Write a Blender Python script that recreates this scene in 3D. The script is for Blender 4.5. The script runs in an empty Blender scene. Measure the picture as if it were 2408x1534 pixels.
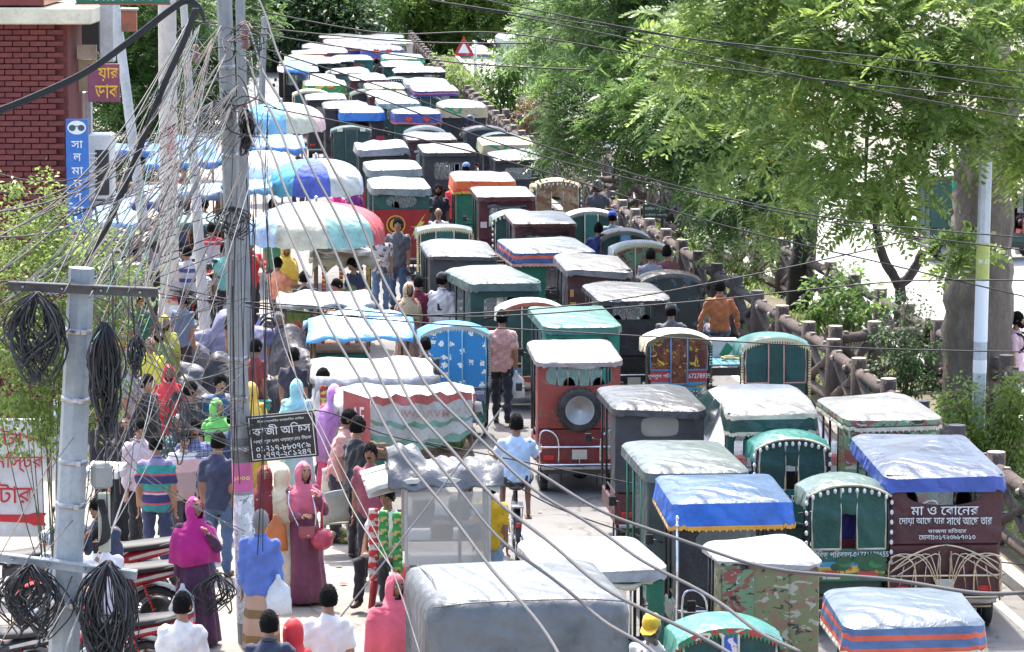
import bpy, math, random
import numpy as np
from mathutils import Vector, Matrix
R = math.radians
random.seed(7); np.random.seed(7)
SC = bpy.context.scene
COL = SC.collection
# ------------------------------------------------------------------ camera
CAM_H, FPX = 8.2, 8200.0
PITCH = math.atan(1057/FPX); K = FPX/5000.0
cd = bpy.data.cameras.new('camera'); cam = bpy.data.objects.new('camera', cd); COL.objects.link(cam)
cam.location = (0, 0, CAM_H); cam.rotation_euler = (R(90)-PITCH, 0, 0)
cd.sensor_width = 36; cd.lens = 36*FPX/2408.0; cd.clip_start = .3; cd.clip_end = 3000
SC.camera = cam
# ------------------------------------------------------------------ sky, sun, exposure
SUN_EL, SUN_AZ = R(64), R(-14)
wd = bpy.data.worlds.new('World'); SC.world = wd; wd.use_nodes = True
nt = wd.node_tree; bg = nt.nodes['Background']
sk = nt.nodes.new('ShaderNodeTexSky'); sk.sky_type = 'NISHITA'; sk.sun_disc = False
sk.sun_elevation = SUN_EL; sk.sun_rotation = SUN_AZ; sk.air_density = 1.0; sk.dust_density = 3.5; sk.ozone_density = 1.0
nt.links.new(sk.outputs[0], bg.inputs[0]); bg.inputs[1].default_value = 0.15
sd = bpy.data.lights.new('sun', 'SUN'); sd.energy = 2.5; sd.angle = R(1.5); sd.color = (1, .955, .88)
sun = bpy.data.objects.new('sun', sd); COL.objects.link(sun)
sdir = Vector((math.sin(SUN_AZ)*math.cos(SUN_EL), math.cos(SUN_AZ)*math.cos(SUN_EL), math.sin(SUN_EL)))
sun.rotation_euler = sdir.to_track_quat('Z', 'Y').to_euler(); sun.location = (0, 0, 60)
vs = SC.view_settings; vs.view_transform = 'Standard'; vs.look = 'None'; vs.gamma = 1; vs.exposure = 1.92
vs.use_curve_mapping = False
SC.cycles.max_bounces = 8; SC.cycles.diffuse_bounces = 3; SC.cycles.glossy_bounces = 2
SC.cycles.transparent_max_bounces = 12; SC.cycles.transmission_bounces = 4
# ------------------------------------------------------------------ where things stand
_s, _c = math.sin(PITCH), math.cos(PITCH)
def ray(px, py):
    u, v = (px-1204)/FPX, -(py-767)/FPX
    return Vector((u, _c+v*_s, -_s+v*_c))
def I(px, py, z=0.0):          # where a sight line meets height z
    d = ray(px, py); t = (z-CAM_H)/d.z
    return Vector((d.x*t, d.y*t, z))
def D(px, py, Y):              # where a sight line meets distance Y
    d = ray(px, py); t = Y/d.y
    return Vector((d.x*t, Y, CAM_H+d.z*t))
def heading(Y):                # the road bends gently away to the west
    return R(5.6 - 1.6*min(1, max(0, (Y-40)/100.0)))
# ------------------------------------------------------------------ mesh helper
class MB:
    def __init__(s): s.v=[]; s.f=[]; s.m=[]; s.sm=[]; s.M=None
    def add(s, vs, fs, mat=0, smooth=False):
        b = len(s.v)
        if s.M is not None: vs = [s.M @ Vector(v) for v in vs]
        s.v += [tuple(v) for v in vs]
        for f in fs:
            s.f.append(tuple(i+b for i in f)); s.m.append(mat); s.sm.append(smooth)
    def box(s, c, d, mat=0, rz=0, bev=0, rx=0, ry=0):
        hx, hy, hz = d[0]/2, d[1]/2, d[2]/2
        rot = Matrix.Rotation(rz,3,'Z') @ Matrix.Rotation(ry,3,'Y') @ Matrix.Rotation(rx,3,'X') if (rz or rx or ry) else None
        c = Vector(c)
        if bev <= 0:
            P = [(-hx,-hy,-hz),(hx,-hy,-hz),(hx,hy,-hz),(-hx,hy,-hz),(-hx,-hy,hz),(hx,-hy,hz),(hx,hy,hz),(-hx,hy,hz)]
            F = [(0,3,2,1),(4,5,6,7),(0,1,5,4),(1,2,6,5),(2,3,7,6),(3,0,4,7)]
        else:
            b = min(bev, hx*.9, hy*.9, hz*.9)
            P = []
            def ringz(z, ax, ay, k): return [(-ax+k,-ay,z),(ax-k,-ay,z),(ax,-ay+k,z),(ax,ay-k,z),(ax-k,ay,z),(-ax+k,ay,z),(-ax,ay-k,z),(-ax,-ay+k,z)]
            P += ringz(-hz, hx-b, hy-b, b*.3) + ringz(-hz+b, hx, hy, b) + ringz(hz-b, hx, hy, b) + ringz(hz, hx-b, hy-b, b*.3)
            F = [tuple(range(7,-1,-1)), tuple(range(24,32))]
            for r in range(3):
                for k in range(8):
                    F.append((r*8+k, r*8+(k+1)%8, r*8+8+(k+1)%8, r*8+8+k))
        vs = [(rot @ Vector(p) if rot else Vector(p)) + c for p in P]
        s.add(vs, F, mat)
    def loft(s, rings, mat=0, closed=True, cap0=False, cap1=False, smooth=True):
        n = len(rings[0]); vs = [p for r in rings for p in r]; F = []
        for i in range(len(rings)-1):
            for k in range(n if closed else n-1):
                F.append((i*n+k, i*n+(k+1)%n, (i+1)*n+(k+1)%n, (i+1)*n+k))
        if cap0: F.append(tuple(range(n-1,-1,-1)))
        if cap1: F.append(tuple((len(rings)-1)*n+k for k in range(n)))
        s.add(vs, F, mat, smooth)
    def tube(s, pts, r, n=6, mat=0, caps=True, smooth=True, flat=1.0):
        pts = [Vector(p) for p in pts]
        rr = r if isinstance(r, (list, tuple)) else [r]*len(pts)
        rings = []; prev = None
        for i, p in enumerate(pts):
            t = (pts[min(i+1, len(pts)-1)] - pts[max(i-1, 0)])
            if t.length < 1e-9: t = Vector((0,0,1))
            t.normalize()
            if prev is None:
                a = Vector((0,0,1)) if abs(t.z) < .9 else Vector((0,1,0))
                nx = t.cross(a).normalized()
            else:
                nx = prev - t*prev.dot(t)
                nx = nx.normalized() if nx.length > 1e-6 else t.orthogonal().normalized()
            prev = nx; ny = t.cross(nx)
            rings.append([p + (nx*math.cos(2*math.pi*k/n) + ny*math.sin(2*math.pi*k/n)*flat)*rr[i] for k in range(n)])
        s.loft(rings, mat, True, caps, caps, smooth)
    def sph(s, c, r, nu=10, nv=7, mat=0, rot=None):
        if not isinstance(r, (tuple, list)): r = (r, r, r)
        c = Vector(c); rings = []
        for i in range(nv+1):
            a = math.pi*(.02+.96*i/nv) - math.pi/2
            ring = [Vector((r[0]*math.cos(a)*math.cos(2*math.pi*k/nu), r[1]*math.cos(a)*math.sin(2*math.pi*k/nu), r[2]*math.sin(a))) for k in range(nu)]
            rings.append([c + (rot @ p if rot else p) for p in ring])
        s.loft(rings, mat, True, True, True)
    def quad(s, a, b, c, d, mat=0): s.add([a,b,c,d], [(0,1,2,3)], mat)
    def poly(s, pts, mat=0): s.add(pts, [tuple(range(len(pts)))], mat)
    def disc(s, c, r, y=None, n=14, mat=0, sx=1.0):    # a flat disc facing -y
        s.poly([(c[0]+r*sx*math.cos(2*math.pi*k/n), c[1], c[2]+r*math.sin(2*math.pi*k/n)) for k in range(n)], mat)
    def lathe_x(s, c, prof, n=18, mat=0, caps=True):              # profile of (offset along x, radius)
        rings = [[(c[0]+x, c[1]+r*math.cos(2*math.pi*k/n), c[2]+r*math.sin(2*math.pi*k/n)) for k in range(n)] for x, r in prof]
        s.loft(rings, mat, True, caps, caps)
    def mesh(s, name, mats):
        me = bpy.data.meshes.new(name); me.from_pydata(s.v, [], s.f)
        for m in (mats if isinstance(mats, (list, tuple)) else [mats]): me.materials.append(m)
        me.polygons.foreach_set('material_index', s.m); me.polygons.foreach_set('use_smooth', s.sm)
        me.update(); return me
    def build(s, name, mats, parent=None, **kw):
        return link(name, s.mesh(name, mats), parent, **kw)
def link(name, me, parent=None, label=None, cat=None, group=None, kind=None, loc=None, rot=None, scale=None):
    o = bpy.data.objects.new(name, me); COL.objects.link(o)
    if parent: o.parent = parent
    if loc is not None: o.location = loc
    if rot is not None: o.rotation_euler = rot
    if scale is not None: o.scale = scale
    if label: o['label'] = label
    if cat: o['category'] = cat
    if group: o['group'] = group
    if kind: o['kind'] = kind
    return o
def thing(name, label, cat, loc=(0,0,0), rz=0, group=None):
    o = link(name, None, None, label, cat, group, loc=loc, rot=(0,0,rz)); o.empty_display_size = .2
    return o
def mesh_np(name, V, F, mats, smooth=False):            # V (n,3), F (m,4) quads
    me = bpy.data.meshes.new(name); nv, nf = len(V), len(F)
    me.vertices.add(nv); me.vertices.foreach_set('co', np.asarray(V, dtype=np.float32).ravel())
    me.loops.add(nf*4); me.loops.foreach_set('vertex_index', np.asarray(F, dtype=np.int32).ravel())
    me.polygons.add(nf); me.polygons.foreach_set('loop_start', np.arange(0, nf*4, 4, dtype=np.int32))
    try: me.polygons.foreach_set('loop_total', np.full(nf, 4, dtype=np.int32))
    except Exception: pass
    if smooth: me.polygons.foreach_set('use_smooth', np.ones(nf, dtype=bool))
    for m in (mats if isinstance(mats, (list, tuple)) else [mats]): me.materials.append(m)
    me.update(calc_edges=True); me.validate(); return me
def catmull(P, n=8):
    P = [Vector(p) for p in P]; out = []
    for i in range(len(P)-1):
        p0, p1, p2, p3 = P[max(i-1,0)], P[i], P[i+1], P[min(i+2, len(P)-1)]
        for k in range(n):
            t = k/n
            out.append(.5*((2*p1) + (p2-p0)*t + (2*p0-5*p1+4*p2-p3)*t*t + (3*p1-p0-3*p2+p3)*t**3))
    out.append(P[-1]); return out
def rr(w, l, r, n=8, cx=0, cy=0):      # rounded rectangle outline in x,y
    out = []
    for q, (sx, sy) in enumerate(((1,1),(-1,1),(-1,-1),(1,-1))):
        for k in range(n):
            a = math.pi/2*(q + k/(n-1))
            out.append((cx+sx*(w/2-r)+r*math.cos(a), cy+sy*(l/2-r)+r*math.sin(a)))
    return out
# ------------------------------------------------------------------ materials
_mc = {}
def _new(name):
    m = bpy.data.materials.new(name); m.use_nodes = True
    nt = m.node_tree; b = nt.nodes['Principled BSDF']
    return m, nt, b
def N(nt, t, **kw):
    n = nt.nodes.new(t)
    for k, v in kw.items(): setattr(n, k, v)
    return n
def ramp(nt, fac, stops, mode='LINEAR'):
    r = N(nt, 'ShaderNodeValToRGB'); r.color_ramp.interpolation = mode
    e = r.color_ramp.elements
    while len(e) < len(stops): e.new(.5)
    for el, (p, c) in zip(e, stops): el.position = p; el.color = (*c, 1) if len(c) == 3 else c
    nt.links.new(fac, r.inputs[0]); return r.outputs[0]
def noise(nt, vec, scale, detail=3, rough=.55, dist=0):
    n = N(nt, 'ShaderNodeTexNoise'); n.inputs['Scale'].default_value = scale; n.inputs['Detail'].default_value = detail
    n.inputs['Roughness'].default_value = rough; n.inputs['Distortion'].default_value = dist
    nt.links.new(vec, n.inputs['Vector']); return n.outputs['Fac']
def mixc(nt, fac, a, b, mode='MIX'):
    m = N(nt, 'ShaderNodeMix', data_type='RGBA', blend_type=mode)
    for sock, val in ((m.inputs[0], fac), (m.inputs[6], a), (m.inputs[7], b)):
        if hasattr(val, 'links') or isinstance(val, bpy.types.NodeSocket): nt.links.new(val, sock)
        elif isinstance(val, (int, float)): sock.default_value = val
        else: sock.default_value = (*val, 1) if len(val) == 3 else val
    return m.outputs[2]
def bump(nt, b, h, strength=.3, dist=.02):
    n = N(nt, 'ShaderNodeBump'); n.inputs['Strength'].default_value = strength; n.inputs['Distance'].default_value = dist
    nt.links.new(h, n.inputs['Height']); nt.links.new(n.outputs[0], b.inputs['Normal'])
def objco(nt):
    t = N(nt, 'ShaderNodeTexCoord'); return t.outputs['Object']
def mat(kind, c=(.5,.5,.5), rough=None, **kw):
    key = (kind, tuple(round(x,4) for x in c), rough, tuple(sorted((k, str(v)) for k, v in kw.items())))
    if key in _mc: return _mc[key]
    m, nt, b = _new(kind); L = nt.links; co = objco(nt); P = b.inputs
    dk = tuple(x*.72 for x in c); lt = tuple(min(1, x*1.15+.01) for x in c)
    if kind == 'plain':
        P['Base Color'].default_value = (*c, 1); P['Roughness'].default_value = rough or .55
    elif kind in ('cloth', 'tarp', 'canvas'):
        n1 = noise(nt, co, 2.2, 4, .6); n2 = noise(nt, co, 9 if kind != 'cloth' else 14, 4, .6, 1.2)
        base = ramp(nt, n1, [(.3, dk if kind == 'cloth' else tuple(x*.55 for x in c)), (.5, c), (.72, lt)])
        if kind != 'cloth':
            n3 = noise(nt, co, 30, 3, .7)
            base = mixc(nt, ramp(nt, n3, [(.5,(0,0,0)),(.75,(.4,.4,.4))]), base, tuple(x*.4+.06 for x in c)); base = mixc(nt, ramp(nt, noise(nt, co, 1.1, 5, .7, 1.5), [(.55,(0,0,0)),(.68,(.45,.45,.45))]), base, tuple(x*.45+.03 for x in c))
        L.new(base, P['Base Color']); P['Roughness'].default_value = rough or {'cloth': .85, 'tarp': .36, 'canvas': .6}[kind]
        w = N(nt, 'ShaderNodeTexWave', wave_type='BANDS', bands_direction='DIAGONAL'); w.inputs['Scale'].default_value = 1.6 if kind != 'cloth' else 3.5
        w.inputs['Distortion'].default_value = 9; w.inputs['Detail'].default_value = 3; w.inputs['Detail Scale'].default_value = 1.3; L.new(co, w.inputs['Vector'])
        ad = N(nt, 'ShaderNodeMath', operation='ADD'); L.new(w.outputs['Fac'], ad.inputs[0]); L.new(n2, ad.inputs[1])
        bump(nt, b, ad.outputs[0], .55 if kind != 'cloth' else .5, .022 if kind != 'cloth' else .014)
        if kind == 'cloth': P['Sheen Weight'].default_value = .15
    elif kind == 'paint':
        n1 = noise(nt, co, 3.5, 5, .65); n2 = noise(nt, co, 22, 4, .7)
        base = ramp(nt, n1, [(.32, dk), (.65, c)])
        g = kw.get('grime', .45)
        base = mixc(nt, ramp(nt, n2, [(.5,(0,0,0)),(.8,(g,g,g))]), base, (.16,.13,.10))
        L.new(base, P['Base Color']); P['Roughness'].default_value = rough or .38
        bump(nt, b, n2, .12, .004)
    elif kind == 'wornpaint':
        n1 = noise(nt, co, 5, 6, .7, .4); n2 = noise(nt, co, 2.0, 3)
        base = ramp(nt, n1, [(.0, kw.get('c2',(.02,.25,.2))), (.40, kw.get('c2',(.02,.25,.2))), (.42, c), (.56, dk), (.60, (.09,.07,.07)), (1, (.12,.1,.09))])
        base = mixc(nt, ramp(nt, n2, [(.4,(.15,.15,.15)),(.6,(.8,.8,.8))]), c, base)
        L.new(base, P['Base Color']); P['Roughness'].default_value = .6; bump(nt, b, n1, .2, .006)
    elif kind == 'metal':
        n1 = noise(nt, co, 12, 4); L.new(ramp(nt, n1, [(.3, dk), (.7, lt)]), P['Base Color'])
        P['Metallic'].default_value = 1; P['Roughness'].default_value = rough or .28
    elif kind == 'rubber':
        n1 = noise(nt, co, 8, 4); L.new(ramp(nt, n1, [(.35, (.014,.014,.014)), (.75, (.06,.055,.05))]), P['Base Color']); P['Roughness'].default_value = .85
    elif kind == 'glass':
        P['Base Color'].default_value = (*c, 1); P['Roughness'].default_value = rough or .06; P['Alpha'].default_value = kw.get('alpha', .35)
        P['Specular IOR Level'].default_value = .8
    elif kind == 'stripes':       # bands along z given as (height, colour)
        sx = N(nt, 'ShaderNodeSeparateXYZ'); L.new(co, sx.inputs[0]); bs = kw['bands']
        mr = N(nt, 'ShaderNodeMapRange'); mr.inputs[1].default_value = kw.get('z0', .8); mr.inputs[2].default_value = kw.get('z1', 1.5)
        L.new(sx.outputs[kw.get('axis', 2)], mr.inputs[0])
        base = ramp(nt, mr.outputs[0], bs, 'CONSTANT'); L.new(base, P['Base Color']); P['Roughness'].default_value = .85
        bump(nt, b, noise(nt, co, 14, 4, .6, 1.2), .5, .014)
    elif kind == 'plaid':
        outs = []
        for ax, sc in (('X', 7), ('Z', 7)):
            w = N(nt, 'ShaderNodeTexWave', wave_type='BANDS', bands_direction=ax); w.inputs['Scale'].default_value = kw.get('sc', sc); L.new(co, w.inputs['Vector'])
            outs.append(ramp(nt, w.outputs['Fac'], [(.0, c), (.55, c), (.62, kw['c2']), (.8, kw['c2']), (.86, c)], 'CONSTANT'))
        base = mixc(nt, .5, outs[0], outs[1]); L.new(base, P['Base Color']); P['Roughness'].default_value = .85
        bump(nt, b, noise(nt, co, 14, 4, .6, 1.2), .5, .014)
    elif kind == 'print':         # blotches of several colours over a ground: camouflage, leaf or figure prints
        vv = N(nt, 'ShaderNodeMapping'); L.new(co, vv.inputs[0]); vv.inputs['Scale'].default_value = kw.get('stretch', (1,1,1.6))
        base = c
        for k, (cc, sc, th) in enumerate(kw['layers']):
            vo = N(nt, 'ShaderNodeVectorMath', operation='ADD'); vo.inputs[1].default_value = (k*3.7, k*1.9, k*5.3); L.new(vv.outputs[0], vo.inputs[0])
            f = noise(nt, vo.outputs[0], sc, kw.get('det', 3), .55, kw.get('dist', .6))
            base = mixc(nt, ramp(nt, f, [(th, (0,0,0)), (th+.012, (1,1,1))]), base, cc)
        L.new(base, P['Base Color']); P['Roughness'].default_value = rough or .65
        bump(nt, b, noise(nt, co, 10, 4, .6, 1.2), .35, .012)
    elif kind == 'floral':        # round flowers scattered on a ground colour
        mp = N(nt, 'ShaderNodeMapping'); mp.inputs['Rotation'].default_value = (R(90),0,0); L.new(co, mp.inputs[0]); vo = N(nt, 'ShaderNodeTexVoronoi', feature='F1', voronoi_dimensions='2D'); vo.inputs['Scale'].default_value = kw.get('sc', 9); L.new(mp.outputs[0], vo.inputs['Vector'])
        v2 = N(nt, 'ShaderNodeTexVoronoi', feature='F1', voronoi_dimensions='2D'); v2.inputs['Scale'].default_value = kw.get('sc', 9)*4; L.new(mp.outputs[0], v2.inputs['Vector'])
        ad = N(nt, 'ShaderNodeMath', operation='MULTIPLY_ADD'); L.new(v2.outputs['Distance'], ad.inputs[0]); ad.inputs[1].default_value = .35; L.new(vo.outputs['Distance'], ad.inputs[2])
        f = ramp(nt, ad.outputs[0], [(0,(.9,.6,.1)),(.17,(.9,.6,.1)),(.19,kw.get('c2',(.85,.85,.8))),(.36,kw.get('c2',(.85,.85,.8))),(.38,c)], 'CONSTANT')
        sel = ramp(nt, vo.outputs['Color'], [(.0,(0,0,0)),(.45,(1,1,1))], 'CONSTANT')
        L.new(mixc(nt, sel, c, f), P['Base Color']); P['Roughness'].default_value = .5
        bump(nt, b, noise(nt, co, 8, 4, .6, 1.2), .3, .012)
    elif kind == 'concrete':
        n1 = noise(nt, co, 1.3, 6, .65); n2 = noise(nt, co, 18, 5, .7); n3 = noise(nt, co, 60, 2)
        base = ramp(nt, n1, [(.3, dk), (.68, lt)])
        base = mixc(nt, ramp(nt, n2, [(.48,(0,0,0)),(.8,(.55,.55,.55))]), base, tuple(x*.45 for x in c))
        L.new(base, P['Base Color']); P['Roughness'].default_value = rough or .85; bump(nt, b, n3, .25, .006)
    elif kind == 'bark':
        mp = N(nt, 'ShaderNodeMapping'); mp.inputs['Scale'].default_value = (1, 1, .35); L.new(co, mp.inputs[0])
        n1 = noise(nt, mp.outputs[0], 3, 6, .7, .5); n2 = noise(nt, mp.outputs[0], 16, 5, .75)
        base = ramp(nt, n1, [(.28, tuple(x*.5 for x in c)), (.55, c), (.74, tuple(x*1.35 for x in c))])
        base = mixc(nt, ramp(nt, n2, [(.45,(0,0,0)),(.75,(.7,.7,.7))]), base, tuple(x*.4 for x in c))
        L.new(base, P['Base Color']); P['Roughness'].default_value = .95; bump(nt, b, n2, .9, .06)
    elif kind == 'leaf':
        ge = N(nt, 'ShaderNodeNewGeometry'); c2 = kw.get('c2', lt)
        n1 = noise(nt, co, .8, 2)
        f = N(nt, 'ShaderNodeMath', operation='MULTIPLY_ADD'); L.new(ge.outputs['Random Per Island'], f.inputs[0]); f.inputs[1].default_value = .75
        sb = N(nt, 'ShaderNodeMath', operation='MULTIPLY_ADD'); L.new(n1, sb.inputs[0]); sb.inputs[1].default_value = 1.0; sb.inputs[2].default_value = -.4
        L.new(sb.outputs[0], f.inputs[2])
        base = ramp(nt, f.outputs[0], [(.05, dk), (.4, c), (.85, c2), (.985, c2), (1.0, kw.get('c3', c2))])
        L.new(base, P['Base Color']); P['Roughness'].default_value = rough or .42; P['Specular IOR Level'].default_value = .4
        tr = N(nt, 'ShaderNodeBsdfTranslucent'); hs = N(nt, 'ShaderNodeHueSaturation'); hs.inputs['Value'].default_value = 1.9; hs.inputs['Saturation'].default_value = .95
        hs.inputs['Hue'].default_value = .485; L.new(base, hs.inputs['Color']); L.new(hs.outputs[0], tr.inputs[0])
        mx = N(nt, 'ShaderNodeMixShader'); mx.inputs[0].default_value = .45
        L.new(b.outputs[0], mx.inputs[1]); L.new(tr.outputs[0], mx.inputs[2]); L.new(mx.outputs[0], nt.nodes['Material Output'].inputs[0])
    elif kind == 'skin':
        n1 = noise(nt, co, 9, 3); L.new(ramp(nt, n1, [(.3, tuple(x*.85 for x in c)), (.7, lt)]), P['Base Color']); P['Roughness'].default_value = .48
        P['Subsurface Weight'].default_value = .08; P['Subsurface Radius'].default_value = (.02,.008,.004)
    elif kind == 'ground':
        n1 = noise(nt, co, .22, 6, .6); n2 = noise(nt, co, 2.6, 6, .7); n3 = noise(nt, co, 45, 3, .7)
        base = ramp(nt, n1, [(.3, dk), (.7, lt)])
        base = mixc(nt, ramp(nt, n2, [(.5,(0,0,0)),(.78,(.6,.6,.6))]), base, tuple(x*.55 for x in c))
        base = mixc(nt, ramp(nt, n3, [(.6,(0,0,0)),(.8,(.4,.4,.4))]), base, tuple(min(1,x*1.5) for x in c))
        vo = N(nt, 'ShaderNodeTexVoronoi', feature='DISTANCE_TO_EDGE'); vo.inputs['Scale'].default_value = .45; vo.inputs['Randomness'].default_value = 1
        wv = N(nt, 'ShaderNodeVectorMath', operation='ADD'); L.new(co, wv.inputs[0]); nn = N(nt, 'ShaderNodeTexNoise'); nn.inputs['Scale'].default_value = 1.3; nn.inputs['Detail'].default_value = 5; L.new(co, nn.inputs['Vector']); L.new(nn.outputs['Color'], wv.inputs[1]); L.new(wv.outputs[0], vo.inputs['Vector'])
        base = mixc(nt, ramp(nt, vo.outputs['Distance'], [(0,(.7,.7,.7)),(.012,(0,0,0))]), base, tuple(x*.3 for x in c))
        base = mixc(nt, ramp(nt, noise(nt, co, .75, 5, .7, .8), [(.56,(0,0,0)),(.7,(.6,.6,.6))]), base, tuple(x*.45 for x in c))
        L.new(base, P['Base Color']); P['Roughness'].default_value = .9; bump(nt, b, n3, .35, .01)
    _mc[key] = m; return m
CHROME = mat('metal', (.75,.75,.76), .18); STEEL = mat('metal', (.4,.4,.42), .4); RUBBER = mat('rubber')
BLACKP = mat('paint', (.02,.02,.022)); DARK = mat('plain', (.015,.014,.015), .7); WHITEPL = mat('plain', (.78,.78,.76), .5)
def text(s, parent, x, z, y, w, h, m, tilt=0, name='lettering', face=-1):
    """flat lettering fitted to w by h, centred on x,z, facing local -y"""
    cu = bpy.data.curves.new('t', 'FONT'); cu.body = ben(s); cu.align_x = 'CENTER'; cu.extrude = .01; cu.resolution_u = 2
    cu.offset = .006
    o = bpy.data.objects.new('t', cu); COL.objects.link(o)
    dg = bpy.context.evaluated_depsgraph_get(); me = bpy.data.meshes.new_from_object(o.evaluated_get(dg)); bpy.data.objects.remove(o)
    if not len(me.vertices): return None
    co = np.empty(len(me.vertices)*3, dtype=np.float32); me.vertices.foreach_get('co', co); co = co.reshape(-1, 3)
    lo, hi = co.min(0), co.max(0); sx, sz = w/max(1e-5, hi[0]-lo[0]), h/max(1e-5, hi[1]-lo[1])
    out = np.empty_like(co); out[:,0] = (co[:,0]-(lo[0]+hi[0])/2)*sx; out[:,2] = (co[:,1]-(lo[1]+hi[1])/2)*sz
    out[:,1] = (-co[:,2])*.25
    if tilt: out[:,2] += out[:,0]*tilt
    me.vertices.foreach_set('co', out.ravel()); me.materials.clear(); me.materials.append(m)
    me.polygons.foreach_set('material_index', np.zeros(len(me.polygons), dtype=np.int32)); me.update()
    me.name = name
    return link(name, me, parent, loc=(x, y, z), rot=(0,0,0) if face < 0 else (0,0,math.pi))
def ben(s):
    """put the vowel signs that stand before a consonant in front of it, since text objects do not reorder"""
    out = []
    for ch in s:
        if ch in '\u09bf\u09c7\u09c8' and out:
            k = len(out)-1
            while k >= 2 and out[k-1] == '\u09cd': k -= 2
            out.insert(k, ch)
        elif ch in '\u09cb\u09cc' and out:
            k = len(out)-1
            while k >= 2 and out[k-1] == '\u09cd': k -= 2
            out.insert(k, '\u09c7'); out.append('\u09be' if ch == '\u09cb' else '\u09d7')
        else: out.append(ch)
    return ''.join(out)
# ================================================================== foliage
def _unit(a): return a/np.maximum(1e-9, np.linalg.norm(a, axis=-1, keepdims=True))
def fronds(P, Dv, L, n=8, ll=.09, lw=.026, droop=.35, rng=None):
    """feathered leaves: every leaflet a small face along a drooping stalk"""
    m = len(P); up = _unit(np.array([0,0,1.0]) + rng.normal(0, .45, (m,3)))
    d = _unit(Dv); s = _unit(np.cross(d, up)); nr = np.cross(s, d)
    L = np.broadcast_to(np.asarray(L, float), (m,))
    t = (np.arange(n)+.6)/n; prof = np.sin(np.pi*(.12+.8*t))**.7
    side = np.array([1.0, -1.0])
    q = P[:,None,:] + d[:,None,:]*(L[:,None,None]*t[None,:,None])
    q[:,:,2] -= droop*L[:,None]*t[None,:]**2
    q = np.repeat(q[:,:,None,:], 2, axis=2)
    ld = _unit(s[:,None,None,:]*side[None,None,:,None] + d[:,None,None,:]*.5 - nr[:,None,None,:]*.22 + rng.normal(0,.12,(m,n,2,3)))
    ln = ll*prof[None,:,None,None]*(L/np.mean(L))[:,None,None,None]
    dd = d[:,None,None,:]*lw*(L/np.mean(L))[:,None,None,None]
    b = q; tip = q+ld*ln; m1 = q+ld*ln*.45+dd; m2 = q+ld*ln*.45-dd*.8
    V = np.stack([b, m1, tip, m2], axis=3).reshape(-1, 3)
    return V
def simple_leaves(P, Dv, ll, lw, rng):
    m = len(P); d = _unit(Dv); up = _unit(np.array([0,0,1.0]) + rng.normal(0,.5,(m,3))); s = _unit(np.cross(d, up))
    l = (ll*rng.uniform(.7,1.25,m))[:,None]; w = lw*rng.uniform(.8,1.2,m)[:,None]
    tip = P+d*l; tip[:,2] -= (l[:,0]*.25); mid = P+d*l*.5
    return np.stack([P, mid+s*w, tip, mid-s*w], axis=1).reshape(-1,3)
def crown(name, blobs, m, parent, kind='frond', per=60, k=9, seed=1, L=.34, n=8, ll=.1, lw=.03, droop=.35, shell=.5, flat=.75, spray=.22):
    rng = np.random.default_rng(seed); VV = []
    for c, r in blobs:
        c = np.array(c, float); q = max(6, int(per*r*r))
        u = _unit(rng.normal(0,1,(q,3))); rad = rng.uniform(shell**3,1,q)**(1/3.)*r*rng.uniform(.8,1.15,q)
        tip = c + u*rad[:,None]*np.array([1,1,flat])
        P = np.repeat(tip, k, axis=0) + rng.normal(0, spray*.35, (q*k,3)); U = np.repeat(u, k, axis=0)
        dv = rng.normal(0,1,(q*k,3)); dv[:,2] *= .45; dv = _unit(dv)*.9 + U*.75; dv[:,2] += rng.normal(.05,.25,q*k)
        if kind == 'frond': VV.append(fronds(P, dv, L*rng.uniform(.65,1.25,q*k), n, ll, lw, droop, rng))
        else: VV.append(simple_leaves(P + _unit(dv)*rng.uniform(0,spray,q*k)[:,None], dv+np.array([0,0,-.2]), ll, lw, rng))
    V = np.concatenate(VV); F = np.arange(len(V)).reshape(-1,4)
    return link(name, mesh_np(name, V, F, m), parent)
def limb(mb, pts, r0, r1, n=8):
    P = catmull(pts, 6); k = len(P); rn = random.Random(len(mb.v))
    mb.tube([p + Vector((rn.uniform(-1,1), rn.uniform(-1,1), 0))*r0*.08 for p in P], [(r0+(r1-r0)*i/(k-1))*rn.uniform(.93,1.07) for i in range(k)], n)
LEAF_RAIN = mat('leaf', (.105,.18,.04), c2=(.22,.31,.07), c3=(.5,.3,.03))
LEAF_NEEM = mat('leaf', (.065,.13,.035), c2=(.13,.22,.055))
LEAF_DARK = mat('leaf', (.02,.05,.018), c2=(.045,.09,.025))
LEAF_BRIGHT = mat('leaf', (.10,.175,.035), c2=(.19,.28,.06))
LEAF_MANGO = mat('leaf', (.06,.13,.025), c2=(.13,.23,.035))
LEAF_SHRUB = mat('leaf', (.035,.085,.03), c2=(.06,.13,.035))
BARK = mat('bark', (.2,.165,.14)); BARK_DK = mat('bark', (.05,.04,.035)); BARK_BR = mat('bark', (.1,.075,.055))
def tree(name, label, trunk, limbs, blobs, leafm, bark, cat='tree', group=None, **kw):
    t = thing(name, label, cat, trunk[0][0] if isinstance(trunk[0], tuple) and len(trunk[0])==2 else trunk[0], group=group)
    o = Vector(t.location); mb = MB(); pts, r0, r1 = limbs[0]
    for pts, r0, r1 in limbs: limb(mb, [Vector(p)-o for p in pts], r0, r1, 10 if r0 > .2 else 7)
    mb.build('trunk', bark, t)
    crown('crown', [(Vector(c)-o, r) for c, r in blobs], leafm, t, **kw)
    return t
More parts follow.
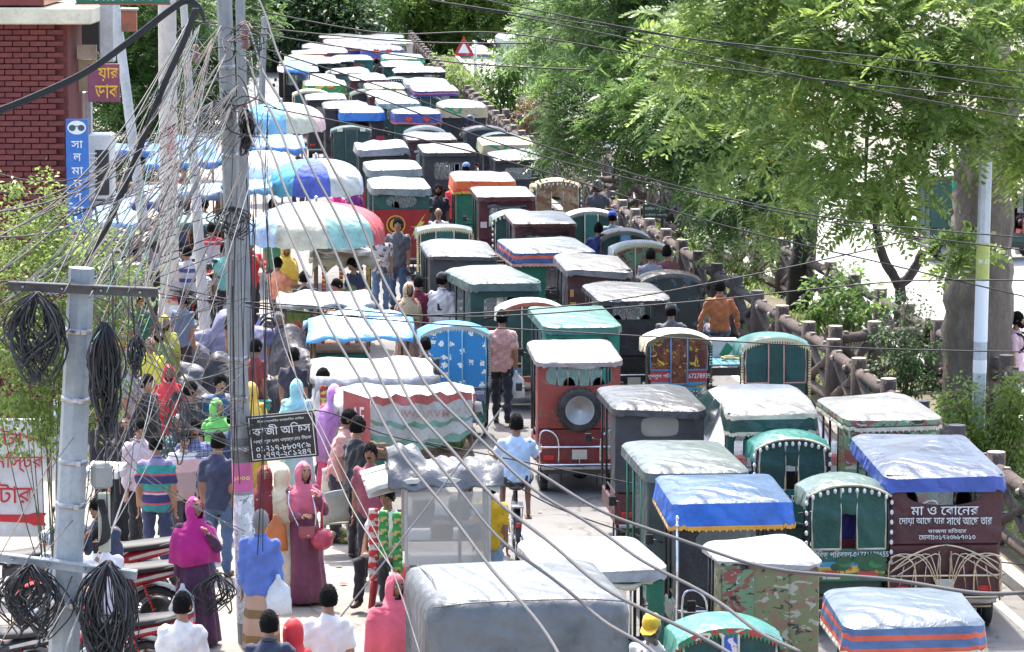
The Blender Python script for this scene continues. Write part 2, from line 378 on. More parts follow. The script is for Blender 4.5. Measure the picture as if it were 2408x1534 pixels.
def bush(name, label, base, blobs, leafm, group=None, cat='shrub', stems=6, **kw):
    t = thing(name, label, cat, base, group=group); o = Vector(base); mb = MB(); rn = random.Random(int(abs(base[0]*100)))
    bl = [(Vector(c)-o, r) for c, r in blobs]
    for c, r in bl:
        for k in range(stems):
            e = c + Vector((rn.uniform(-1,1), rn.uniform(-1,1), rn.uniform(-.2,1)))*r*.7
            mb.tube(catmull([(rn.uniform(-.1,.1), rn.uniform(-.1,.1), 0), e*.5+Vector((rn.uniform(-.1,.1),0,.1)), e], 4), [.008-.0006*i for i in range(9)], 4)
    mb.build('stems', mat('bark', (.13,.13,.06)), t)
    kw.setdefault('kind', 'leaf'); crown('foliage', bl, leafm, t, **kw); return t

# ================================================================== ground, carriageways, footpath, median
def sheet(name, pts, z, m, sub=1):
    mb = MB(); mb.poly([(p[0], p[1], z) for p in pts]); return mb.build(name, m, kind='structure')
ASPH = mat('ground', (.17,.165,.16)); PAVE = mat('ground', (.3,.27,.235)); SOIL = mat('ground', (.12,.1,.06)); CONC_ROAD = mat('ground', (.36,.345,.32))
ground = sheet('ground', [(-700,-30),(700,-30),(700,1500),(-700,1500)], -.012, mat('ground', (.2,.18,.14)))
FA = [I(x, y, 1.1) for x, y in ((2640,1300),(2400,1130),(2033,875),(1921,790),(1764,692),(1667,625),(1584,567),(1504,515),(1380,425),(1195,297),(1009,130),(930,40))]
FB = [I(x, y, 1.1) for x, y in ((2760,1130),(2399,875),(2192,765),(1941,627),(1740,530),(1560,440),(1330,300),(1150,170),(1040,60))]
for L_ in (FA, FB):
    d = (L_[0]-L_[1]).normalized(); L_.insert(0, L_[0]+d*30)
    d = (L_[-1]-L_[-2]).normalized(); L_.append(L_[-1]+d*120)
    for p in L_: p.z = 0
def off(P, dx): return [Vector((p.x+dx, p.y, 0)) for p in P]
def strip(name, A, B, z, m):
    mb = MB(); n = min(len(A), len(B))
    for i in range(n-1): mb.quad((*A[i][:2],z), (*B[i][:2],z), (*B[i+1][:2],z), (*A[i+1][:2],z))
    return mb.build(name, m, kind='structure')
def resamp(P, ys):
    out = []
    for y in ys:
        for a, b in zip(P, P[1:]):
            if a.y <= y <= b.y or b is P[-1]:
                t = (y-a.y)/(b.y-a.y); out.append(a.lerp(b, t)); break
        else: out.append(P[0])
    return out
YS = [K*y_ for y_ in (6,12,18,22,26,30,34,38,42,46,50,56,62,70,78,86,95,105,118,135,160,200)]
A_, B_ = resamp(FA, YS), resamp(FB, YS)
strip('road', off(A_, -7.4), off(A_, -.35), 0.0, ASPH)
strip('far_carriageway', off(B_, .35), off(B_, 8.5), 0.0, CONC_ROAD)
strip('footpath', off(A_, -15), off(A_, -7.4), 0.004, PAVE)
strip('road_line', off(A_, -.74), off(A_, -.62), 0.005, mat('paint', (.62,.61,.57)))
mb = MB()
for i in range(len(YS)-1):
    a0, a1, b0, b1 = A_[i], A_[i+1], B_[i], B_[i+1]
    e = .33
    mb.quad((a0.x-e,a0.y,0),(a0.x-e,a0.y,.14),(a1.x-e,a1.y,.14),(a1.x-e,a1.y,0))
    mb.quad((a0.x-e,a0.y,.14),(a0.x-e+.18,a0.y,.14),(a1.x-e+.18,a1.y,.14),(a1.x-e,a1.y,.14))
    mb.quad((b0.x+e,b0.y,0),(b1.x+e,b1.y,0),(b1.x+e,b1.y,.14),(b0.x+e,b0.y,.14))
    mb.quad((b0.x+e-.18,b0.y,.14),(b0.x+e,b0.y,.14),(b1.x+e,b1.y,.14),(b1.x+e-.18,b1.y,.14))
mb.build('kerb', mat('concrete', (.34,.33,.31)), kind='structure')
strip('median_soil', off(A_, -.15), off(B_, .15), .10, SOIL)
rng = np.random.default_rng(5)                      # short grass and weeds on the median
def median_pts(n, y0, y1):
    y = rng.uniform(y0, y1, n); ax = np.interp(y, YS, [p.x for p in A_]); bx = np.interp(y, YS, [p.x for p in B_])
    t = rng.uniform(.03,.97,n); keep = np.array([math.sin(a*1.7)+math.sin(b*1.1+a*.4) for a, b in zip(t*4, y)]) > -.6
    return np.stack([ax+(bx-ax)*t, y, np.full(n,.1)], 1)[keep]
P = median_pts(34000, K*24, K*95); dv = rng.normal(0,.5,(len(P),3)); dv[:,2] = rng.uniform(.6,1.2,len(P))
V = simple_leaves(P, dv, .2, .012, rng)
link('grass', mesh_np('grass', V, np.arange(len(V)).reshape(-1,4), LEAF_BRIGHT), label='rough grass growing on the soil of the median', cat='grass', kind='stuff')

# ================================================================== log-look concrete fences
LOG = mat('bark', (.13,.1,.088)); CUT = mat('concrete', (.42,.38,.34))
def along(P, step, y0, y1):
    out = []; acc = 0; last = None
    for a, b in zip(P, P[1:]):
        L = (b-a).length; s = -acc if last is not None else 0
        d = 0
        while True:
            nxt = (step-acc)
            if d+nxt > L: acc += L-d; break
            d += nxt; acc = 0; p = a.lerp(b, d/L)
            if y0 <= p.y <= y1: out.append(p)
        last = b
    return out
def make_post():
    mb = MB(); mb.tube([(0,0,0),(0,0,.5),(0,0,1.14)], [.13,.12,.115], 10); mb.poly([(.112*math.cos(2*math.pi*k/10), .112*math.sin(2*math.pi*k/10), 1.143) for k in range(10)], 1)
    return mb.mesh('post', [LOG, CUT])
POST = make_post()
def fence(label, P, braces=True, base=.1):
    o = P[0]; t = thing('log_fence', label, 'fence', (o.x, o.y, base)); rn = random.Random(3)
    for p in P: link('post', POST, t, loc=(p.x-o.x, p.y-o.y, 0), rot=(0,0,rn.uniform(0,6)))
    for a, b in zip(P, P[1:]):
        a, b = a-o, b-o; d = (b-a).normalized(); Lb = (b-a).length
        def bar(name, z0, z1, r, stub):
            mb = MB(); q = [a.lerp(b, t_)+Vector((rn.uniform(-.012,.012), rn.uniform(-.012,.012), z0+(z1-z0)*t_)) for t_ in (.06,.3,.5,.7,.94)]
            mb.tube(q, [r*rn.uniform(.9,1.12) for _ in q], 8)
            if stub:
                sd_ = Vector((-d.y, d.x, 0))*(-1 if rn.random() < .5 else 1)
                for tt in (.25,.75):
                    c = a.lerp(b, tt); c.z = z0+(z1-z0)*tt
                    e = c + Vector((rn.uniform(-.02,.02),0,r*1.25)); mb.tube([c, e], [r*.75, r*.6], 7); mb.sph(e, (r*.55,r*.55,.008), 7, 3, 1)
                    e2 = c + sd_*r*1.3; mb.tube([c, e2], [r*.7, r*.55], 7); mb.sph(e2, r*.5, 7, 3, 1)
            mb.build(name, [LOG, CUT], t)
        bar('rail', .93, .93, .085, True)
        bar('rail', .2, .2, .075, False)
        if braces: bar('brace', .25, .9, .065, False); bar('brace', .9, .25, .06, True)
FP = along(FA, 2.1, K*21.5, K*100); fence('brown log-look concrete fence beside the crowded traffic lane', FP)
FPB = along(FB, 2.1, K*29, K*70); fence('brown log-look concrete fence beside the open far carriageway', FPB)
c0, c1 = I(1921,790,1.1), I(2192,768,1.1); c0.z = c1.z = 0
fence('short cross fence of log rails behind the fringed green rickshaw', [c0+Vector((.3,.12,0)), c0.lerp(c1,.5)+Vector((0,.1,0)), c1])
c0, c1 = I(1370,415,1.1), I(1562,418,1.1); c0.z = c1.z = 0
fence('short cross fence of crossed log braces below the feathery tree', [c0, c0.lerp(c1,.5), c1])
c0, c1 = I(1190,268,1.1), I(1262,270,1.1); c0.z = c1.z = 0
fence('short log rail fence beside the printed green canopy', [c0, c1])

# ================================================================== trees
def B(px, py, Y, r): return (D(px, py, Y), r)
def BN(px, py, Y, r): return (D(px, py, K*Y), r)
tb = I(2292, 1005); 
tree('rain_tree', 'huge grey-barked tree with feathery light green leaves beside the utility pole', [tb],
     [([tb+Vector((0,0,-.1)), tb+Vector((.02,0,.5)), D(2300,700,tb.y), D(2308,520,tb.y), D(2320,380,tb.y)], .56, .44),
      ([D(2318,440,tb.y-1), D(2280,320, K*31.5), D(2200,260, K*30.5), D(2120,215, K*29.5), D(2050,130, K*29), D(1990,120, K*28.6), D(1900,60, K*28.5)], .24, .05),
      ([D(2320,420,tb.y), D(2350,250, K*33), D(2330,60, K*33), D(2300,-120, K*33)], .36, .2), ([D(2320,400,tb.y), D(2400,180, K*32), D(2450,60, K*31), D(2500,-100, K*31)], .2, .1),
      ([D(2330,430,tb.y-.2), D(2400,385, K*31), D(2460,380, K*29.5)], .14, .1), ([D(2330,100, K*33), D(2250,110, K*31), D(2150,140, K*29.5), D(2040,30, K*29)], .13, .05),
      ([D(2240,300, K*31), D(2180,340, K*29.5), D(2100,420, K*28.4), D(2070,430, K*28)], .05, .02), ([D(2060,160, K*29), D(2040,300, K*28.6), D(2035,480, K*28.4)], .04, .015),
      ([D(2400,160, K*32), D(2330,165, K*30), D(2290,175, K*29.5)], .08, .03)],
     [BN(*q) for q in ((1700,70,30,1.15),(1880,50,29,1.3),(2080,60,28,1.3),(2280,50,28,1.3),(2420,140,29,1.1),(1650,200,30.5,.75),(1820,190,29,1.0),(2010,220,28,1.1),
      (2200,210,28,1.1),(2400,270,29,.95),(1690,330,30,.65),(1850,360,29,.75),(2040,370,28,.8),(2215,320,28,.55),(2400,370,29.5,.4),(1960,470,29,.42),(2060,510,28.5,.32),
      (1790,470,30,.45),(2270,590,30,.18),(2130,440,28.5,.32),(1800,-160,29,1.7),(2100,-170,29,1.8),(2400,-160,30,1.7),(2600,60,30,1.6))],
     LEAF_RAIN, BARK, per=19, k=8, seed=11, L=.46, n=9, ll=.15, lw=.032, droop=.45, spray=.28, flat=.5, shell=.4)
nb = I(1880, 742)
tree('neem_tree', 'dark-trunked tree with fine toothed dark green fronds over the rickshaws', [nb],
     [([nb+Vector((0,0,-.1)), D(1884,640,nb.y), D(1895,520,nb.y), D(1880,380, K*39.5), D(1800,200, K*39.5), D(1700,50, K*39.5), D(1650,-120, K*39.5)], .27, .1),
      ([D(1885,400, K*39.5), D(1750,330, K*38.5), D(1600,280, K*38.5), D(1480,300, K*38.5), D(1440,420, K*38)], .09, .02), ([D(1800,220, K*39.5), D(1600,150, K*39.5), D(1400,160, K*39.5)], .08, .02),
      ([D(1890,480, K*39.5), D(1800,440, K*38), D(1700,450, K*37.5)], .06, .02)],
     [BN(*q) for q in ((1330,70,41,1.1),(1470,50,40,1.4),(1570,170,39,1.3),(1400,210,39,1.1),(1500,280,38,.95),(1345,310,39,.65),(1625,320,38,1.0),(1730,430,37,1.05),
      (1320,355,38.5,.3),(1440,345,38,.45),(1550,350,38,.45),(1680,230,37.5,1.3),(1800,320,37.5,1.2),(1850,450,37.5,.85),(1600,30,40,1.5),(1720,90,38.5,1.3),(1740,490,37,.35),(1500,-120,40,1.6))],
     LEAF_NEEM, BARK_DK, per=40, k=8, seed=12, L=.44, n=9, ll=.15, lw=.022, droop=.45, spray=.34, shell=.2)
tb = I(1660, 560)
tree('median_tree', 'brown bare-stemmed tree standing behind the mosque sign', [tb], [([tb+Vector((0,0,-.1)), D(1612,520,tb.y), D(1600,440,tb.y), D(1590,330,tb.y), D(1560,240,tb.y)], .36, .22)],
     [B(1560,160,tb.y,1.8), B(1640,100,tb.y+1,1.7)], LEAF_NEEM, BARK_BR, kind='leaf', per=60, k=14, seed=13, ll=.16, lw=.04, spray=.4)
tb = I(2115, 760)
tree('forked_tree', 'small forked tree with one sawn-off branch beside the far carriageway', [tb],
     [([tb, D(2118,690,tb.y), D(2108,660,tb.y), D(2075,600,tb.y), D(2060,520,tb.y), D(2050,420,tb.y)], .12, .06), ([D(2110,672,tb.y), D(2140,650,tb.y), D(2172,590,tb.y)], .1, .085)],
     [B(2045,440,tb.y,.45), B(2065,520,tb.y,.3), B(2090,560,tb.y,.3)], LEAF_MANGO, BARK_DK, kind='leaf', per=70, k=14, seed=14, ll=.13, lw=.03)
tb = I(1290, 330)
tree('old_tree', 'thick dark stump-like tree with peeling bark behind the fence', [tb], [([tb, D(1290,280,tb.y), D(1285,220,tb.y), D(1300,120,tb.y), D(1330,20,tb.y)], .36, .25)],
     [B(1330,60,tb.y,1.7), B(1290,120,tb.y,.9), B(1400,120,tb.y+1,1.4)], LEAF_NEEM, BARK_DK, per=40, k=8, seed=15, L=.45, n=6, ll=.16, lw=.03, spray=.4)
tb = I(1195, 275)
tree('mango_tree', 'young bright green mango tree in the median', [tb], [([tb, D(1195,240,tb.y), D(1190,190,tb.y)], .07, .03)],
     [B(1180,160,tb.y,.75), B(1215,200,tb.y,.7), B(1160,205,tb.y,.55), B(1195,235,tb.y,.55), B(1235,165,tb.y,.5)], LEAF_MANGO, BARK_BR, kind='leaf', per=70, k=14, seed=16, ll=.24, lw=.045, spray=.25)
far = [('roadside tree with light airy crown far along the road', I(1170,130), ((1060,60,1.6),(1100,-20,2.2),(1180,20,2.0),(1010,30,1.5)), LEAF_BRIGHT, 'frond'),
       ('palm-like leafy tree beside the warning sign', I(1000,130), ((960,50,1.5),(1000,90,1.1),(930,10,1.8),(960,-40,2.2)), LEAF_MANGO, 'leaf'),
       ('tall pale green tree at the end of the road', I(870,40), ((880,-5,2.3),(930,-30,2.6),(850,-40,2.4),(960,30,1.6)), LEAF_BRIGHT, 'leaf'),
       ('dense tree behind the warning sign', I(1240,110), ((1250,20,2.2),(1300,-10,2.4),(1230,60,1.2)), LEAF_RAIN, 'frond')]
for i, (lb, b, bl, lm, kd) in enumerate(far):
    tree('roadside_tree', lb, [b], [([b, D(1204+(b.x/b.y)*FPX*.98, bl[0][1]+60, b.y), D(bl[0][0], bl[0][1], b.y)], .16, .08)], [B(x, y, b.y, r*.8) for x, y, r in bl], lm, BARK_BR, kind=kd,
         group='trees at the far end of the road', per=44, k=9 if kd == 'frond' else 14, seed=20+i, L=.6, n=6, ll=.24 if kd == 'leaf' else .2, lw=.06, spray=.45)
b = I(640, 170)
tree('broadleaf_tree', 'big dark broad-leaved tree hanging over the market awnings', [b], [([b, D(640,100,b.y), D(700,20,b.y), D(740,-60,b.y)], .25, .12), ([D(640,90,b.y), D(560,20,b.y)], .1, .04)],
     [B(x, y, b.y+dy, r) for x, y, dy, r in ((620,40,0,1.5),(690,20,0,1.6),(760,15,-2,1.5),(820,30,-3,1.2),(640,110,0,.9),(700,85,-2,.9),(770,75,-3,.8),(840,60,-4,.6),(560,40,1,1.4),(720,-60,0,2.2),(600,-60,0,2))],
     LEAF_DARK, BARK_DK, kind='leaf', per=75, k=15, seed=31, ll=.26, lw=.065, spray=.45)
for i, (b, bl, lb) in enumerate(((I(330,420), ((300,60,1.4),(360,130,1.3),(320,230,1.3),(390,40,1.5),(290,320,1.1),(340,-20,1.8),(270,180,1.2),(300,390,.9),(350,310,1.0),(400,220,1.0)), 'feathery green tree behind the leaning white pole'),
                             (I(480,300), ((450,60,1.7),(520,120,1.6),(480,180,1.3),(430,160,1.2),(550,40,1.7),(470,-40,2.0),(440,250,1.0),(510,200,1.1)), 'feathery green tree behind the tangle of cables'))):
    tree('feathery_tree', lb, [b], [([b, D(1204+(b.x/b.y)*FPX*.996, 250, b.y), D(bl[0][0], bl[0][1], b.y)], .14, .07)], [B(x, y, b.y, r*.9) for x, y, r in bl], LEAF_NEEM, BARK_BR, group='trees behind the shops',
         per=40, k=9, seed=41+i, L=.45, n=7, ll=.14, lw=.03, spray=.4)
g = LEAF_BRIGHT
for i, (lb, px, py, bl, lm, kw) in enumerate((
    ('glossy leafy shrub growing over the log rails beside the dark trunk', 1985, 800, ((1930,700,.38),(1990,680,.42),(2040,720,.36),(1975,745,.38),(1915,745,.25)), LEAF_MANGO, dict(ll=.13, lw=.032, per=150, k=9, Y=34.3)),
    ('arching dark green shrub in front of the huge trunk', 2120, 905, ((2130,720,.22),(2110,790,.32),(2150,830,.34),(2095,860,.32),(2150,885,.3),(2180,740,.15)), LEAF_SHRUB, dict(ll=.06, lw=.02, per=330, k=12, Y=31.5)),
    ('light green shrub on the median beside the fence posts', 1715, 660, ((1690,605,.36),(1740,615,.36),(1770,600,.25),(1770,650,.25)), LEAF_BRIGHT, dict(ll=.07, lw=.02, per=220, k=12, Y=39)),
    ('small green shrub behind the camouflage rickshaw', 1640, 590, ((1632,560,.28),(1620,580,.2)), LEAF_BRIGHT, dict(ll=.07, lw=.02, per=220, k=12, Y=43)),
    ('low reddish dry shrub beside the printed canopy', 1240, 300, ((1245,275,.5),(1220,290,.4),(1260,250,.4)), mat('leaf', (.1,.06,.02), c2=(.17,.1,.03)), dict(ll=.12, lw=.03, per=60, k=12, Y=62)),
    ('bright weeds along the far end of the fence', 1095, 230, ((1080,190,.7),(1100,215,.6),(1070,160,.7),(1120,240,.5)), LEAF_BRIGHT, dict(ll=.16, lw=.03, per=60, k=12, Y=72)),
    ('bright small-leaved shrub spreading below the utility pole', 2330, 1120, ((2260,1030,.36),(2330,1010,.34),(2390,1030,.36),(2250,960,.22),(2370,960,.3),(2300,1090,.36),(2390,1110,.36),(2420,980,.3),(2340,1130,.3),(2270,940,.25),(2400,920,.25)), mat('leaf', (.15,.22,.04), c2=(.26,.34,.08)), dict(ll=.07, lw=.022, per=420, k=13, Y=27.6)))):
    Y = K*kw.pop('Y'); b = D(px, py, Y); b.z = .1
    bush('shrub', lb, b, [B(x, y, Y, r) for x, y, r in bl], lm, group='shrubs on the median', seed=60+i, spray=.13, flat=.9, shell=.3, **kw)
b = D(130, 1000, K*22); b.z = 0
bush('bush', 'tall bright bush of tiny leaves beside the red brick wall', b, [BN(x, y, Y, r) for x, y, Y, r in ((40,560,22.5,.34),(110,570,22.5,.36),(180,590,22.3,.34),(240,600,22,.3),(60,660,22.3,.4),(150,680,22.2,.4),(250,690,22,.34),(310,665,22,.24),
     (30,420,22.5,.13),(105,440,22.5,.12),(120,500,22.5,.2),(20,780,22.2,.4),(110,800,22,.42),(200,800,22,.36),(270,790,22,.26),(40,910,22,.4),(140,920,22,.4),(230,900,22,.3),(60,1010,22,.3),(150,1010,22,.3))],
     mat('leaf', (.115,.185,.04), c2=(.2,.29,.07)), stems=1, ll=.062, lw=.018, per=380, k=14, seed=80, spray=.14, flat=.95, shell=.25)
# long-leaved yucca behind the mosque sign
b = D(1685, 610, K*42); b.z = .1; t = thing('yucca_plant', 'pale spiky plant on a thin stem beside the brown trunk', 'plant', b); mb = MB(); mb.tube([(0,0,0),(.02,0,.6),(0,0,1.05)], [.04,.035,.03], 6); mb.build('stem', BARK_BR, t)
mb = MB(); rn = random.Random(4)
for k in range(34):
    a = rn.uniform(0, 6.28); e = rn.uniform(-.6, 1.0); L_ = rn.uniform(.38,.6); d = Vector((math.cos(a)*math.cos(e), math.sin(a)*math.cos(e), math.sin(e))); s_ = d.cross(Vector((0,0,1))).normalized()*.045
    p = Vector((0,0,1.05)); mb.add([p-s_*.3, p+s_*.3, p+d*L_*.5+s_, p+d*L_*.5-s_, p+d*L_+Vector((0,0,-.12))], [(0,1,2,3),(3,2,4)])
mb.build('leaves', mat('leaf', (.16,.22,.12), c2=(.25,.32,.2)), t)

# ================================================================== the brick building and its boards
w0 = D(-260, 0, K*31); w1 = D(156, 0, K*31)
t = thing('brick_building', 'dark red brick building with cream band at the edge of the market', 'building', (w0.x, K*31, 0))
X1 = w1.x-w0.x; mb = MB(); mb.box((X1/2, .9, 3.1), (X1, 1.7, 6.2)); mb.box((X1/2-.3, .95, 7.4), (X1-.6, 1.5, 2.4))
mb.build('wall', mat('concrete', (.16,.035,.03)), t)
BRK = [mat('paint', c, grime=.25, rough=.6) for c in ((.17,.028,.026),(.15,.024,.024),(.19,.035,.03))]
rows = [3.05+.083*k for k in range(37)]; meshes = []
for m in BRK: q = MB(); q.box((0,0,0), (.236,.05,.071), bev=.006); meshes.append(q.mesh('brick', m))
xs0 = D(-12,0, K*31).x - w0.x; nb_ = 0; rest = MB(); rn = random.Random(9)
for r_, z in enumerate(rows):
    x = xs0 + (.123 if r_ % 2 else 0)
    while x < X1-.12:
        if nb_ < 300: link('brick', rn.choice(meshes), t, loc=(x, -.001+rn.uniform(-.003,.003), z), rot=(0,0,rn.uniform(-.008,.008))); nb_ += 1
        x += .248
for r_ in range(36):
    z = 3.05-.083*(r_+1); x = -.1+(.123 if r_ % 2 else 0)
    while x < X1-.12: rest.box((x, 0, z), (.236,.05,.071)); x += .248
for r_, z in enumerate(rows):
    x = xs0 + (.123 if r_ % 2 else 0) - .248
    while x > 0.1: rest.box((x, 0, z), (.236,.05,.071)); x -= .248
o = rest.build('brickwork', BRK[0], t, kind='stuff')
mb = MB(); mb.box((X1/2+.15, 1.0, 6.2), (X1+.5, 2.6, .24), bev=.02); mb.build('cornice', mat('concrete', (.75,.68,.5)), t)
mb = MB(); mb.box((X1/2-.15, 1.0, 6.6), (X1-.3, 2.4, .5)); mb.build('parapet', mat('paint', (.22,.035,.03)), t)
def panel(name, x0, y0, x1, y1, Y, m, parent=None, th=.05, frame=None, **kw):
    a, b = D(x0, y0, K*Y), D(x1, y1, K*Y); c = (a+b)/2; o = parent.location if parent else Vector((0,0,0))
    mb = MB(); mb.box(c-o, (abs(b.x-a.x), th, abs(a.z-b.z)), bev=.006); return mb.build(name, m, parent, **kw), c-o, abs(b.x-a.x), abs(a.z-b.z)
b0 = D(195, 600, K*32); b0.z = 0
t = thing('shop_annex', 'narrow shop front with beige board panels beside the brick building', 'building', b0)
panel('recess_shade', 158, 36, 236, 120, 33.2, DARK, t, .3); panel('beige_board', 155, 140, 229, 215, 31.8, mat('paint', (.52,.42,.25)), t); panel('cream_board', 157, 106, 228, 139, 31.7, mat('paint', (.75,.62,.45)), t)  # black panel stands for the shade inside the open recess
panel('wall', 150, 217, 215, 620, 33.2, mat('concrete', (.38,.33,.28)), t, .4); panel('column', 236, -40, 270, 145, 31.6, mat('concrete', (.5,.49,.47)), t, .35); panel('column', 203, 215, 217, 330, 31.9, mat('concrete', (.5,.49,.47)), t, .2)
panel('lower_wall', 150, 620, 330, 760, 34.5, mat('concrete', (.3,.27,.24)), t, .3)
panel('column', 200, -60, 236, 40, 32.2, mat('concrete', (.33,.32,.27)), t, .3)
a = D(243, 195, K*30.9); t = thing('maroon_sign', 'maroon shop sign with raised yellow letters behind the pale column', 'sign', a)
panel('board', 206, 150, 282, 240, 31.1, mat('paint', (.23,.05,.11)), t, .06); YEL = mat('plain', (.72,.42,.02), .5)
text('য়ার', t, .06, .12, .11, .3, .2, YEL); text('ডাব', t, .03, -.13, .11, .33, .2, YEL)
a = D(183, 412, K*30.6); t = thing('blue_sign', 'tall narrow blue optician sign with white letters and sunglasses', 'sign', a)
_, c, w, h = panel('board', 155, 280, 211, 546, 30.6, mat('paint', (.03,.17,.55), grime=.2), t, .07)
mb = MB(); mb.disc((0,-.04,h/2-.13), .1, n=20, sx=1.35); mb.build('roundel', WHITEPL, t)
mb = MB(); mb.disc((-.065,-.045,h/2-.135), .045, mat=0, sx=1.1); mb.disc((.065,-.045,h/2-.135), .045, sx=1.1); mb.box((0,-.045,h/2-.11), (.2,.004,.012)); mb.build('sunglasses', mat('plain', (.03,.08,.12), .3), t)
for k, s in enumerate(('সা','ল','মা','চ','শ','মা','ঘ')): text(s, t, 0, h/2-.37-.19*k, -.038, .17 if len(s) > 1 else .11, .11, WHITEPL)
a = D(240, 390, K*31); t = thing('air_conditioner', 'white outdoor air conditioner unit beside the blue sign', 'air conditioner', a)
mb = MB(); mb.box((0,0,0), (.34,.5,.95), bev=.02); mb.build('casing', mat('paint', (.72,.71,.68), grime=.25), t)
mb = MB(); mb.box((.03,-.252,-.08), (.2,.02,.66)); mb.build('grille', mat('plain', (.03,.03,.03)), t)
for k in range(9):
    mb = MB(); mb.box((-.1,-.262,.2-.065*k), (.11,.012,.02)); mb.build('slat', WHITEPL, t)
mb = MB(); mb.box((0,0,-.52), (.4,.55,.06)); mb.tube([(-.15,.2,-.5),(-.15,.6,-.9)], .02); mb.tube([(.15,.2,-.5),(.15,.6,-.9)], .02); mb.build('bracket', STEEL, t)
a = D(289, -4, K*24); t = thing('green_sign', 'green hanging sign board with white numerals at the top', 'sign', a)
panel('board', 178, -60, 400, 8, 24, mat('paint', (.01,.16,.09)), t, .05); text('০১৭৩৮-৩৫২৫৫৩', t, -.02, -.002, -.032, .72, .05, WHITEPL); mb = MB(); mb.box((0,-.004,-.065), (1.08,.06,.02)); mb.build('frame', mat('paint', (.3,.08,.03)), t)
a = D(302, 50, K*30); t = thing('rusty_box', 'rusty brown metal box hung behind the leaning pole', 'box', a); mb = MB(); mb.box((0,.1,0), (.21,.2,.3), bev=.01); mb.build('box_body', mat('wornpaint', (.3,.09,.04), c2=(.15,.04,.02)), t); mb = MB(); mb.box((0,.1,.165), (.25,.26,.03)); mb.build('lid', mat('paint', (.4,.38,.36)), t)
a = D(50, 1120, K*24); t = thing('white_board', 'white notice board with red letters and a red arrow', 'sign', a)
_, c, w, h = panel('board', -60, 985, 104, 1262, 24, mat('paint', (.62,.61,.6), grime=.15), t, .05); RED = mat('plain', (.5,.02,.03), .5)
text('টাপ', t, .02, .46, -.03, .5, .2, RED); text('নস্টির', t, -.02, .17, -.03, .55, .24, RED); text('টার', t, -.07, -.18, -.03, .4, .26, RED)
mb = MB(); mb.poly([(-.3,-.03,-.44),(.08,-.03,-.44),(.14,-.03,-.42),(.29,-.03,-.42),(.24,-.03,-.5),(.29,-.03,-.57),(.14,-.03,-.57),(.08,-.03,-.54),(-.3,-.03,-.52)][::-1]); mb.build('arrow', RED, t)
mb = MB(); mb.tube([(w/2+.02,.02,h/2+.2),(w/2+.02,.02,-a.z)], .025); mb.tube([(-w/2-.02,.02,h/2),(-w/2-.02,.02,-a.z)], .025); mb.build('posts', STEEL, t)

# ================================================================== poles and standing signs
CONC = mat('concrete', (.27,.27,.27)); GALV = mat('concrete', (.3,.33,.35), .5)
def pole(name, label, base, top, r0, r1, m, n=8, cat='utility pole', group='utility poles', bands=(), posters=()):
    base, top = Vector(base), Vector(top); t = thing(name, label, cat, base, group=group); mb = MB()
    d = top-base; mb.tube([d*(k/8) for k in range(9)], [r0+(r1-r0)*k/8 for k in range(9)], n, smooth=False); mb.build('shaft', m, t)
    for f in bands:
        r = (r0+(r1-r0)*f)*1.06; mb = MB(); c = d*f; mb.tube([c-d.normalized()*.022, c+d.normalized()*.022], r, n); mb.box(c+Vector((r*.5,-r,0)), (.04,.05,.04)); mb.build('clamp', STEEL, t)
    for f0, f1, pm, txt in posters:
        mb = MB(); k0, k1 = d*f0, d*f1
        mb.tube([k0, k1], [(r0+(r1-r0)*f0)*1.03, (r0+(r1-r0)*f1)*1.03], n, caps=False); p = mb.build('poster', pm, t)
        if txt:
            c = (k0+k1)/2; text(txt[0], t, c.x, c.z, -(r0+.012), r0*1.5, txt[2], txt[1])
    return t
NOTICE = mat('print', (.55,.56,.55), layers=(((.8,.8,.8),9,.52),((.1,.2,.4),30,.66),((.25,.25,.25),14,.62)), stretch=(1,1,1))
PINKP = mat('paint', (.6,.12,.3), grime=.2)
pb = I(585, 1512)
MAINP = pole('concrete_pole', 'tall weathered grey concrete pole carrying the black office sign', pb, D(520,-190,pb.y), .118, .078, CONC, 8,
     bands=(.275,.345,.4,.6,.68,.8), posters=((.03,.21,NOTICE,None),(.215,.255,PINKP,('১০০০', mat('plain',(.8,.65,.2)), .05)),(.256,.29,mat('paint',(.14,.14,.14)),None)))
pole('concrete_pole', 'thin grey concrete pole close behind the black office sign pole', I(585,1000,0), D(562,-190, K*35.2) if False else D(561,-190,I(585,1000).y), .085, .07, CONC)
mp = I(140, 2120); mpY = K*17.0; base = D(140,1534,mpY); tb_ = D(150,1534,mpY); tp = D(192,630,mpY); dirn = (tp-tb_)/(tp.z-tb_.z); base = tb_-dirn*tb_.z
METP = pole('metal_pole', 'silver octagonal metal pole with black cable bundles hanging from its arms', base, tp, .14, .105, GALV, 8, bands=(.27,.46,.62,.69,.79,.9))
pole('leaning_pole', 'leaning white-grey pole with flaking paint behind the bush', I(362,720), D(262,-60,I(362,720).y), .11, .085, mat('concrete', (.5,.5,.49)), 10)
cb = I(400, 800); t = pole('painted_column', 'thick pale column with red painted lettering', cb, D(392,-100,cb.y), .17, .16, mat('concrete', (.62,.56,.5)), 12)
text('ফোন ৪০৩', t, D(405,330,cb.y).x-cb.x, D(405,330,cb.y).z, -.19, .5, .17, RED).rotation_euler = (0, -R(90), 0)
pole('thin_pole', 'thin pale pole with torn notices beside the striped shirt rider', I(487,865), D(430,-20,I(487,865).y), .1, .06, mat('concrete', (.5,.48,.46)), 8, posters=((.42,.66,NOTICE,None),))
pole('street_pole', 'slim grey pole rising through the dark broad-leaved tree', I(612,320), D(622,40,I(612,320).y), .11, .09, CONC)
pp = D(2296,1130, K*27.9); pp.z = .1
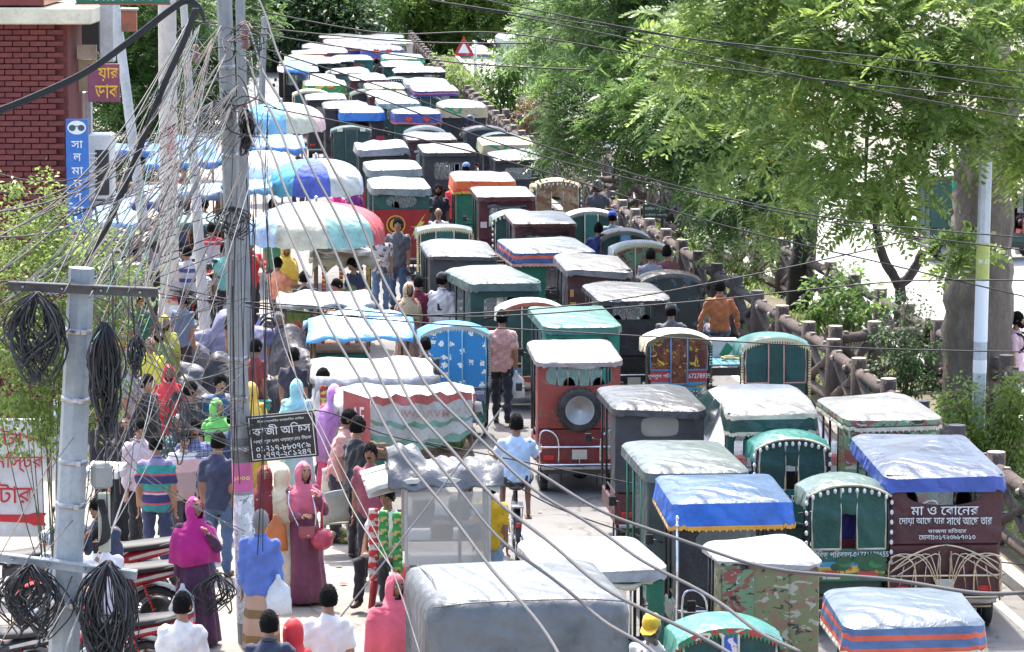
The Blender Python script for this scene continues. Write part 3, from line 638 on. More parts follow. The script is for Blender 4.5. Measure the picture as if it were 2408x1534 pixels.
pole('right_pole', 'straight grey pole with stuck posters in front of the huge trunk', pp, D(2318,380, K*27.9), .092, .085, mat('concrete', (.5,.52,.53)), 8,
     posters=((.19,.25,mat('paint',(.25,.45,.55)),None),(.36,.40,WHITEPL,None),(.455,.64,mat('plain',(.75,.77,.8)),None),(.645,.755,mat('paint',(.5,.55,.15)),('W-03', WHITEPL, .07)))).name = 'concrete_pole'
pole('grey_post', 'square grey pillar beside the crossed log braces', I(1575,500), D(1582,425,I(1575,500).y), .15, .15, mat('concrete', (.5,.5,.5)), 4, cat='post', group=None)
a = I(1542, 560); t = thing('mosque_sign', 'dark green sign board with white Bengali words on the median', 'sign', a); zc = D(1543,497,a.y).z
mb = MB(); mb.box((0,0,zc), (.6,.04,.33), bev=.01); mb.build('board', mat('paint', (.05,.1,.06)), t); text('মসজিদ ও মাদ্রা', t, 0, zc+.06, -.023, .5, .1, WHITEPL); text('কাজীহাটা, রাজশাহী', t, 0, zc-.08, -.023, .5, .06, WHITEPL)
mb = MB(); mb.tube([(-.2,.03,0),(-.2,.03,zc)], .02); mb.tube([(.2,.03,0),(.2,.03,zc)], .02); mb.build('posts', STEEL, t)
a = I(1118, 232); t = thing('warning_sign', 'red and white triangular warning sign on a pale post', 'road sign', a); zc = D(1091,112,a.y).z; xo = D(1091,112,a.y).x-a.x
mb = MB(); mb.tube([(0,0,0),(0,0,zc+.2)], .06); mb.build('post', mat('paint', (.6,.6,.58)), t)
mb = MB(); tri = [(xo-.4,-.1,zc-.3),(xo+.4,-.1,zc-.3),(xo,-.1,zc+.42)]; mb.loft([tri, [(x,y+.03,z) for x,y,z in tri]], 0, True, True, True, False); mb.build('plate', mat('paint', (.55,.03,.04)), t)
mb = MB(); mb.poly([(xo-.22,-.105,zc-.2),(xo+.22,-.105,zc-.2),(xo,-.105,zc+.2)]); mb.build('face', WHITEPL, t)
# the black office sign on the pole
def office_sign():
    Y = pb.y-.16; a = D(664, 1026, Y); t = thing('office_sign', 'black hand-painted office sign with white Bengali lettering on the pole', 'sign', a); t.rotation_euler = (0, R(-5.5), 0)
    w, h = .735, .5; mb = MB(); mb.box((0,0,0), (w,.035,h), bev=.006); mb.build('board', mat('paint', (.014,.014,.014), grime=.15), t); WP = mat('plain', (.7,.7,.68), .6)
    for nm, c, d in (('rim',(0,-.018,h/2-.025),(w-.05,.008,.008)),('rim',(0,-.018,-h/2+.025),(w-.05,.008,.008)),('rim',(-w/2+.03,-.018,0),(.008,.008,h-.05)),('rim',(w/2-.03,-.018,0),(.008,.008,h-.05))):
        mb = MB(); mb.box(c, d); mb.build(nm, WP, t)
    for s, z, ww, hh in (('বিসমিল্লাহির রাহমানির রাহিম',.178,.5,.035),('কাজী অফিস',.085,.62,.115),('লক্ষীপুর ৬নং ওয়ার্ড,রাঃ সিঃক',-.035,.62,.055),('০১৭১৭-৮৮৩৭৫৯',-.115,.58,.06),('০১৭৭৭-২৫১২৪৭',-.185,.58,.06)):
        text(s, t, 0, z, -.02, ww, hh, WP)
    mb = MB(); mb.tube([(-w/2-.12,.1,.12),(w/2,.03,.12)], .012); mb.tube([(-w/2-.12,.1,-.16),(w/2,.03,-.16)], .012); mb.build('bracket', STEEL, t)
office_sign()

rn = random.Random(77); mb = MB()
for k in range(420):
    y = rn.uniform(K*20, K*48); ax = np.interp(y, YS, [p.x for p in A_]); x = ax-rn.uniform(.6, 13.5); sz = rn.uniform(.02,.07); a = rn.uniform(0,6.3); z = .012+rn.uniform(0,.012)
    q = [(x+sz*rn.uniform(.6,1)*math.cos(a+i*1.57), y+sz*rn.uniform(.6,1)*math.sin(a+i*1.57), z+rn.uniform(0,.015)) for i in range(4)]; mb.add(q, [(0,1,2,3)], rn.randrange(4))
mb.build('litter', [mat('plain',(.5,.48,.44)), mat('plain',(.12,.1,.07)), mat('plain',(.3,.05,.04)), mat('plain',(.06,.12,.04))], label='scraps of litter and leaves on the road', cat='litter', kind='stuff')
# ================================================================== vehicles
C = dict(dkgreen=(.008,.055,.045), green=(.012,.15,.085), teal=(.02,.14,.12), maroon=(.10,.016,.022), black=(.014,.014,.017), grey=(.10,.10,.11), ltgrey=(.34,.35,.37),
         silver=(.33,.33,.35), white=(.46,.46,.45), blue=(.02,.12,.5), navy=(.025,.035,.2), red=(.4,.025,.025), dred=(.2,.02,.02), brown=(.16,.085,.045), orange=(.62,.16,.02),
         cream=(.6,.53,.4), yellow=(.62,.45,.05), purple=(.12,.03,.14), greygreen=(.09,.14,.13), dusty=(.22,.2,.2), skyblue=(.2,.4,.65), pink=(.6,.25,.3))
CAMO = mat('print', (.2,.22,.1), layers=(((.27,.16,.1),4.5,.52),((.05,.055,.04),6,.585),((.42,.4,.3),5,.6)), dist=1.2)
CAMOR = mat('print', (.16,.27,.14), layers=(((.27,.08,.06),4,.51),((.03,.03,.03),6,.6),((.45,.46,.4),6,.62)), dist=1.4)
LEAFP = mat('print', (.17,.05,.012), layers=(((.09,.02,.015),3,.5),((.6,.46,.03),6,.61)), dist=2.2, stretch=(1,1,1))
PRINTG = mat('print', (.42,.34,.2), layers=(((.02,.25,.1),2.6,.55),((.02,.06,.3),5,.64)), dist=1.0)
PRINTF = mat('print', (.4,.38,.3), layers=(((.03,.2,.06),3,.5),((.5,.05,.05),4.6,.6),((.6,.45,.05),6,.64)), dist=.8)
PRINTO = mat('print', (.62,.12,.02), layers=(((.6,.05,.03),2.4,.52),((.05,.05,.3),3.6,.64),((.04,.3,.08),4.4,.66)), dist=.8)
PRINTGY = mat('print', (.3,.36,.35), layers=(((.12,.2,.2),5,.5),((.5,.52,.5),7,.58)), dist=1.0)
PRINTBR = mat('print', (.3,.19,.1), layers=(((.2,.1,.05),3,.5),((.4,.3,.18),5,.58),((.1,.2,.04),4,.66)), dist=1.0)
BLUEFL = mat('floral', (.02,.22,.5), sc=6.5)
DARKFL = mat('print', (.02,.03,.028), layers=(((.05,.1,.16),5,.6),((.25,.1,.08),7,.68)), dist=.6)
def M_(c, kind='tarp'):
    if isinstance(c, bpy.types.Material): return c
    return mat(kind, C[c] if isinstance(c, str) else c)
GLASS = mat('glass', (.55,.6,.6), alpha=.3); PANE = mat('glass', (.3,.28,.24), .35, alpha=.75); LAMPR = mat('plain', (.5,.01,.01), .2); TRIM = mat('cloth', (.62,.55,.36))
FOAM = mat('cloth', (.06,.05,.05))
def wheel_mesh(r, w, rim, spokes=False):
    mb = MB(); mb.lathe_x((0,0,0), [(-w*.5,r*.66),(-w*.5,r*.88),(-w*.32,r*.985),(w*.32,r*.985),(w*.5,r*.88),(w*.5,r*.66)], 20, 0, False)
    for k in range(24 if not spokes else 0):
        a = 2*math.pi*k/24; mb.box((0, math.cos(a)*r*.985, math.sin(a)*r*.985), (w*.7,.03,.014), rx=a)
    ty = mb.mesh('tyre', RUBBER); mb = MB()
    if spokes:
        mb.lathe_x((0,0,0), [(-w*.4,r*.8),(-w*.4,r*.84),(w*.4,r*.84),(w*.4,r*.8)], 20); mb.lathe_x((0,0,0), [(-w,r*.08),(w,r*.08)], 8)
        for k in range(14):
            a = 2*math.pi*k/14; mb.tube([(w*.6*(-1)**k,0,0),(0,math.cos(a)*r*.82,math.sin(a)*r*.82)], .006, 4)
    else:
        mb.lathe_x((0,0,0), [(-w*.4,r*.67),(-w*.42,r*.62),(-w*.16,r*.58),(-w*.1,r*.36),(-w*.24,r*.3),(-w*.24,r*.1),(w*.24,r*.1),(w*.24,r*.3),(w*.1,r*.36),(w*.16,r*.58),(w*.42,r*.62),(w*.4,r*.67)], 20)
        for k in range(5):
            a = 2*math.pi*k/5; mb.sph((-w*.25, math.cos(a)*r*.22, math.sin(a)*r*.22), .016, 6, 4)
        for k in range(7):
            a = 2*math.pi*k/7; mb.sph((-w*.135, math.cos(a)*r*.47, math.sin(a)*r*.47), (.006,r*.07,r*.07), 7, 4, 1)
    return ty, mb.mesh('rim', [rim, DARK])
def tyre_ring(r, w, n=20):                            # a hollow tyre for spoked wheels
    mb = MB(); rings = []
    for k in range(n+1):
        a = 2*math.pi*k/n
        rings.append([(w*.5*math.cos(b), (r*.92+w*.5*math.sin(b))*math.cos(a), (r*.92+w*.5*math.sin(b))*math.sin(a)) for b in [2*math.pi*j/8 for j in range(8)]])
    mb.loft(rings, 0, True); return mb.mesh('tyre', RUBBER)
AW_T, AW_R = wheel_mesh(.24, .11, mat('metal', (.5,.5,.5), .45)); RW_R = wheel_mesh(.33, .05, STEEL, True)[1]; RW_T = tyre_ring(.35, .055)
CW_T, CW_R = wheel_mesh(.31, .19, mat('metal', (.6,.6,.6), .3)); BW_T = tyre_ring(.33, .045); BW_R = wheel_mesh(.31, .04, CHROME, True)[1]
def put_wheel(t, x, y, r, T, Rm, rz=0):
    w = link('wheel', Rm, t, loc=(x, y, r), rot=(0,0,rz)); link('tyre', T, w)
def dome_roof(mb, w, l, z, dome=.07, skirt=.05, y0=0, mats=(0,0), bands=None, wav=.012, rad=.12, seed=0, flare=.02):
    """tarpaulin stretched over a frame: crown, soft edge, hanging skirt"""
    rn = random.Random(seed); n = 14; base = rr(w, l, rad, n//2, 0, l/2+y0); N_ = len(base); cx, cy = 0, l/2+y0
    ph = [rn.uniform(0,6.3) for _ in range(6)]
    rings = []
    for f in (.04,.3,.55,.75,.88,.955,1.0):
        ring = []
        for k, (x, y) in enumerate(base):
            xx, yy = cx+(x-cx)*f, cy+(y-cy)*f
            zz = z + dome*(1-f**2.4) - .018*(f > .99) + wav*math.sin(xx*5+ph[0])*math.sin(yy*3.1+ph[1])*1.2 + wav*.6*math.sin(yy*9+ph[2])*f
            ring.append((xx, yy, zz))
        rings.append(ring)
    mb.loft(rings, mats[0], True, True, False)
    last = rings[-1]; bands = bands or [(skirt, mats[1])]; zc = 0
    for bh, bm in bands:
        rs = [last]
        for s_ in (.5, 1.0):
            zz = zc+bh*s_; ring = []
            for k, (x, y) in enumerate(base):
                sc = 1 + flare*zz/.2; wv = wav*.8*math.sin(k*1.9+ph[3])*(zz/.15)
                ring.append((cx+(x-cx)*(sc+wv), cy+(y-cy)*(sc+wv*.5), rings[-1][k][2]-zz - (wav*.6*math.sin(k*2.3+ph[4]) if s_ == 1 else 0)))
            rs.append(ring)
        mb.loft(rs, bm, True); last = rs[-1]; zc += bh
    return last
def fringe(ring, h, m, parent, n=4, name='fringe', back_only=False):
    mb = MB(); N_ = len(ring)
    for k in range(N_):
        a, b = Vector(ring[k]), Vector(ring[(k+1)%N_]); q = max(1, int((b-a).length/.035))
        nrm = Vector((b.y-a.y, a.x-b.x, 0)); nrm = nrm.normalized()*.006 if nrm.length > 0 else Vector((0,0,0))
        for j in range(q):
            p0, p1 = a.lerp(b, j/q)+nrm, a.lerp(b, (j+1)/q)+nrm; hh = h*(1 if j % 2 else .72)
            mb.add([p0+Vector((0,0,.015)), p1+Vector((0,0,.015)), p1-Vector((0,0,hh*.6)), (p0+p1)/2-Vector((0,0,hh)), p0-Vector((0,0,hh*.6))], [(0,4,3,2,1)])
    mb.build(name, m, parent)
def holed(mb, w, h, hc, hw, hh, shape, z0, y=0, mat_=0, th=.02, n=48, bow=.0):
    """upright cloth back with an opening, facing -y"""
    angs = sorted(set([2*math.pi*k/n for k in range(n)] + [math.atan2(sz*h/2-hc[1], sx*w/2-hc[0]) % (2*math.pi) for sx in (1,-1) for sz in (1,-1)]))
    O, In = [], []
    for a in angs:
        dx, dz = math.cos(a), math.sin(a); t = 1e9
        if dx: t = min(t, ((w/2 if dx > 0 else -w/2)-hc[0])/dx)
        if dz: t = min(t, ((h/2 if dz > 0 else -h/2)-hc[1])/dz)
        O.append((hc[0]+dx*t, hc[1]+dz*t)); e = {'rect': 10, 'round': 4, 'oval': 2.2}[shape]
        r = 1/((abs(dx)/hw)**e + (abs(dz)/hh)**e)**(1/e); In.append((hc[0]+dx*r, hc[1]+dz*r))
    zc = z0+h/2
    def P(q, yy): return [(x, yy-bow*math.cos(x/w*math.pi), zc+z) for x, z in q]
    mid = [((a[0]+b[0])/2, (a[1]+b[1])/2) for a, b in zip(O, In)]
    mb.loft([P(O,y+th), P(O,y), P(mid,y-.006), P(In,y-.004), P(In,y+th)], mat_, True, smooth=False)
def seam(mb, pts, r=.006, m=0): mb.tube(pts, r, 4, m)
def mural(parent, x0, x1, z0, z1, y, kind=0, seed=0):
    rn = random.Random(seed); w, h = x1-x0, z1-z0; mb = MB()
    cols = [(.05,.3,.5),(.75,.5,.08),(.55,.1,.05),(.03,.22,.06),(.6,.58,.5),(.5,.05,.04),(.02,.1,.04),(.7,.25,.04),(.15,.1,.06)]
    ms = [mat('paint', c, grime=.2) for c in cols]; yy = [y]
    def nxt(): yy[0] -= .0012; return yy[0]
    def pl(pts, m): q = nxt(); mb.poly([(x0+a*w, q, z0+b*h) for a, b in pts], m)
    sky = 1 if kind in (0, 2) else 0
    pl([(0,.35),(1,.35),(1,1),(0,1)], sky); pl([(0,.72),(1,.8),(1,1),(0,1)], 0 if sky else 4); pl([(0,0),(1,0),(1,.36),(.6,.42),(.3,.33),(0,.4)], 3 if kind != 2 else 7)
    def house(a, b, s, wc, rc):
        pl([(a,b),(a+.16*s,b),(a+.16*s,b+.26*s),(a,b+.26*s)], wc); pl([(a-.03*s,b+.24*s),(a+.19*s,b+.24*s),(a+.08*s,b+.52*s)], rc); pl([(a+.19*s,b+.24*s),(a+.08*s,b+.52*s),(a+.3*s,b+.5*s),(a+.4*s,b+.24*s)], 5)
        pl([(a+.17*s,b),(a+.37*s,b),(a+.37*s,b+.24*s),(a+.17*s,b+.24*s)], wc); pl([(a+.05*s,b),(a+.1*s,b),(a+.1*s,b+.15*s),(a+.05*s,b+.15*s)], 8)
    def treep(a, b, s, m=3):
        pl([(a-.008,b),(a+.008,b),(a+.006,b+.3*s),(a-.006,b+.3*s)], 8)
        for q in range(3): cx, cz = a+rn.uniform(-.04,.04)*s, b+(.25+.12*q)*s; pl([(cx+.07*s*math.cos(k*.785), cz+.16*s*math.sin(k*.785)) for k in range(8)], m if q % 2 else 6)
    n_ = nxt(); mb.disc((x0+w*.52, n_, z0+h*.66), h*.13, mat=2)
    if kind == 0: treep(.38,.4,1.3); treep(.45,.4,1.4); treep(.72,.32,1.6); treep(.85,.35,1.7,7); treep(.93,.34,1.5); house(.6,.1,.8,0,5); house(.05,.12,.9,4,7)
    elif kind == 1: house(.05,.15,1.2,4,2); house(.3,.12,1.0,1,5); treep(.7,.3,1.6); treep(.8,.3,1.4); treep(.93,.3,1.2,6); pl([(.6,.1),(.9,.05),(.98,.18),(.8,.28),(.62,.22)], 0)
    else:
        house(.04,.12,1.1,1,7); house(.2,.08,.9,4,2); pl([(.55,.3),(.62,.85),(.9,.7),(.98,.4),(.8,.1),(.62,.12)], 0); n_ = nxt(); mb.disc((x0+w*.8, n_, z0+h*.4), h*.24, mat=6)
        for k in range(6): n_ = nxt(); mb.disc((x0+w*(.8+.06*math.cos(k)), n_, z0+h*(.4+.13*math.sin(k))), h*.05, mat=4)
        pl([(.5,.85),(.75,.78),(.98,.95),(.98,.9),(.74,.72),(.5,.8)], 8)
    return mb.build('painted_panel', ms, parent)
VEH = {}
def auto(key, px, py, label, W=1.2, H=1.8, L=2.3, roof='white', rear='black', body='green', skirt=.05, bands=None, frg=None, win='rect', wz=(1.32,1.68), ww=.62, wx=0, bars=0,
         roll=None, pane=None, rz=None, tail='box', texts=(), dome=.085, low=.95, sk=None, side=None, mur=None, cat='auto rickshaw', group='auto rickshaws in the jam', over=.03, spare=False, rod=False, plate=True, sticker=None, post=None, wav=.022, loc=None, backflap=None, seams=True, name='auto_rickshaw', seatcol=FOAM, rearkind='canvas'):
    p = loc if loc is not None else I(px, py, H); h = heading(p.y) if rz is None else rz
    W *= .94; t = thing(name, label, cat, (p.x, p.y, 0), h, group); VEH[key] = t; rn = random.Random(hash(label) % 9999 if False else sum(map(ord, label)))
    bm, rm, sm = M_(body, 'paint'), M_(rear, rearkind), M_(side or rear, 'canvas')
    # chassis, axle, wheels
    mb = MB(); mb.box((0, L*.5, .31), (W*.6, L*.9, .07)); mb.box((0,.03,.31), (W*.86,.06,.06)); mb.tube([(-W/2+.08,.42,.24),(W/2-.08,.42,.24)], .035, 8); mb.sph((.05,.42,.24), (.12,.1,.1), 8, 6)
    for x in (-.3,.3): mb.box((x,.42,.29), (.05,.7,.03)); mb.tube([(x*.8,.02,.3),(x*.8,.0,.14)], .012, 4)
    mb.build('chassis', mat('paint', (.03,.03,.03)), t)
    put_wheel(t, -W/2+.1, .42, .24, AW_T, AW_R); put_wheel(t, W/2-.1, .42, .24, AW_T, AW_R, math.pi); put_wheel(t, 0, L-.12, .24, AW_T, AW_R)
    # tub
    mb = MB(); mb.box((0,.05,(low+.36)/2), (W-.06,.08,low-.36), bev=.025)
    for s in (-1,1):
        mb.box((s*(W/2-.03), .32, (low+.36)/2), (.05,.5,low-.36), bev=.02); mb.box((s*(W/2-.04), L*.55, .5), (.05, L*.62, .22), bev=.02)
        mb.tube([(s*(W/2-.05), .18, .36),(s*(W/2-.02),.25,.5),(s*(W/2-.02),.42,.56),(s*(W/2-.02),.6,.5),(s*(W/2-.05),.66,.36)], .03, 6)
    mb.box((0, L*.5, .38), (W-.12, L*.85, .05)); mb.box((0, L-.14, .6), (W*.62,.1,.55), bev=.04)
    mb.build('tub', bm, t)
    mb = MB(); mb.box((0,.45,.6), (W-.2,.4,.14), bev=.03); mb.box((0,.16,.88), (W-.2,.1,.5), bev=.04); mb.box((0,L*.6,.62), (W-.3,.36,.12), bev=.03); mb.box((0,L*.52,.85), (W-.34,.08,.34), bev=.03); mb.build('seats', seatcol, t)
    # frame
    pm = M_(post or 'black', 'paint'); mb = MB(); x_ = W/2-.035
    for s in (-1,1):
        for y, z0 in ((.06,low-.05),(L*.36,.4),(L*.68,.4),(L-.12,.6)): mb.tube([(s*x_,y,z0),(s*x_,y,H-.03)], .017, 6)
        mb.tube([(s*x_,.06,H-.035),(s*x_,L-.12,H-.035)], .016, 5); mb.tube([(s*x_,.3,.8),(s*x_,L*.36,.72),(s*x_,L*.6,.72)], .014, 5)
    for y in (.06,L*.5,L-.12): mb.tube([(-x_,y,H-.04),(x_,y,H-.04)], .015, 5)
    mb.build('frame', pm, t)
    mb = MB(); mb.box((0,L-.1,1.22), (W*.8,.012,.62)); mb.build('windscreen', GLASS, t)
    mb = MB(); mb.tube([(-.3,L-.3,1.02),(0,L-.2,.98),(.3,L-.3,1.02)], .014, 5); mb.tube([(0,L-.22,.98),(0,L-.1,.4)], .02, 5); mb.build('handlebar', BLACKP, t)
    for s in (-1,1):
        mb = MB(); mb.tube([(s*W*.5,L-.15,1.15),(s*(W*.5+.12),L-.2,1.2)], .009, 4); mb.box((s*(W*.5+.15),L-.2,1.2), (.09,.025,.12), bev=.02); mb.build('mirror', BLACKP, t)
    # cloth back with its opening
    zt = H-.02; hR = zt-low
    mb = MB(); zc = low+hR/2
    if win == 'none':
        mb.box((0,-.005,zc), (W-.02,.024,hR), bev=.006)
        if seams:
            for x in (-W*.24, W*.2): mb.tube([(x,-.02,low),(x,-.022,zt)], .007, 4)
    else: holed(mb, W-.02, hR, (wx, (wz[0]+wz[1])/2-zc), ww*W/2, (wz[1]-wz[0])/2, win if win != 'pane' else 'round', low, 0)
    back = mb.build('rear_curtain', rm, t)
    for s in (-1,1):
        mb = MB(); mb.box((s*(W/2-.012), .24, zc), (.02,.46,hR), bev=.006); mb.build('side_curtain', sm, t)
    if win != 'none':
        if pane or win == 'pane':
            mb = MB(); mb.box((wx,.012,(wz[0]+wz[1])/2), (ww*W*1.04,.006,(wz[1]-wz[0])*1.04)); mb.build('window_pane', pane if isinstance(pane, bpy.types.Material) else PANE, t)
        for k in range(bars):
            mb = MB(); x = wx + ww*W*((k+1)/(bars+1)-.5); mb.tube([(x,.03,wz[0]-.03),(x,.03,wz[1]+.03)], .011, 5); mb.build('window_bar', mat('metal',(.5,.48,.45),.45), t)
        if roll:
            mb = MB(); q = [(wx+ww*W*(-.56+1.12*k/6), -.035-.01*math.sin(k*2.), wz[1]+.02+.018*math.sin(k*1.3)-.02*(k in (2,3,4))) for k in range(7)]
            mb.tube(q, [.03+.012*math.sin(k*2.2) for k in range(7)], 8); mb.build('rolled_flap', M_(roll,'canvas'), t)
    if backflap:
        x0, x1, z0, z1, fm = backflap; mb = MB(); mb.box(((x0+x1)/2,-.022,(z0+z1)/2), (x1-x0,.012,z1-z0), bev=.004); mb.build('rear_flap', M_(fm,'canvas'), t)
    # roof
    mb = MB(); bands_ = [(b, i+1) for i, (b, c) in enumerate(bands)] if bands else [(skirt, 1)]
    ring = dome_roof(mb, W+2*over, L+.16, H, dome, skirt, -.07, (0,0), bands_, wav, seed=len(label)+int(p.y*3), rad=.15)
    rc = roof if isinstance(roof, bpy.types.Material) else tuple(x*(.26 if not sk else .45) for x in roof) if isinstance(roof, tuple) else tuple(x*(.42 if not sk else .7) for x in C[roof])  # where skirts take the rear colour, the paler top carries glare in its colour
    skm = M_(rc,'tarp') if sk == 'same' else M_(sk or (rear if not isinstance(rear, bpy.types.Material) or rearkind != 'paint' else rc),'tarp')
    mb.build('roof_cover', [M_(rc,'tarp')]+([M_(c,'tarp') for _, c in bands] if bands else [skm]), t)
    if frg: fringe(ring, .05, M_(frg,'cloth'), t)
    # tail furniture
    if tail in ('rails','ornate'):
        cm = CHROME if tail == 'rails' else mat('metal', (.62,.5,.36), .35); mb = MB(); e = W/2
        for z in (.42,.66): mb.tube([(-e,.25,z),(-e-.01,-.05,z),(-e*.9,-.09,z),(e*.9,-.09,z),(e+.01,-.05,z),(e,.25,z)], .014, 6)
        for s in (-1,1):
            mb.tube(catmull([(s*e*.95,-.09,.38),(s*e*.95,-.09,.82),(s*e*.72,-.09,.88),(s*e*.52,-.09,.76),(s*e*.5,-.09,.45)], 4), .013, 6)
        if tail == 'ornate':
            zz_ = lambda q: [(x, y, .42+(z-.42)*1.35) for x, y, z in q]
            for s in (-1,1):
                for a in (.25,.5,.75,1.0): mb.tube(catmull(zz_([(0+s*.05,-.1,.45+a*.0),(s*e*.35*a,-.1,.62+.1*a),(s*e*.7*a,-.1,.78),(s*e*.95,-.1,.5+.25*a)]), 4), .009, 5)
                for k in range(4): mb.tube(zz_([(s*e*(.15+.22*k),-.09,.44),(s*e*(.1+.2*k),-.09,.8-.04*k)]), .008, 5)
                mb.tube(catmull(zz_([(s*e*.95,-.1,.62),(s*e*.6,-.1,.76),(s*e*.25,-.1,.83),(0,-.1,.85)]), 4), .012, 5)
            for z in (.46,.5,.54): mb.tube([(-e*.8,-.1,z-.14),(e*.8,-.1,z-.14)], .008, 4)
        else: mb.tube([(0,-.09,.42),(0,-.09,.62)], .012, 5)
        mb.build('tail_rails', cm, t)
    if tail != 'none':
        for s in (-1,1):
            mb = MB(); mb.box((s*W*.36,-.002,.5), (.15,.03,.07), bev=.01); mb.build('tail_lamp', LAMPR, t)
        mb = MB(); mb.box((0,-.003,.36), (W-.1,.03,.05), bev=.01); mb.build('bumper', STEEL, t)
        if plate:
            mb = MB(); mb.box((0,-.1 if tail != 'box' else -.02,.56), (.2,.012,.13), bev=.003); mb.build('number_plate', mat('paint',(.5,.48,.42)), t)
    if spare:
        w_ = link('spare_wheel', wheel_mesh(.30, .13, mat('paint',(.5,.5,.49),.4,grime=.3))[1], t, loc=(.0,-.11,1.16), rot=(0,0,R(90))); link('tyre', wheel_mesh(.30,.13,STEEL)[0], w_)
    if rod:
        mb = MB(); mb.tube([(-W/2-.03,-.06,.3),(-W/2-.03,-.06,1.62)], .014, 6); mb.sph((-W/2-.03,-.06,1.64), (.022,.022,.03), 8, 6); mb.sph((-W/2-.03,-.06,1.56), (.026,.026,.02), 8, 5); mb.build('ornament_rod', CHROME, t)
    if mur: mural(t, -W/2+.06, W/2-.06, .42, low-.02, -.03, mur[0], mur[1])
    for s, x, z, w, hh, cc in texts: text(s, t, x, z, -.03, w, hh, mat('plain', cc, .6))
    if sticker:
        for k, (x, z, w, hh, cc) in enumerate(sticker):
            mb = MB(); mb.box((x,-.016,z), (w,.006,hh)); mb.build('sticker', mat('paint', cc, grime=.2), t)
    return t
def rickshaw(key, px, py, label, W=1.0, H=1.68, hood='dkgreen', panel='dkgreen', strip=None, board=(.35,.03,.03), mur=None, texts=(), trim=TRIM, trimkind='fringe', rz=None, body='dkgreen', split=0, low=.98, pleat=5, hl=.85,
             group='cycle rickshaws in the jam', loc=None, arch=.13, stripw=.2, edge='cream', btexts=(), boardz=(.5,.93)):
    p = loc if loc is not None else I(px, py, H); h = heading(p.y) if rz is None else rz
    t = thing('cycle_rickshaw', label, 'rickshaw', (p.x, p.y, 0), h, group); VEH[key] = t
    W *= .94; low -= .24; boardz = (boardz[0]-.17, boardz[1]-.24); btexts = [(a_[0],a_[1],a_[2]-.23)+tuple(a_[3:]) for a_ in btexts]
    bm = M_(body,'paint')
    put_wheel(t, -W/2+.02, .5, .35, RW_T, RW_R); put_wheel(t, W/2-.02, .5, .35, RW_T, RW_R); put_wheel(t, 0, 2.1, .35, RW_T, RW_R)
    mb = MB(); mb.tube([(-W/2+.02,.5,.35),(W/2-.02,.5,.35)], .025, 6)
    for s in (-.3,.3): mb.tube([(s,.0,.42),(s,.5,.38),(s,1.1,.36),(0.03*s,1.7,.5)], .022, 5)
    mb.tube([(0,1.4,.38),(0,1.45,.9)], .02, 5); mb.tube([(0,1.45,.75),(0,2.0,.8)], .02, 5); mb.tube([(0,2.1,.35),(0,1.98,.95)], .02, 5); mb.tube([(-.25,1.9,1.0),(0,1.98,1.0),(.25,1.9,1.0)], .013, 5); mb.box((0,1.42,.94), (.16,.26,.06), bev=.02)
    mb.tube([(-.4,.02,.36),(.4,.02,.36)], .018, 5); mb.build('frame', mat('paint',(.04,.04,.04)), t)
    mb = MB(); mb.box((0,.45,.52), (W-.12,.8,.2), bev=.03); mb.box((0,1.1,.38), (W-.3,.5,.04), bev=.01)
    for s in (-1,1):
        mb.box((s*(W/2-.05),.42,.72), (.05,.7,.32), bev=.02); mb.tube([(s*(W/2-.02),.15,.42),(s*(W/2+.02),.25,.72),(s*(W/2+.02),.5,.78),(s*(W/2+.02),.75,.72),(s*(W/2-.02),.86,.45)], .028, 6)
    mb.build('seat_box', bm, t)
    mb = MB(); mb.box((0,.5,.6), (W-.2,.45,.12), bev=.04); mb.box((0,.2,.82), (W-.2,.1,.4), bev=.04); mb.build('seat', M_('dred','cloth'), t)
    mb = MB(); z0, z1 = boardz; mb.box((0,-.02,(z0+z1)/2), (W-.08,.03,z1-z0), bev=.01); mb.build('back_board', mat('paint', board, grime=.25), t)
    if mur: mural(t, -W/2+.06, W/2-.06, z0+.02, z0+(z1-z0)*(.62 if btexts else .95), -.037, mur[0], mur[1])
    for s, x, z, w, hh, cc in btexts: text(s, t, x, z, -.04, w, hh, mat('plain', cc, .6))
    mb = MB()
    for s in (-1,1): mb.tube([(s*(W/2-.05),-.02,.46),(s*(W/2-.02),-.03,low+.25),(s*(W/2-.04),-.02,H-.1)], .014, 5); mb.tube([(s*(W/2-.03),.3,.8),(s*(W/2-.03),.35,1.3),(s*(W/2-.05),.7,H-.15)], .012, 5)
    mb.build('hood_hoops', BLACKP, t)
    # arched hood: back panel(s) and pleated top
    def az(x, top=H): return top - arch*(abs(2*x/W))**2.3
    nx = 14
    def slab(x0, x1, zb, name, m, y=-.03, lift=0, top=None):
        mb = MB(); n = max(3, int(nx*(x1-x0)/W)); top_ = []; bot = []
        for k in range(n+1):
            x = x0+(x1-x0)*k/n; zt = (az(x)-.02 if top is None else top); bot.append((x, y-.012-lift, zb+.01*math.sin(k*2.1))); top_.append((x, y-lift+.01, zt))
        mid = [((a[0]+b[0])/2, y-.03-lift, (a[2]+b[2])/2) for a, b in zip(top_, bot)]
        f = [top_, mid, bot]; b = [[(q[0], q[1]+.014, q[2]) for q in r_] for r_ in f[::-1]]
        mb.loft(f+b+[f[0]], 0, False, smooth=False); return mb.build(name, m, t)
    pm = M_(panel,'canvas')
    def hem(x0, x1, zb):
        mb = MB(); y = -.052
        mb.tube([(x0,y,zb),(x1,y,zb)], .012, 4); mb.tube([(x0,y,zb),(x0,y+.02,az(x0)-.05)], .011, 4); mb.tube([(x1,y,zb),(x1,y+.02,az(x1)-.05)], .011, 4); mb.build('hem', M_(edge,'cloth'), t)
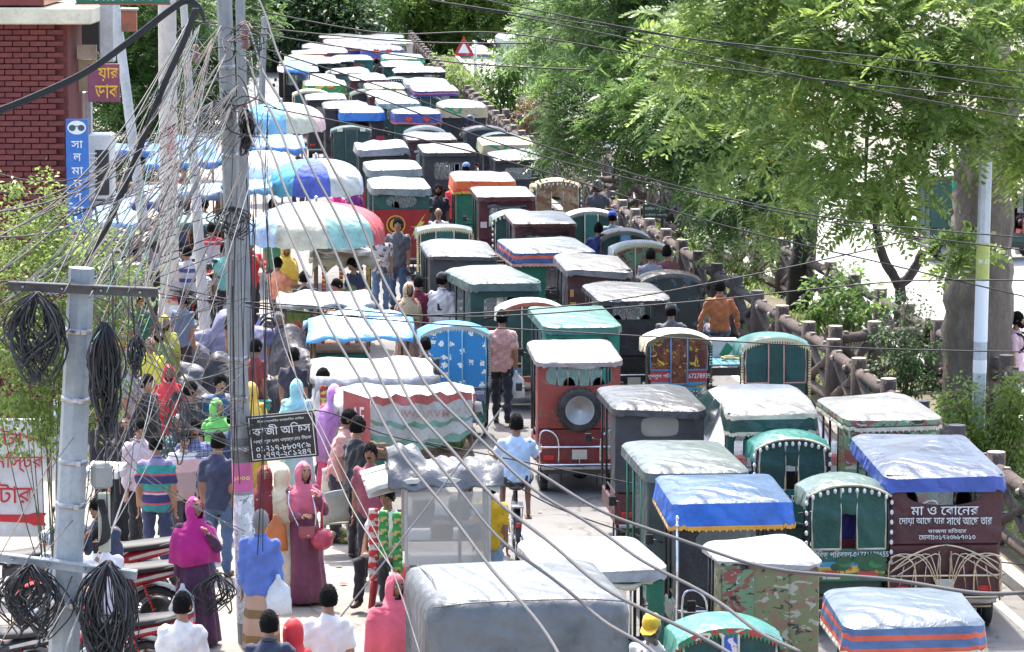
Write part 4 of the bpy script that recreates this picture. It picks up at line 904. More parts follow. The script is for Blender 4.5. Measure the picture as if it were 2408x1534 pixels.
    if split:
        slab(-W/2+.06, -split/2, low, 'rear_panel', pm); slab(split/2, W/2-.06, low, 'rear_panel', pm); hem(-W/2+.06,-split/2,low); hem(split/2,W/2-.06,low)
        slab(-split/2-.02, split/2+.02, H-.34, 'gathered_flap', pm, y=-.02)
    else: slab(-W/2+.05, W/2-.05, low, 'rear_panel', pm); hem(-W/2+.05, W/2-.05, low)
    if strip:
        slab(-stripw/2, stripw/2, low-.2, 'centre_strip', M_(strip,'canvas'), lift=.03)
        mb = MB()
        for x in (-stripw/2, stripw/2): mb.tube([(x,-.085,low-.2),(x,-.088,(low+H)/2),(x,-.06,az(x)-.04)], .011, 4)
        mb.tube([(-stripw/2,-.085,low-.2),(stripw/2,-.085,low-.2)], .011, 4); mb.build('strip_edge', M_(edge,'cloth'), t)
    mb = MB(); rows = []
    for j in range(pleat*2+1):
        f = j/(pleat*2); y = -.045+hl*f; up = .035*math.sin(math.pi*min(1,f*1.5)) + (.014 if j % 2 else -.006) - .05*max(0,f-.6)
        rows.append([(W/2*1.02*math.sin(math.pi/2*min(1,max(-1,(-1+2*k/nx))))*1.0, y, az(W/2*math.sin(math.pi/2*(-1+2*k/nx)))+up) for k in range(nx+1)])
    ext = [[(r_[0][0]-.005, r_[0][1], r_[0][2]-.2)]+r_+[(r_[-1][0]+.005, r_[-1][1], r_[-1][2]-.2)] for r_ in rows]
    mb.loft(ext, 0, False); mb.build('hood', M_(hood,'tarp'), t)
    mb = MB()
    if trimkind == 'fringe':
        n = int(W/.035)
        for k in range(n):
            x0, x1 = -W/2+W*k/n, -W/2+W*(k+1)/n; a, b = az(x0), az(x1)
            mb.add([(x0,-.062,a+.015),(x1,-.062,b+.015),(x1,-.066,b-.03),((x0+x1)/2,-.068,(a+b)/2-.075),(x0,-.066,a-.03)], [(0,4,3,2,1)])
        for s in (-1,1):
            for k in range(18): z = az(s*W/2)-.04-.04*k; mb.add([(s*(W/2-.02),-.06,z),(s*(W/2+.03),-.055,z),(s*(W/2+.02),-.058,z-.034),(s*(W/2-.01),-.062,z-.03)], [(0,3,2,1),(0,1,2,3)])
        mb.build('trim', trim, t)
    else:
        n = 11
        for k in range(n): x = -W/2+.06+(W-.12)*k/(n-1); mb.sph((x,-.075,az(x)-.05-.02*math.sin(math.pi*k/(n-1))), (.02,.02,.03), 6, 4)
        for s in (-1,1):
            for k in range(7): mb.sph((s*(W/2+.005),-.05,az(s*W/2)-.08-.11*k), (.02,.02,.03), 6, 4)
        mb.build('pompoms', mat('cloth',(.7,.68,.66)), t); mb = MB()
        mb.tube([(-W/2+W*k/14,-.06,az(-W/2+W*k/14)-.012) for k in range(15)], .014, 5); mb.build('piping', trim, t)
    for s, x, z, w, hh, cc in texts: text(s, t, x, z, -.066, w, hh, mat('plain', cc, .6))
    return t
WT = (.72,.72,.7); YT = (.75,.6,.1)
# ---- the rows nearest the camera
auto('stripe', 2150, 1462, 'striped blue and white canopy rickshaw with orange bands, nearest the camera', W=1.12, H=1.8, L=1.35, roof=(.3,.42,.55), bands=[(.06,(.07,.13,.27)),(.045,(.62,.09,.04)),(.07,(.07,.13,.27)),(.05,(.62,.09,.04))], frg='cream', body='dkgreen', rear='dkgreen', rz=R(2), win='rect', wz=(1.0,1.5), bars=3, dome=.09, tail='rails', over=.1)
rickshaw('fringeg', 1716, 1478, 'green rickshaw hood with red and green zigzag fringe, beside the capped old man', hood=(.03,.17,.14), panel='dkgreen', W=.98, trim=mat('print',(.03,.2,.08),layers=(((.5,.04,.03),9,.52),((.65,.6,.45),9,.6))), strip=mat('print',(.03,.1,.4),layers=(((.7,.6,.6),5,.55),((.5,.05,.2),6,.6))), stripw=.14, rz=R(5))
auto('camo', 1812, 1322, 'auto rickshaw with camouflage cloth back and a crumpled white roof', sk='same', W=1.0, H=1.8, L=1.1, roof='white', rear=CAMO, body='dkgreen', win='none', skirt=.03, wav=.03, low=.75, rz=R(5), backflap=(-.46,-.16,1.05,1.74,CAMOR), texts=(('নুর', .1,.66,.25,.12,YT),), tail='rails')
auto('whitegreen', 1420, 1337, 'green auto rickshaw with sun-bleached flat roof behind the grey tarpaulin load', sk='same', W=1.22, H=1.82, L=1.5, roof='white', rear='green', body='green', rearkind='paint', win='rect', wz=(1.12,1.66), ww=.42, wx=.18, bars=2, skirt=.1, roll='cream', low=.8, rz=R(8), sticker=((.4,.72,.3,.3,(.5,.55,.5)),), texts=(('কৃষ্ণ', .3,.76,.2,.1,WT),))  # roof top and skirt share one even white
auto('blue', 1725, 1178, 'canopy rickshaw with shiny bright blue roof and golden fringe', W=1.2, H=1.8, L=1.3, roof=(.12,.3,.62), bands=[(.24,(.02,.13,.52))], frg=(.62,.3,.04), rear='black', body='dkgreen', win='oval', wz=(1.22,1.55), ww=.7, dome=.1, rod=True, rz=R(6), low=.7, tail='rails', over=.07)
auto('maroon', 2222, 1112, 'big maroon auto rickshaw with white Bengali verse on its back and blue roof sheet', W=1.36, H=1.78, L=2.4, roof=(.3,.4,.62), bands=[(.15,(.04,.08,.33))], rear=(.085,.024,.026), body=(.09,.02,.022), win='oval', wz=(1.42,1.7), ww=.66, tail='ornate', rz=R(3), wav=.03, low=1.0,
     texts=(('মা ও বোনের', 0,1.37,.74,.1,WT),('দোয়া আছে যার', -.25,1.25,.5,.09,WT),('সাথে আছে তার', .27,1.25,.5,.09,WT),('কাজলা মতিহার', .03,1.145,.42,.055,WT),('মোবাঃ০১৭২৩৯৮৭০১৩', .03,1.075,.62,.055,WT)))
rickshaw('nibir', 1996, 1136, 'green rickshaw with two hanging back curtains, pompoms and a tent mural', hood='greygreen', panel=(.012,.075,.055), split=.18, trimkind='pom', W=.98, low=1.2, board=(.012,.12,.09), mur=(0,1), btexts=(('নিবিড় পরিবহণ-01771179655', .02,1.13,.84,.09,WT),), boardz=(.76,1.2), rz=R(4))
auto('greyg', 1640, 1108, 'auto rickshaw under a smooth shiny grey-green cover', sk='same', W=1.16, H=1.82, L=1.9, roof=(.2,.26,.25), rear=(.05,.075,.07), body='green', win='none', skirt=.1, dome=.12, post='green', low=.62, rz=R(6), seams=False, wav=.006)
rickshaw('pompom', 1862, 1028, 'dark green rickshaw with white pompoms in front of the white car', hood='teal', panel='dkgreen', split=.16, trimkind='pom', W=.94, low=1.3, board=(.01,.1,.08), btexts=(('আমার দোয়া ও', 0,1.18,.7,.1,WT),), boardz=(.8,1.3), rz=R(5))
auto('greencan', 1815, 968, 'rickshaw with white canopy and dark green valance beside the white car', W=1.12, H=1.88, L=1.0, roof='white', bands=[(.05,'cream'),(.16,'dkgreen')], frg='cream', rear='dkgreen', body='dkgreen', win='rect', wz=(.9,1.6), ww=.85, bars=5, post='dred', rz=R(0), over=.02, tail='none', group='auto rickshaws in the jam')
auto('camowhite', 2100, 985, 'rickshaw with white canopy, jagged cream fringe and camouflage back panels', W=1.2, H=1.86, L=1.8, roof='white', bands=[(.06,CAMOR),(.03,'dkgreen')], frg='cream', rear=CAMOR, body='dkgreen', win='rect', wz=(.95,1.62), ww=.32, low=.7, roll='black', rz=R(5), tail='rails', post='maroon')
auto('darkgrey', 1552, 962, 'auto rickshaw wrapped in wrinkled dark grey cover with cloudy back window', W=1.16, H=1.8, L=1.8, roof=(.2,.2,.22), rear=(.045,.045,.05), body='maroon', win='pane', wz=(1.46,1.7), ww=.42, skirt=.08, low=.78, dome=.1, rz=R(5), tail='box', wav=.02)
auto('redauto', 1362, 850, 'battered red auto rickshaw with a spare wheel on its back', W=1.18, H=1.8, L=2.0, roof=(.6,.5,.47), rear=mat('wornpaint',(.3,.05,.035),c2=(.015,.2,.15)), rearkind='paint', body=(.2,.022,.025), win='round', wz=(1.47,1.74), ww=.8, bars=5, roll='silver', tail='rails', spare=True, low=.9, sk='same', skirt=.06, rz=R(3), side=mat('wornpaint',(.3,.05,.035),c2=(.015,.2,.15)))
rickshaw('goldfringe', 1824, 795, 'green rickshaw with golden fringe and a pink-edged centre strip beside the fence', hood='teal', panel=(.01,.07,.065), strip='dkgreen', edge=(.6,.3,.25), W=1.02, mur=None, board=(.03,.08,.06), low=1.28, boardz=(.75,1.28), btexts=(('দোয়া পরিবহন', 0,1.08,.8,.24,(.45,.06,.08)),), rz=R(5), stripw=.22)
rickshaw('leafprint', 1596, 785, 'rickshaw with yellow leaves on brown hood, blue-edged strip and red painted board', hood='cream', panel=LEAFP, strip=LEAFP, edge=(.1,.3,.6), W=.98, board=(.42,.02,.03), mur=(2,3), btexts=(('বুলবুল পরি', -.28,1.3,.34,.085,WT),('767278939', .28,1.3,.36,.07,WT)), trim=mat('cloth',(.15,.13,.08)), low=1.4, boardz=(.86,1.4), rz=R(5), stripw=.24)
auto('greentarp', 1370, 770, 'auto rickshaw with bright sea-green tarpaulin right ahead of the red one', W=1.14, H=1.82, L=2.2, roof=(.1,.34,.29), rear=(.012,.19,.14), body='dkgreen', win='rect', wz=(1.2,1.6), ww=.6, bars=4, roll='grey', skirt=.1, tail='rails', wav=.02, sk='same')
auto('jet', 1490, 703, 'black cloth auto rickshaw with rolled-up window blind beside the brown shirted man', W=1.14, H=1.82, L=2.0, roof=(.4,.4,.42), rear=(.018,.018,.023), body='black', win='rect', wz=(1.5,1.76), ww=.6, roll='silver', bars=2, skirt=.07, tail='rails')
auto('sticker', 1410, 632, 'auto rickshaw with torn dusty grey roof and leaf stickers on maroon sides', sk='same', W=1.12, H=1.8, L=2.0, roof=(.36,.35,.36), rear=(.06,.018,.02), body='dkgreen', win='rect', wz=(.95,1.6), ww=.55, wx=.12, bars=3, skirt=.1, wav=.03, sticker=((-.44,1.2,.1,.1,(.5,.35,.05)),(-.4,1.02,.12,.1,(.2,.4,.6)),(-.46,1.4,.06,.12,(.55,.3,.1)),(-.32,.9,.14,.12,(.25,.4,.6))))
rickshaw('housemural', 1578, 645, 'dark rickshaw with flower prints and a yellow house mural next to the fence', hood='black', panel=DARKFL, board=(.015,.02,.02), mur=(1,4), W=1.06, low=1.0, trim=mat('cloth',(.1,.1,.1)), edge='black', pleat=4, boardz=(.55,.95))
rickshaw('camohood', 1510, 574, 'rickshaw with camouflage back and a round white hood rim by the fence', hood='white', panel=CAMOR, strip=CAMOR, W=1.08, board=(.03,.05,.03), arch=.12, stripw=.26)
auto('orangeband', 1306, 590, 'canopy rickshaw with white top and a navy and orange striped valance', W=1.34, H=1.84, L=1.8, roof=(.55,.62,.7), bands=[(.05,(.04,.08,.22)),(.05,(.6,.09,.03)),(.1,(.04,.08,.22))], frg=(.6,.3,.25), rear='green', body='green', win='rect', wz=(1.0,1.55), ww=.5, wx=.15, rz=R(10), over=.08)
rickshaw('bluefloral', 1070, 768, 'rickshaw with bright blue flowered hood and a village painted on its board', hood=(.03,.25,.5), panel=BLUEFL, strip=BLUEFL, edge=(.25,.5,.65), W=1.06, board=(.16,.18,.3), mur=(1,6), btexts=(('মা কেন্দ্র  মাকপ্লাস', 0,.92,.85,.08,WT),), low=1.02, boardz=(.42,.99), trim=mat('cloth',(.4,.42,.4)))
rickshaw('redfringe', 1252, 712, 'green rickshaw with rust-red tassels round its white arched hood', hood='white', panel='dkgreen', strip='dkgreen', trim=mat('cloth',(.4,.12,.07)), W=1.08, board=(.05,.12,.06), mur=(2,8), arch=.15, stripw=.34)
auto('greentarp2', 1188, 660, 'auto rickshaw under sagging grey-green tarpaulin with a red sticker', sk='same', W=1.2, H=1.82, L=2.0, roof=(.2,.31,.29), rear=(.02,.07,.062), body='dkgreen', win='rect', wz=(1.2,1.55), ww=.62, skirt=.13, wav=.03, rz=R(12), sticker=((-.32,.95,.2,.28,(.6,.02,.02)),))
auto('greywin', 1090, 598, 'grey cloth auto rickshaw with a stitched cloudy back window and Bengali words', W=1.22, H=1.82, L=2.2, roof=(.33,.33,.35), rear=(.05,.05,.055), body='black', win='pane', wz=(1.3,1.56), ww=.46, low=.55, skirt=.06, texts=(('আল্লাহ ভরসা', .1,1.0,.55,.08,WT),('মা বাবার দোয়া', .1,.88,.6,.08,WT)), tail='box')
rickshaw('greenthree', 1046, 536, 'green rickshaw with three plain cloth panels beside the grey-shirted man', hood='greygreen', panel='dkgreen', strip=(.015,.1,.08), W=1.08, arch=.07, board=(.03,.1,.08), stripw=.34)
auto('maroonrolled', 1282, 525, 'maroon auto rickshaw with its dark blind rolled over barred window', W=1.2, H=1.82, L=2.0, roof=(.45,.44,.45), rear=(.075,.016,.02), body='maroon', win='rect', wz=(1.1,1.6), ww=.66, bars=4, roll='black', skirt=.06)
rickshaw('greenwide', 1390, 498, 'green rickshaw with a lighter green centre strip below the mosque sign', hood='white', panel=(.008,.06,.05), strip=(.02,.14,.12), W=1.1, arch=.14, stripw=.26, trim=mat('cloth',(.3,.3,.28)))
rickshaw('lotus', 1470, 545, 'dark rickshaw with red lotus prints and the blue-capped driver', hood='black', panel='dkgreen', W=.95, strip='skyblue', trim=mat('cloth',(.2,.2,.18)), edge='grey')
rickshaw('smallgreen', 1213, 500, 'narrow green rickshaw with pompoms squeezed between two maroon autos', hood='greygreen', panel='dkgreen', trimkind='pom', W=.96, board=(.2,.2,.05), mur=(1,3), strip='maroon', stripw=.12)
auto('maroonthin', 1192, 462, 'maroon auto rickshaw with a white notice on its corner post', W=1.2, H=1.82, L=2.0, roof=(.5,.49,.5), rear=(.085,.014,.018), body='maroon', win='rect', wz=(1.2,1.6), ww=.62, bars=3, skirt=.09, roll='grey', sticker=((-.47,1.25,.13,.12,(.65,.55,.55)),))
auto('power', 944, 442, 'green auto rickshaw with a red lightning banner across its back', W=1.24, H=1.84, L=2.1, roof=(.42,.47,.45), rear=(.02,.085,.075), body=(.3,.02,.02), win='oval', wz=(1.42,1.7), ww=.54, bars=3, skirt=.14, low=1.2, sk='same', wav=.03, dome=.1, texts=(('POWER', -.36,1.33,.26,.06,WT),))
auto('greencover', 928, 398, 'auto rickshaw under a stitched green cover with a dull plastic window', sk='same', W=1.24, H=1.8, L=2.0, roof=(.42,.5,.48), rear=(.025,.085,.075), body='dkgreen', win='pane', wz=(1.3,1.56), ww=.44, skirt=.16, dome=.09)
auto('orangecan', 1142, 425, 'canopy rickshaw with hot orange printed valance and golden tassels', W=1.3, H=1.86, L=1.8, roof=(.65,.5,.42), bands=[(.24,PRINTO)], frg=(.7,.35,.03), rear='green', body='green', win='rect', wz=(1.0,1.55), ww=.3, wx=.3, dome=.1)
rickshaw('brownpanel', 1310, 425, 'rickshaw with floral brown back panels under the feathery branches', hood=PRINTBR, panel=PRINTBR, split=.26, W=1.1, trimkind='pom', board=(.5,.1,.03), arch=.14)
auto('blackwin', 1057, 358, 'matt black auto rickshaw with a wide barred window and pale roof', W=1.26, H=1.84, L=2.2, roof=(.5,.5,.51), rear=(.03,.03,.034), body='black', win='rect', wz=(1.2,1.6), ww=.6, bars=5, skirt=.09)
auto('silver', 902, 352, 'auto rickshaw with a crumpled silver plastic sheet sliding off its roof', sk='same', W=1.24, H=1.82, L=2.0, roof='silver', rear='black', body=(.3,.03,.02), win='rect', wz=(1.1,1.55), ww=.6, bars=3, skirt=.16, wav=.05, dome=.09)
auto('blackpori', 1222, 372, 'black auto rickshaw with white Bengali lettering under the branches', W=1.2, H=1.84, L=2.0, roof=(.4,.4,.42), rear='black', body='black', win='rect', wz=(1.35,1.62), ww=.6, skirt=.05, texts=(('মা পরিবহন', .1,1.0,.7,.14,WT),))
auto('maroonfold', 1016, 328, 'dark maroon auto rickshaw with a folded grey back flap', W=1.26, H=1.82, L=2.0, roof=(.2,.13,.14), rear=(.05,.014,.018), body='maroon', win='rect', wz=(1.1,1.5), ww=.66, roll='silver', skirt=.06)
auto('printcan2', 1198, 338, 'canopy rickshaw with beige and green printed cloth valance by the fence', W=1.3, H=1.86, L=1.8, roof=PRINTG, bands=[(.24,PRINTG)], rear='black', body='dkgreen', win='rect', wz=(1.0,1.5), dome=.08)
rickshaw('darkpanel', 826, 300, 'dark green rickshaw with two small white labels on its back', hood='dkgreen', panel=(.008,.04,.036), W=1.1, arch=.1, strip=(.008,.04,.036), edge='grey', stripw=.3, trim=mat('cloth',(.1,.12,.1)))
auto('bluetarp', 851, 262, 'black auto rickshaw with a plain blue sheet tied over its roof', W=1.26, H=1.84, L=2.0, roof=(.12,.32,.66), bands=[(.22,(.03,.17,.52))], rear='black', body='black', win='oval', wz=(1.2,1.55), ww=.5, dome=.08, sticker=((.5,1.0,.22,.34,(.5,.03,.06)),))
auto('hearts', 982, 268, 'canopy rickshaw with navy valance and red hearts beside the printed canopy', W=1.3, H=1.86, L=1.8, roof=(.4,.4,.55), bands=[(.24,(.05,.06,.27)),(.04,(.6,.1,.06))], rear='dkgreen', body='dkgreen', win='rect', wz=(1.0,1.5), dome=.1)
auto('printcan', 1090, 250, 'canopy rickshaw with wide green and cream printed valance', W=1.32, H=1.88, L=1.8, roof=(.55,.53,.45), bands=[(.28,PRINTG)], rear='black', body='black', win='none', dome=.12)
rickshaw('dark2', 1000, 300, 'dark rickshaw with bead-like white edging behind the maroon auto', hood='dkgreen', panel='dkgreen', W=1.12, arch=.16, edge='white', trim=mat('cloth',(.5,.5,.48)))
rickshaw('dark3', 1140, 300, 'dark rickshaw beside the fence with the helmeted rider alongside', hood='black', panel='black', W=1.15, arch=.12, trim=mat('cloth',(.2,.22,.2)), edge='grey')
rickshaw('dark4', 1178, 316, 'dark green rickshaw with zigzag black trim by the low rail fence', hood='dkgreen', panel='dkgreen', W=1.15, arch=.14, trim=mat('cloth',(.05,.05,.05)))
auto('darkside', 816, 252, 'tall black-sided auto rickshaw behind the blue sheet one', W=1.3, H=1.9, L=2.2, roof=(.35,.33,.36), rear=(.03,.026,.03), body='black', win='none', skirt=.06)
auto('bijoy', 768, 232, 'dark auto rickshaw with orange Bengali lettering next to the teal umbrella', W=1.2, H=1.84, L=2.0, roof='white', rear='black', body='black', win='rect', wz=(1.25,1.6), ww=.6, texts=(('বিজয়', 0,1.05,.5,.12,(.6,.35,.1)),))
Z2 = lambda x, y: (602+x*.3335, y*.3335)
far_rows = [
 ('a',1010,725,'auto rickshaw with mottled grey-green printed roof sheet','auto',dict(roof=PRINTGY,bands=[(.14,PRINTGY)],rear='dkgreen',body='dkgreen')),
 ('r',1195,668,'dark green rickshaw with ribbed panels and white seam lines','ric',dict(hood='dkgreen',panel='dkgreen',strip='dkgreen',edge='white',stripw=.3)),
 ('a',935,680,'maroon auto rickshaw with glare-pale roof and dark side curtain','auto',dict(roof='white',rear='maroon',body='maroon')),  # white top over maroon skirt holds glare as colour
 ('a',915,618,'rickshaw with floral cream canopy over a dark arched hood','auto',dict(roof=PRINTF,bands=[(.1,PRINTF),(.06,'dkgreen')],rear='dkgreen',body='dkgreen')),
 ('a',1270,640,'canopy rickshaw with navy and red stripes under a white top','auto',dict(W=1.4,roof='white',bands=[(.05,'navy'),(.04,(.6,.1,.08)),(.07,'navy')],rear='black',body='black')),
 ('a',1215,588,'covered rickshaw van with silvery white sheet','auto',dict(W=1.4,roof=(.6,.6,.63),bands=[(.12,(.55,.55,.6))],rear='silver',body='grey')),
 ('a',490,596,'canopy rickshaw with green floral valance and red corner hearts','auto',dict(W=1.35,roof=(.6,.58,.5),bands=[(.26,mat('print',(.03,.25,.06),layers=(((.5,.04,.05),3,.55),((.6,.5,.1),4,.6)),dist=.8))],frg='yellow',rear='red',body='red')),
 ('r',385,640,'white-hooded rickshaw with dark beaded panel by the awnings','ric',dict(hood='white',panel='dkgreen',W=1.15)),
 ('a',795,556,'maroon auto rickshaw with a white top and open window far along','auto',dict(roof='white',rear='maroon',body=(.4,.05,.03))),
 ('a',672,512,'dusty grey auto rickshaw with pale cracked roof','auto',dict(W=1.3,roof=(.5,.49,.47),rear='grey',body='grey')),
 ('a',428,556,'low rickshaw van with flat white board roof','auto',dict(W=1.3,roof='white',rear='black',body='black')),
 ('r',610,492,'rickshaw with a pale green ribbed hood','ric',dict(hood='greygreen',panel='teal',W=1.2)),
 ('a',1160,508,'open van with thin flat white canopy on posts','auto',dict(W=1.75,roof='white',rear='black',body='black',win='rect',ww=.9,wz=(.9,1.7),skirt=.03)),
 ('r',990,552,'green rickshaw with white dots below the flat canopy','ric',dict(hood='dkgreen',panel='dkgreen',trimkind='pom')),
 ('a',682,420,'sea-green auto rickshaw with open square window','auto',dict(W=1.5,roof=(.5,.56,.55),rear='teal',body='teal')),
 ('a',1040,462,'dark green auto rickshaw with white roof beside the fence','auto',dict(W=1.45,roof='white',rear='dkgreen',body='dkgreen',win='none',group='auto rickshaws in the jam')),
 ('a',1042,408,'canopy rickshaw with plain bright green roof','auto',dict(W=1.5,roof=(.35,.55,.4),bands=[(.16,(.02,.35,.16))],rear='dkgreen',body='dkgreen')),
 ('a',892,345,'canopy rickshaw with violet valance and two red hearts','auto',dict(W=1.62,roof=(.45,.42,.6),bands=[(.3,(.09,.08,.32)),(.05,(.55,.12,.1))],rear='dkgreen',body='dkgreen')),
 ('a',350,418,'canopy rickshaw with lime yellow printed roof under the dark tree','auto',dict(W=1.5,roof=(.5,.6,.25),bands=[(.25,mat('print',(.3,.5,.05),layers=(((.6,.3,.05),3,.55),((.1,.4,.1),4,.6)),dist=.8))],rear='green',body='green')),
 ('a',508,368,'auto rickshaw with glaring white roof below the leaves','auto',dict(W=1.5,roof='white',rear='grey',body='grey')),
 ('a',648,330,'canopy rickshaw with navy and orange side stripes far along the road','auto',dict(W=1.6,roof='white',bands=[(.06,'navy'),(.05,'orange'),(.1,'navy')],rear='red',body='red')),
 ('a',822,304,'auto rickshaw with dark blue hooded roof','auto',dict(W=1.7,roof=(.15,.2,.35),rear='navy',body='navy')),
 ('a',760,276,'grey roofed auto rickshaw just before the microbus','auto',dict(W=1.5,roof=(.4,.38,.4),rear='grey',body='black')),
 ('a',620,300,'red auto rickshaw with pale roof among the far rows','auto',dict(W=1.6,roof=(.6,.57,.56),rear='red',body='red')),
 ('a',470,440,'white roofed auto rickshaw with dark open back under leaves','auto',dict(W=1.3,roof='white',rear='black',body='maroon')),
 ('a',300,500,'auto rickshaw with pale torn roof next to the blue awning','auto',dict(W=1.4,roof=(.55,.53,.52),rear='black',body='black')),
 ('r',780,640,'dark rickshaw hidden behind floral canopy','ric',dict(hood='dkgreen',panel='black',W=1.1)),
]
for zx, zy, lb, c in ((700,235,'tiny maroon auto rickshaw beside the white microbus','maroon'),(930,262,'tiny teal auto rickshaw just short of the microbus','teal'),(560,265,'tiny black auto rickshaw under the dark leaves','black'),(870,285,'tiny green auto rickshaw two rows short of the microbus','green'),(640,262,'tiny blue auto rickshaw under the dark leaves','blue'),(450,330,'tiny grey auto rickshaw at the edge of the dark leaves','grey'),(990,300,'tiny cream auto rickshaw along the far fence','cream'),(745,240,'tiny navy auto rickshaw at the end of the jam','navy'),
     (380,375,'small red auto rickshaw at the edge of the dark leaves','red'),(560,430,'small dark auto rickshaw behind the lime printed roof','black'),(300,455,'small teal auto rickshaw beside the bright blue awning','teal')):
    far_rows.append(('a',zx,zy,lb,'auto',dict(W=1.35,L=1.6,roof=(.4,.4,.4) if c != 'cream' else 'white',rear=c,body=c)))
for i, (k, zx, zy, lb, ty, kw) in enumerate(far_rows):
    x, y = Z2(zx, zy); kw = dict(kw)
    (auto if ty == 'auto' else rickshaw)('far%d' % i, x, y, lb, **kw)
# banner painting on the red lightning auto
t = VEH['power']; mb = MB(); ms = [mat('paint',(.35,.012,.015),grime=.1), mat('plain',(.75,.3,.03)), mat('plain',(.7,.6,.1)), DARK]
mb.M = Matrix.Translation((0,0,.42)); mb.box((0,-.03,.66), (1.12,.012,.62), 0); q = -.039
mb.poly([(.16,q,.62),(.3,q,.62),(.5,q,.9),(.4,q,.72),(.48,q,.72),(.2,q,.4),(.28,q,.6)][::1], 2)
for r, m in ((.2,1),(.17,3),(.13,1),(.08,2)): q -= .002; mb.disc((-.12,q,.66), r, mat=m, n=18)
mb.build('banner', ms, t)
for k, s in ((VEH['hearts'],1),(VEH['far17'],1.2)):     # hearts on the navy valances
    for x in (-.24,.24):
        mb = MB(); pts = []
        for a in range(16):
            u = 2*math.pi*a/16; pts.append((x+.0058*s*16*math.sin(u)**3, -.125-.02*s, 1.72+.0058*s*(13*math.cos(u)-5*math.cos(2*u)-2*math.cos(3*u)-math.cos(4*u))))
        mb.poly(pts[::-1]); mb.build('heart', mat('plain',(.6,.06,.03)), k)
for x in (-.3,.3): mb = MB(); mb.box((x,-.085,1.62), (.14,.006,.08)); mb.build('label_patch', mat('plain',(.6,.62,.5)), VEH['darkpanel'])
# ---- grey tarpaulin load nearest the camera
def tarp_load():
    a = I(1248, 1432, 2.3); t = thing('loaded_van', 'rickshaw van piled high under a big grey tarpaulin', 'van', (a.x, a.y, 0), R(9), 'none'); del t['group']
    mb = MB(); rings = []; base = rr(1.66, 1.7, .2, 9, 0, .85); rn = random.Random(2); Nn = len(base)
    for f, z in ((.05,2.42),(.4,2.415),(.7,2.395),(.88,2.37),(.96,2.345),(1.0,2.29),(1.02,2.2)): rings.append([((x)*f, .85+(y-.85)*f, z+.03*(1-((x/.81)**2))+.012*math.sin(x*7+y*5)) for x, y in base])
    for j, z in enumerate((2.0,1.75,1.45,1.1,.8)):
        e = 1.015-.012*(j+1)
        rings.append([(x*(e+.022*(j+1)*.5*math.sin(k*2.1+.4*j)+.012*math.sin(k*4.7)), .85+(y-.85)*(e+.02*(j+1)*.5*math.sin(k*1.6+1)), z+.05*math.sin(k*.9)) for k, (x, y) in enumerate(base)])
    mb.loft(rings, 0, True, True, False); mb.build('tarpaulin', mat('tarp', (.12,.13,.14)), t)
    mb = MB(); mb.tube([(-.8,0.02,2.33),(-.5,.0,2.365),(0,-.01,2.375),(.5,0,2.365),(.8,.02,2.33)], .006, 4); mb.tube([(-.72,.03,2.34),(-.7,.8,2.42),(-.72,1.6,2.37)], .006, 4); mb.build('seam', mat('plain',(.1,.1,.1)), t)
    mb = MB(); mb.box((0,.85,.55), (1.3,1.9,.1)); mb.box((0,.85,1.2), (1.35,1.35,1.2)); mb.box((0,2.1,.6), (.06,1.2,.06)); mb.build('load_bed', mat('paint',(.1,.07,.05)), t)
    put_wheel(t, -.66, .7, .35, RW_T, RW_R); put_wheel(t, .66, .7, .35, RW_T, RW_R); put_wheel(t, 0, 2.6, .35, RW_T, RW_R)
tarp_load()
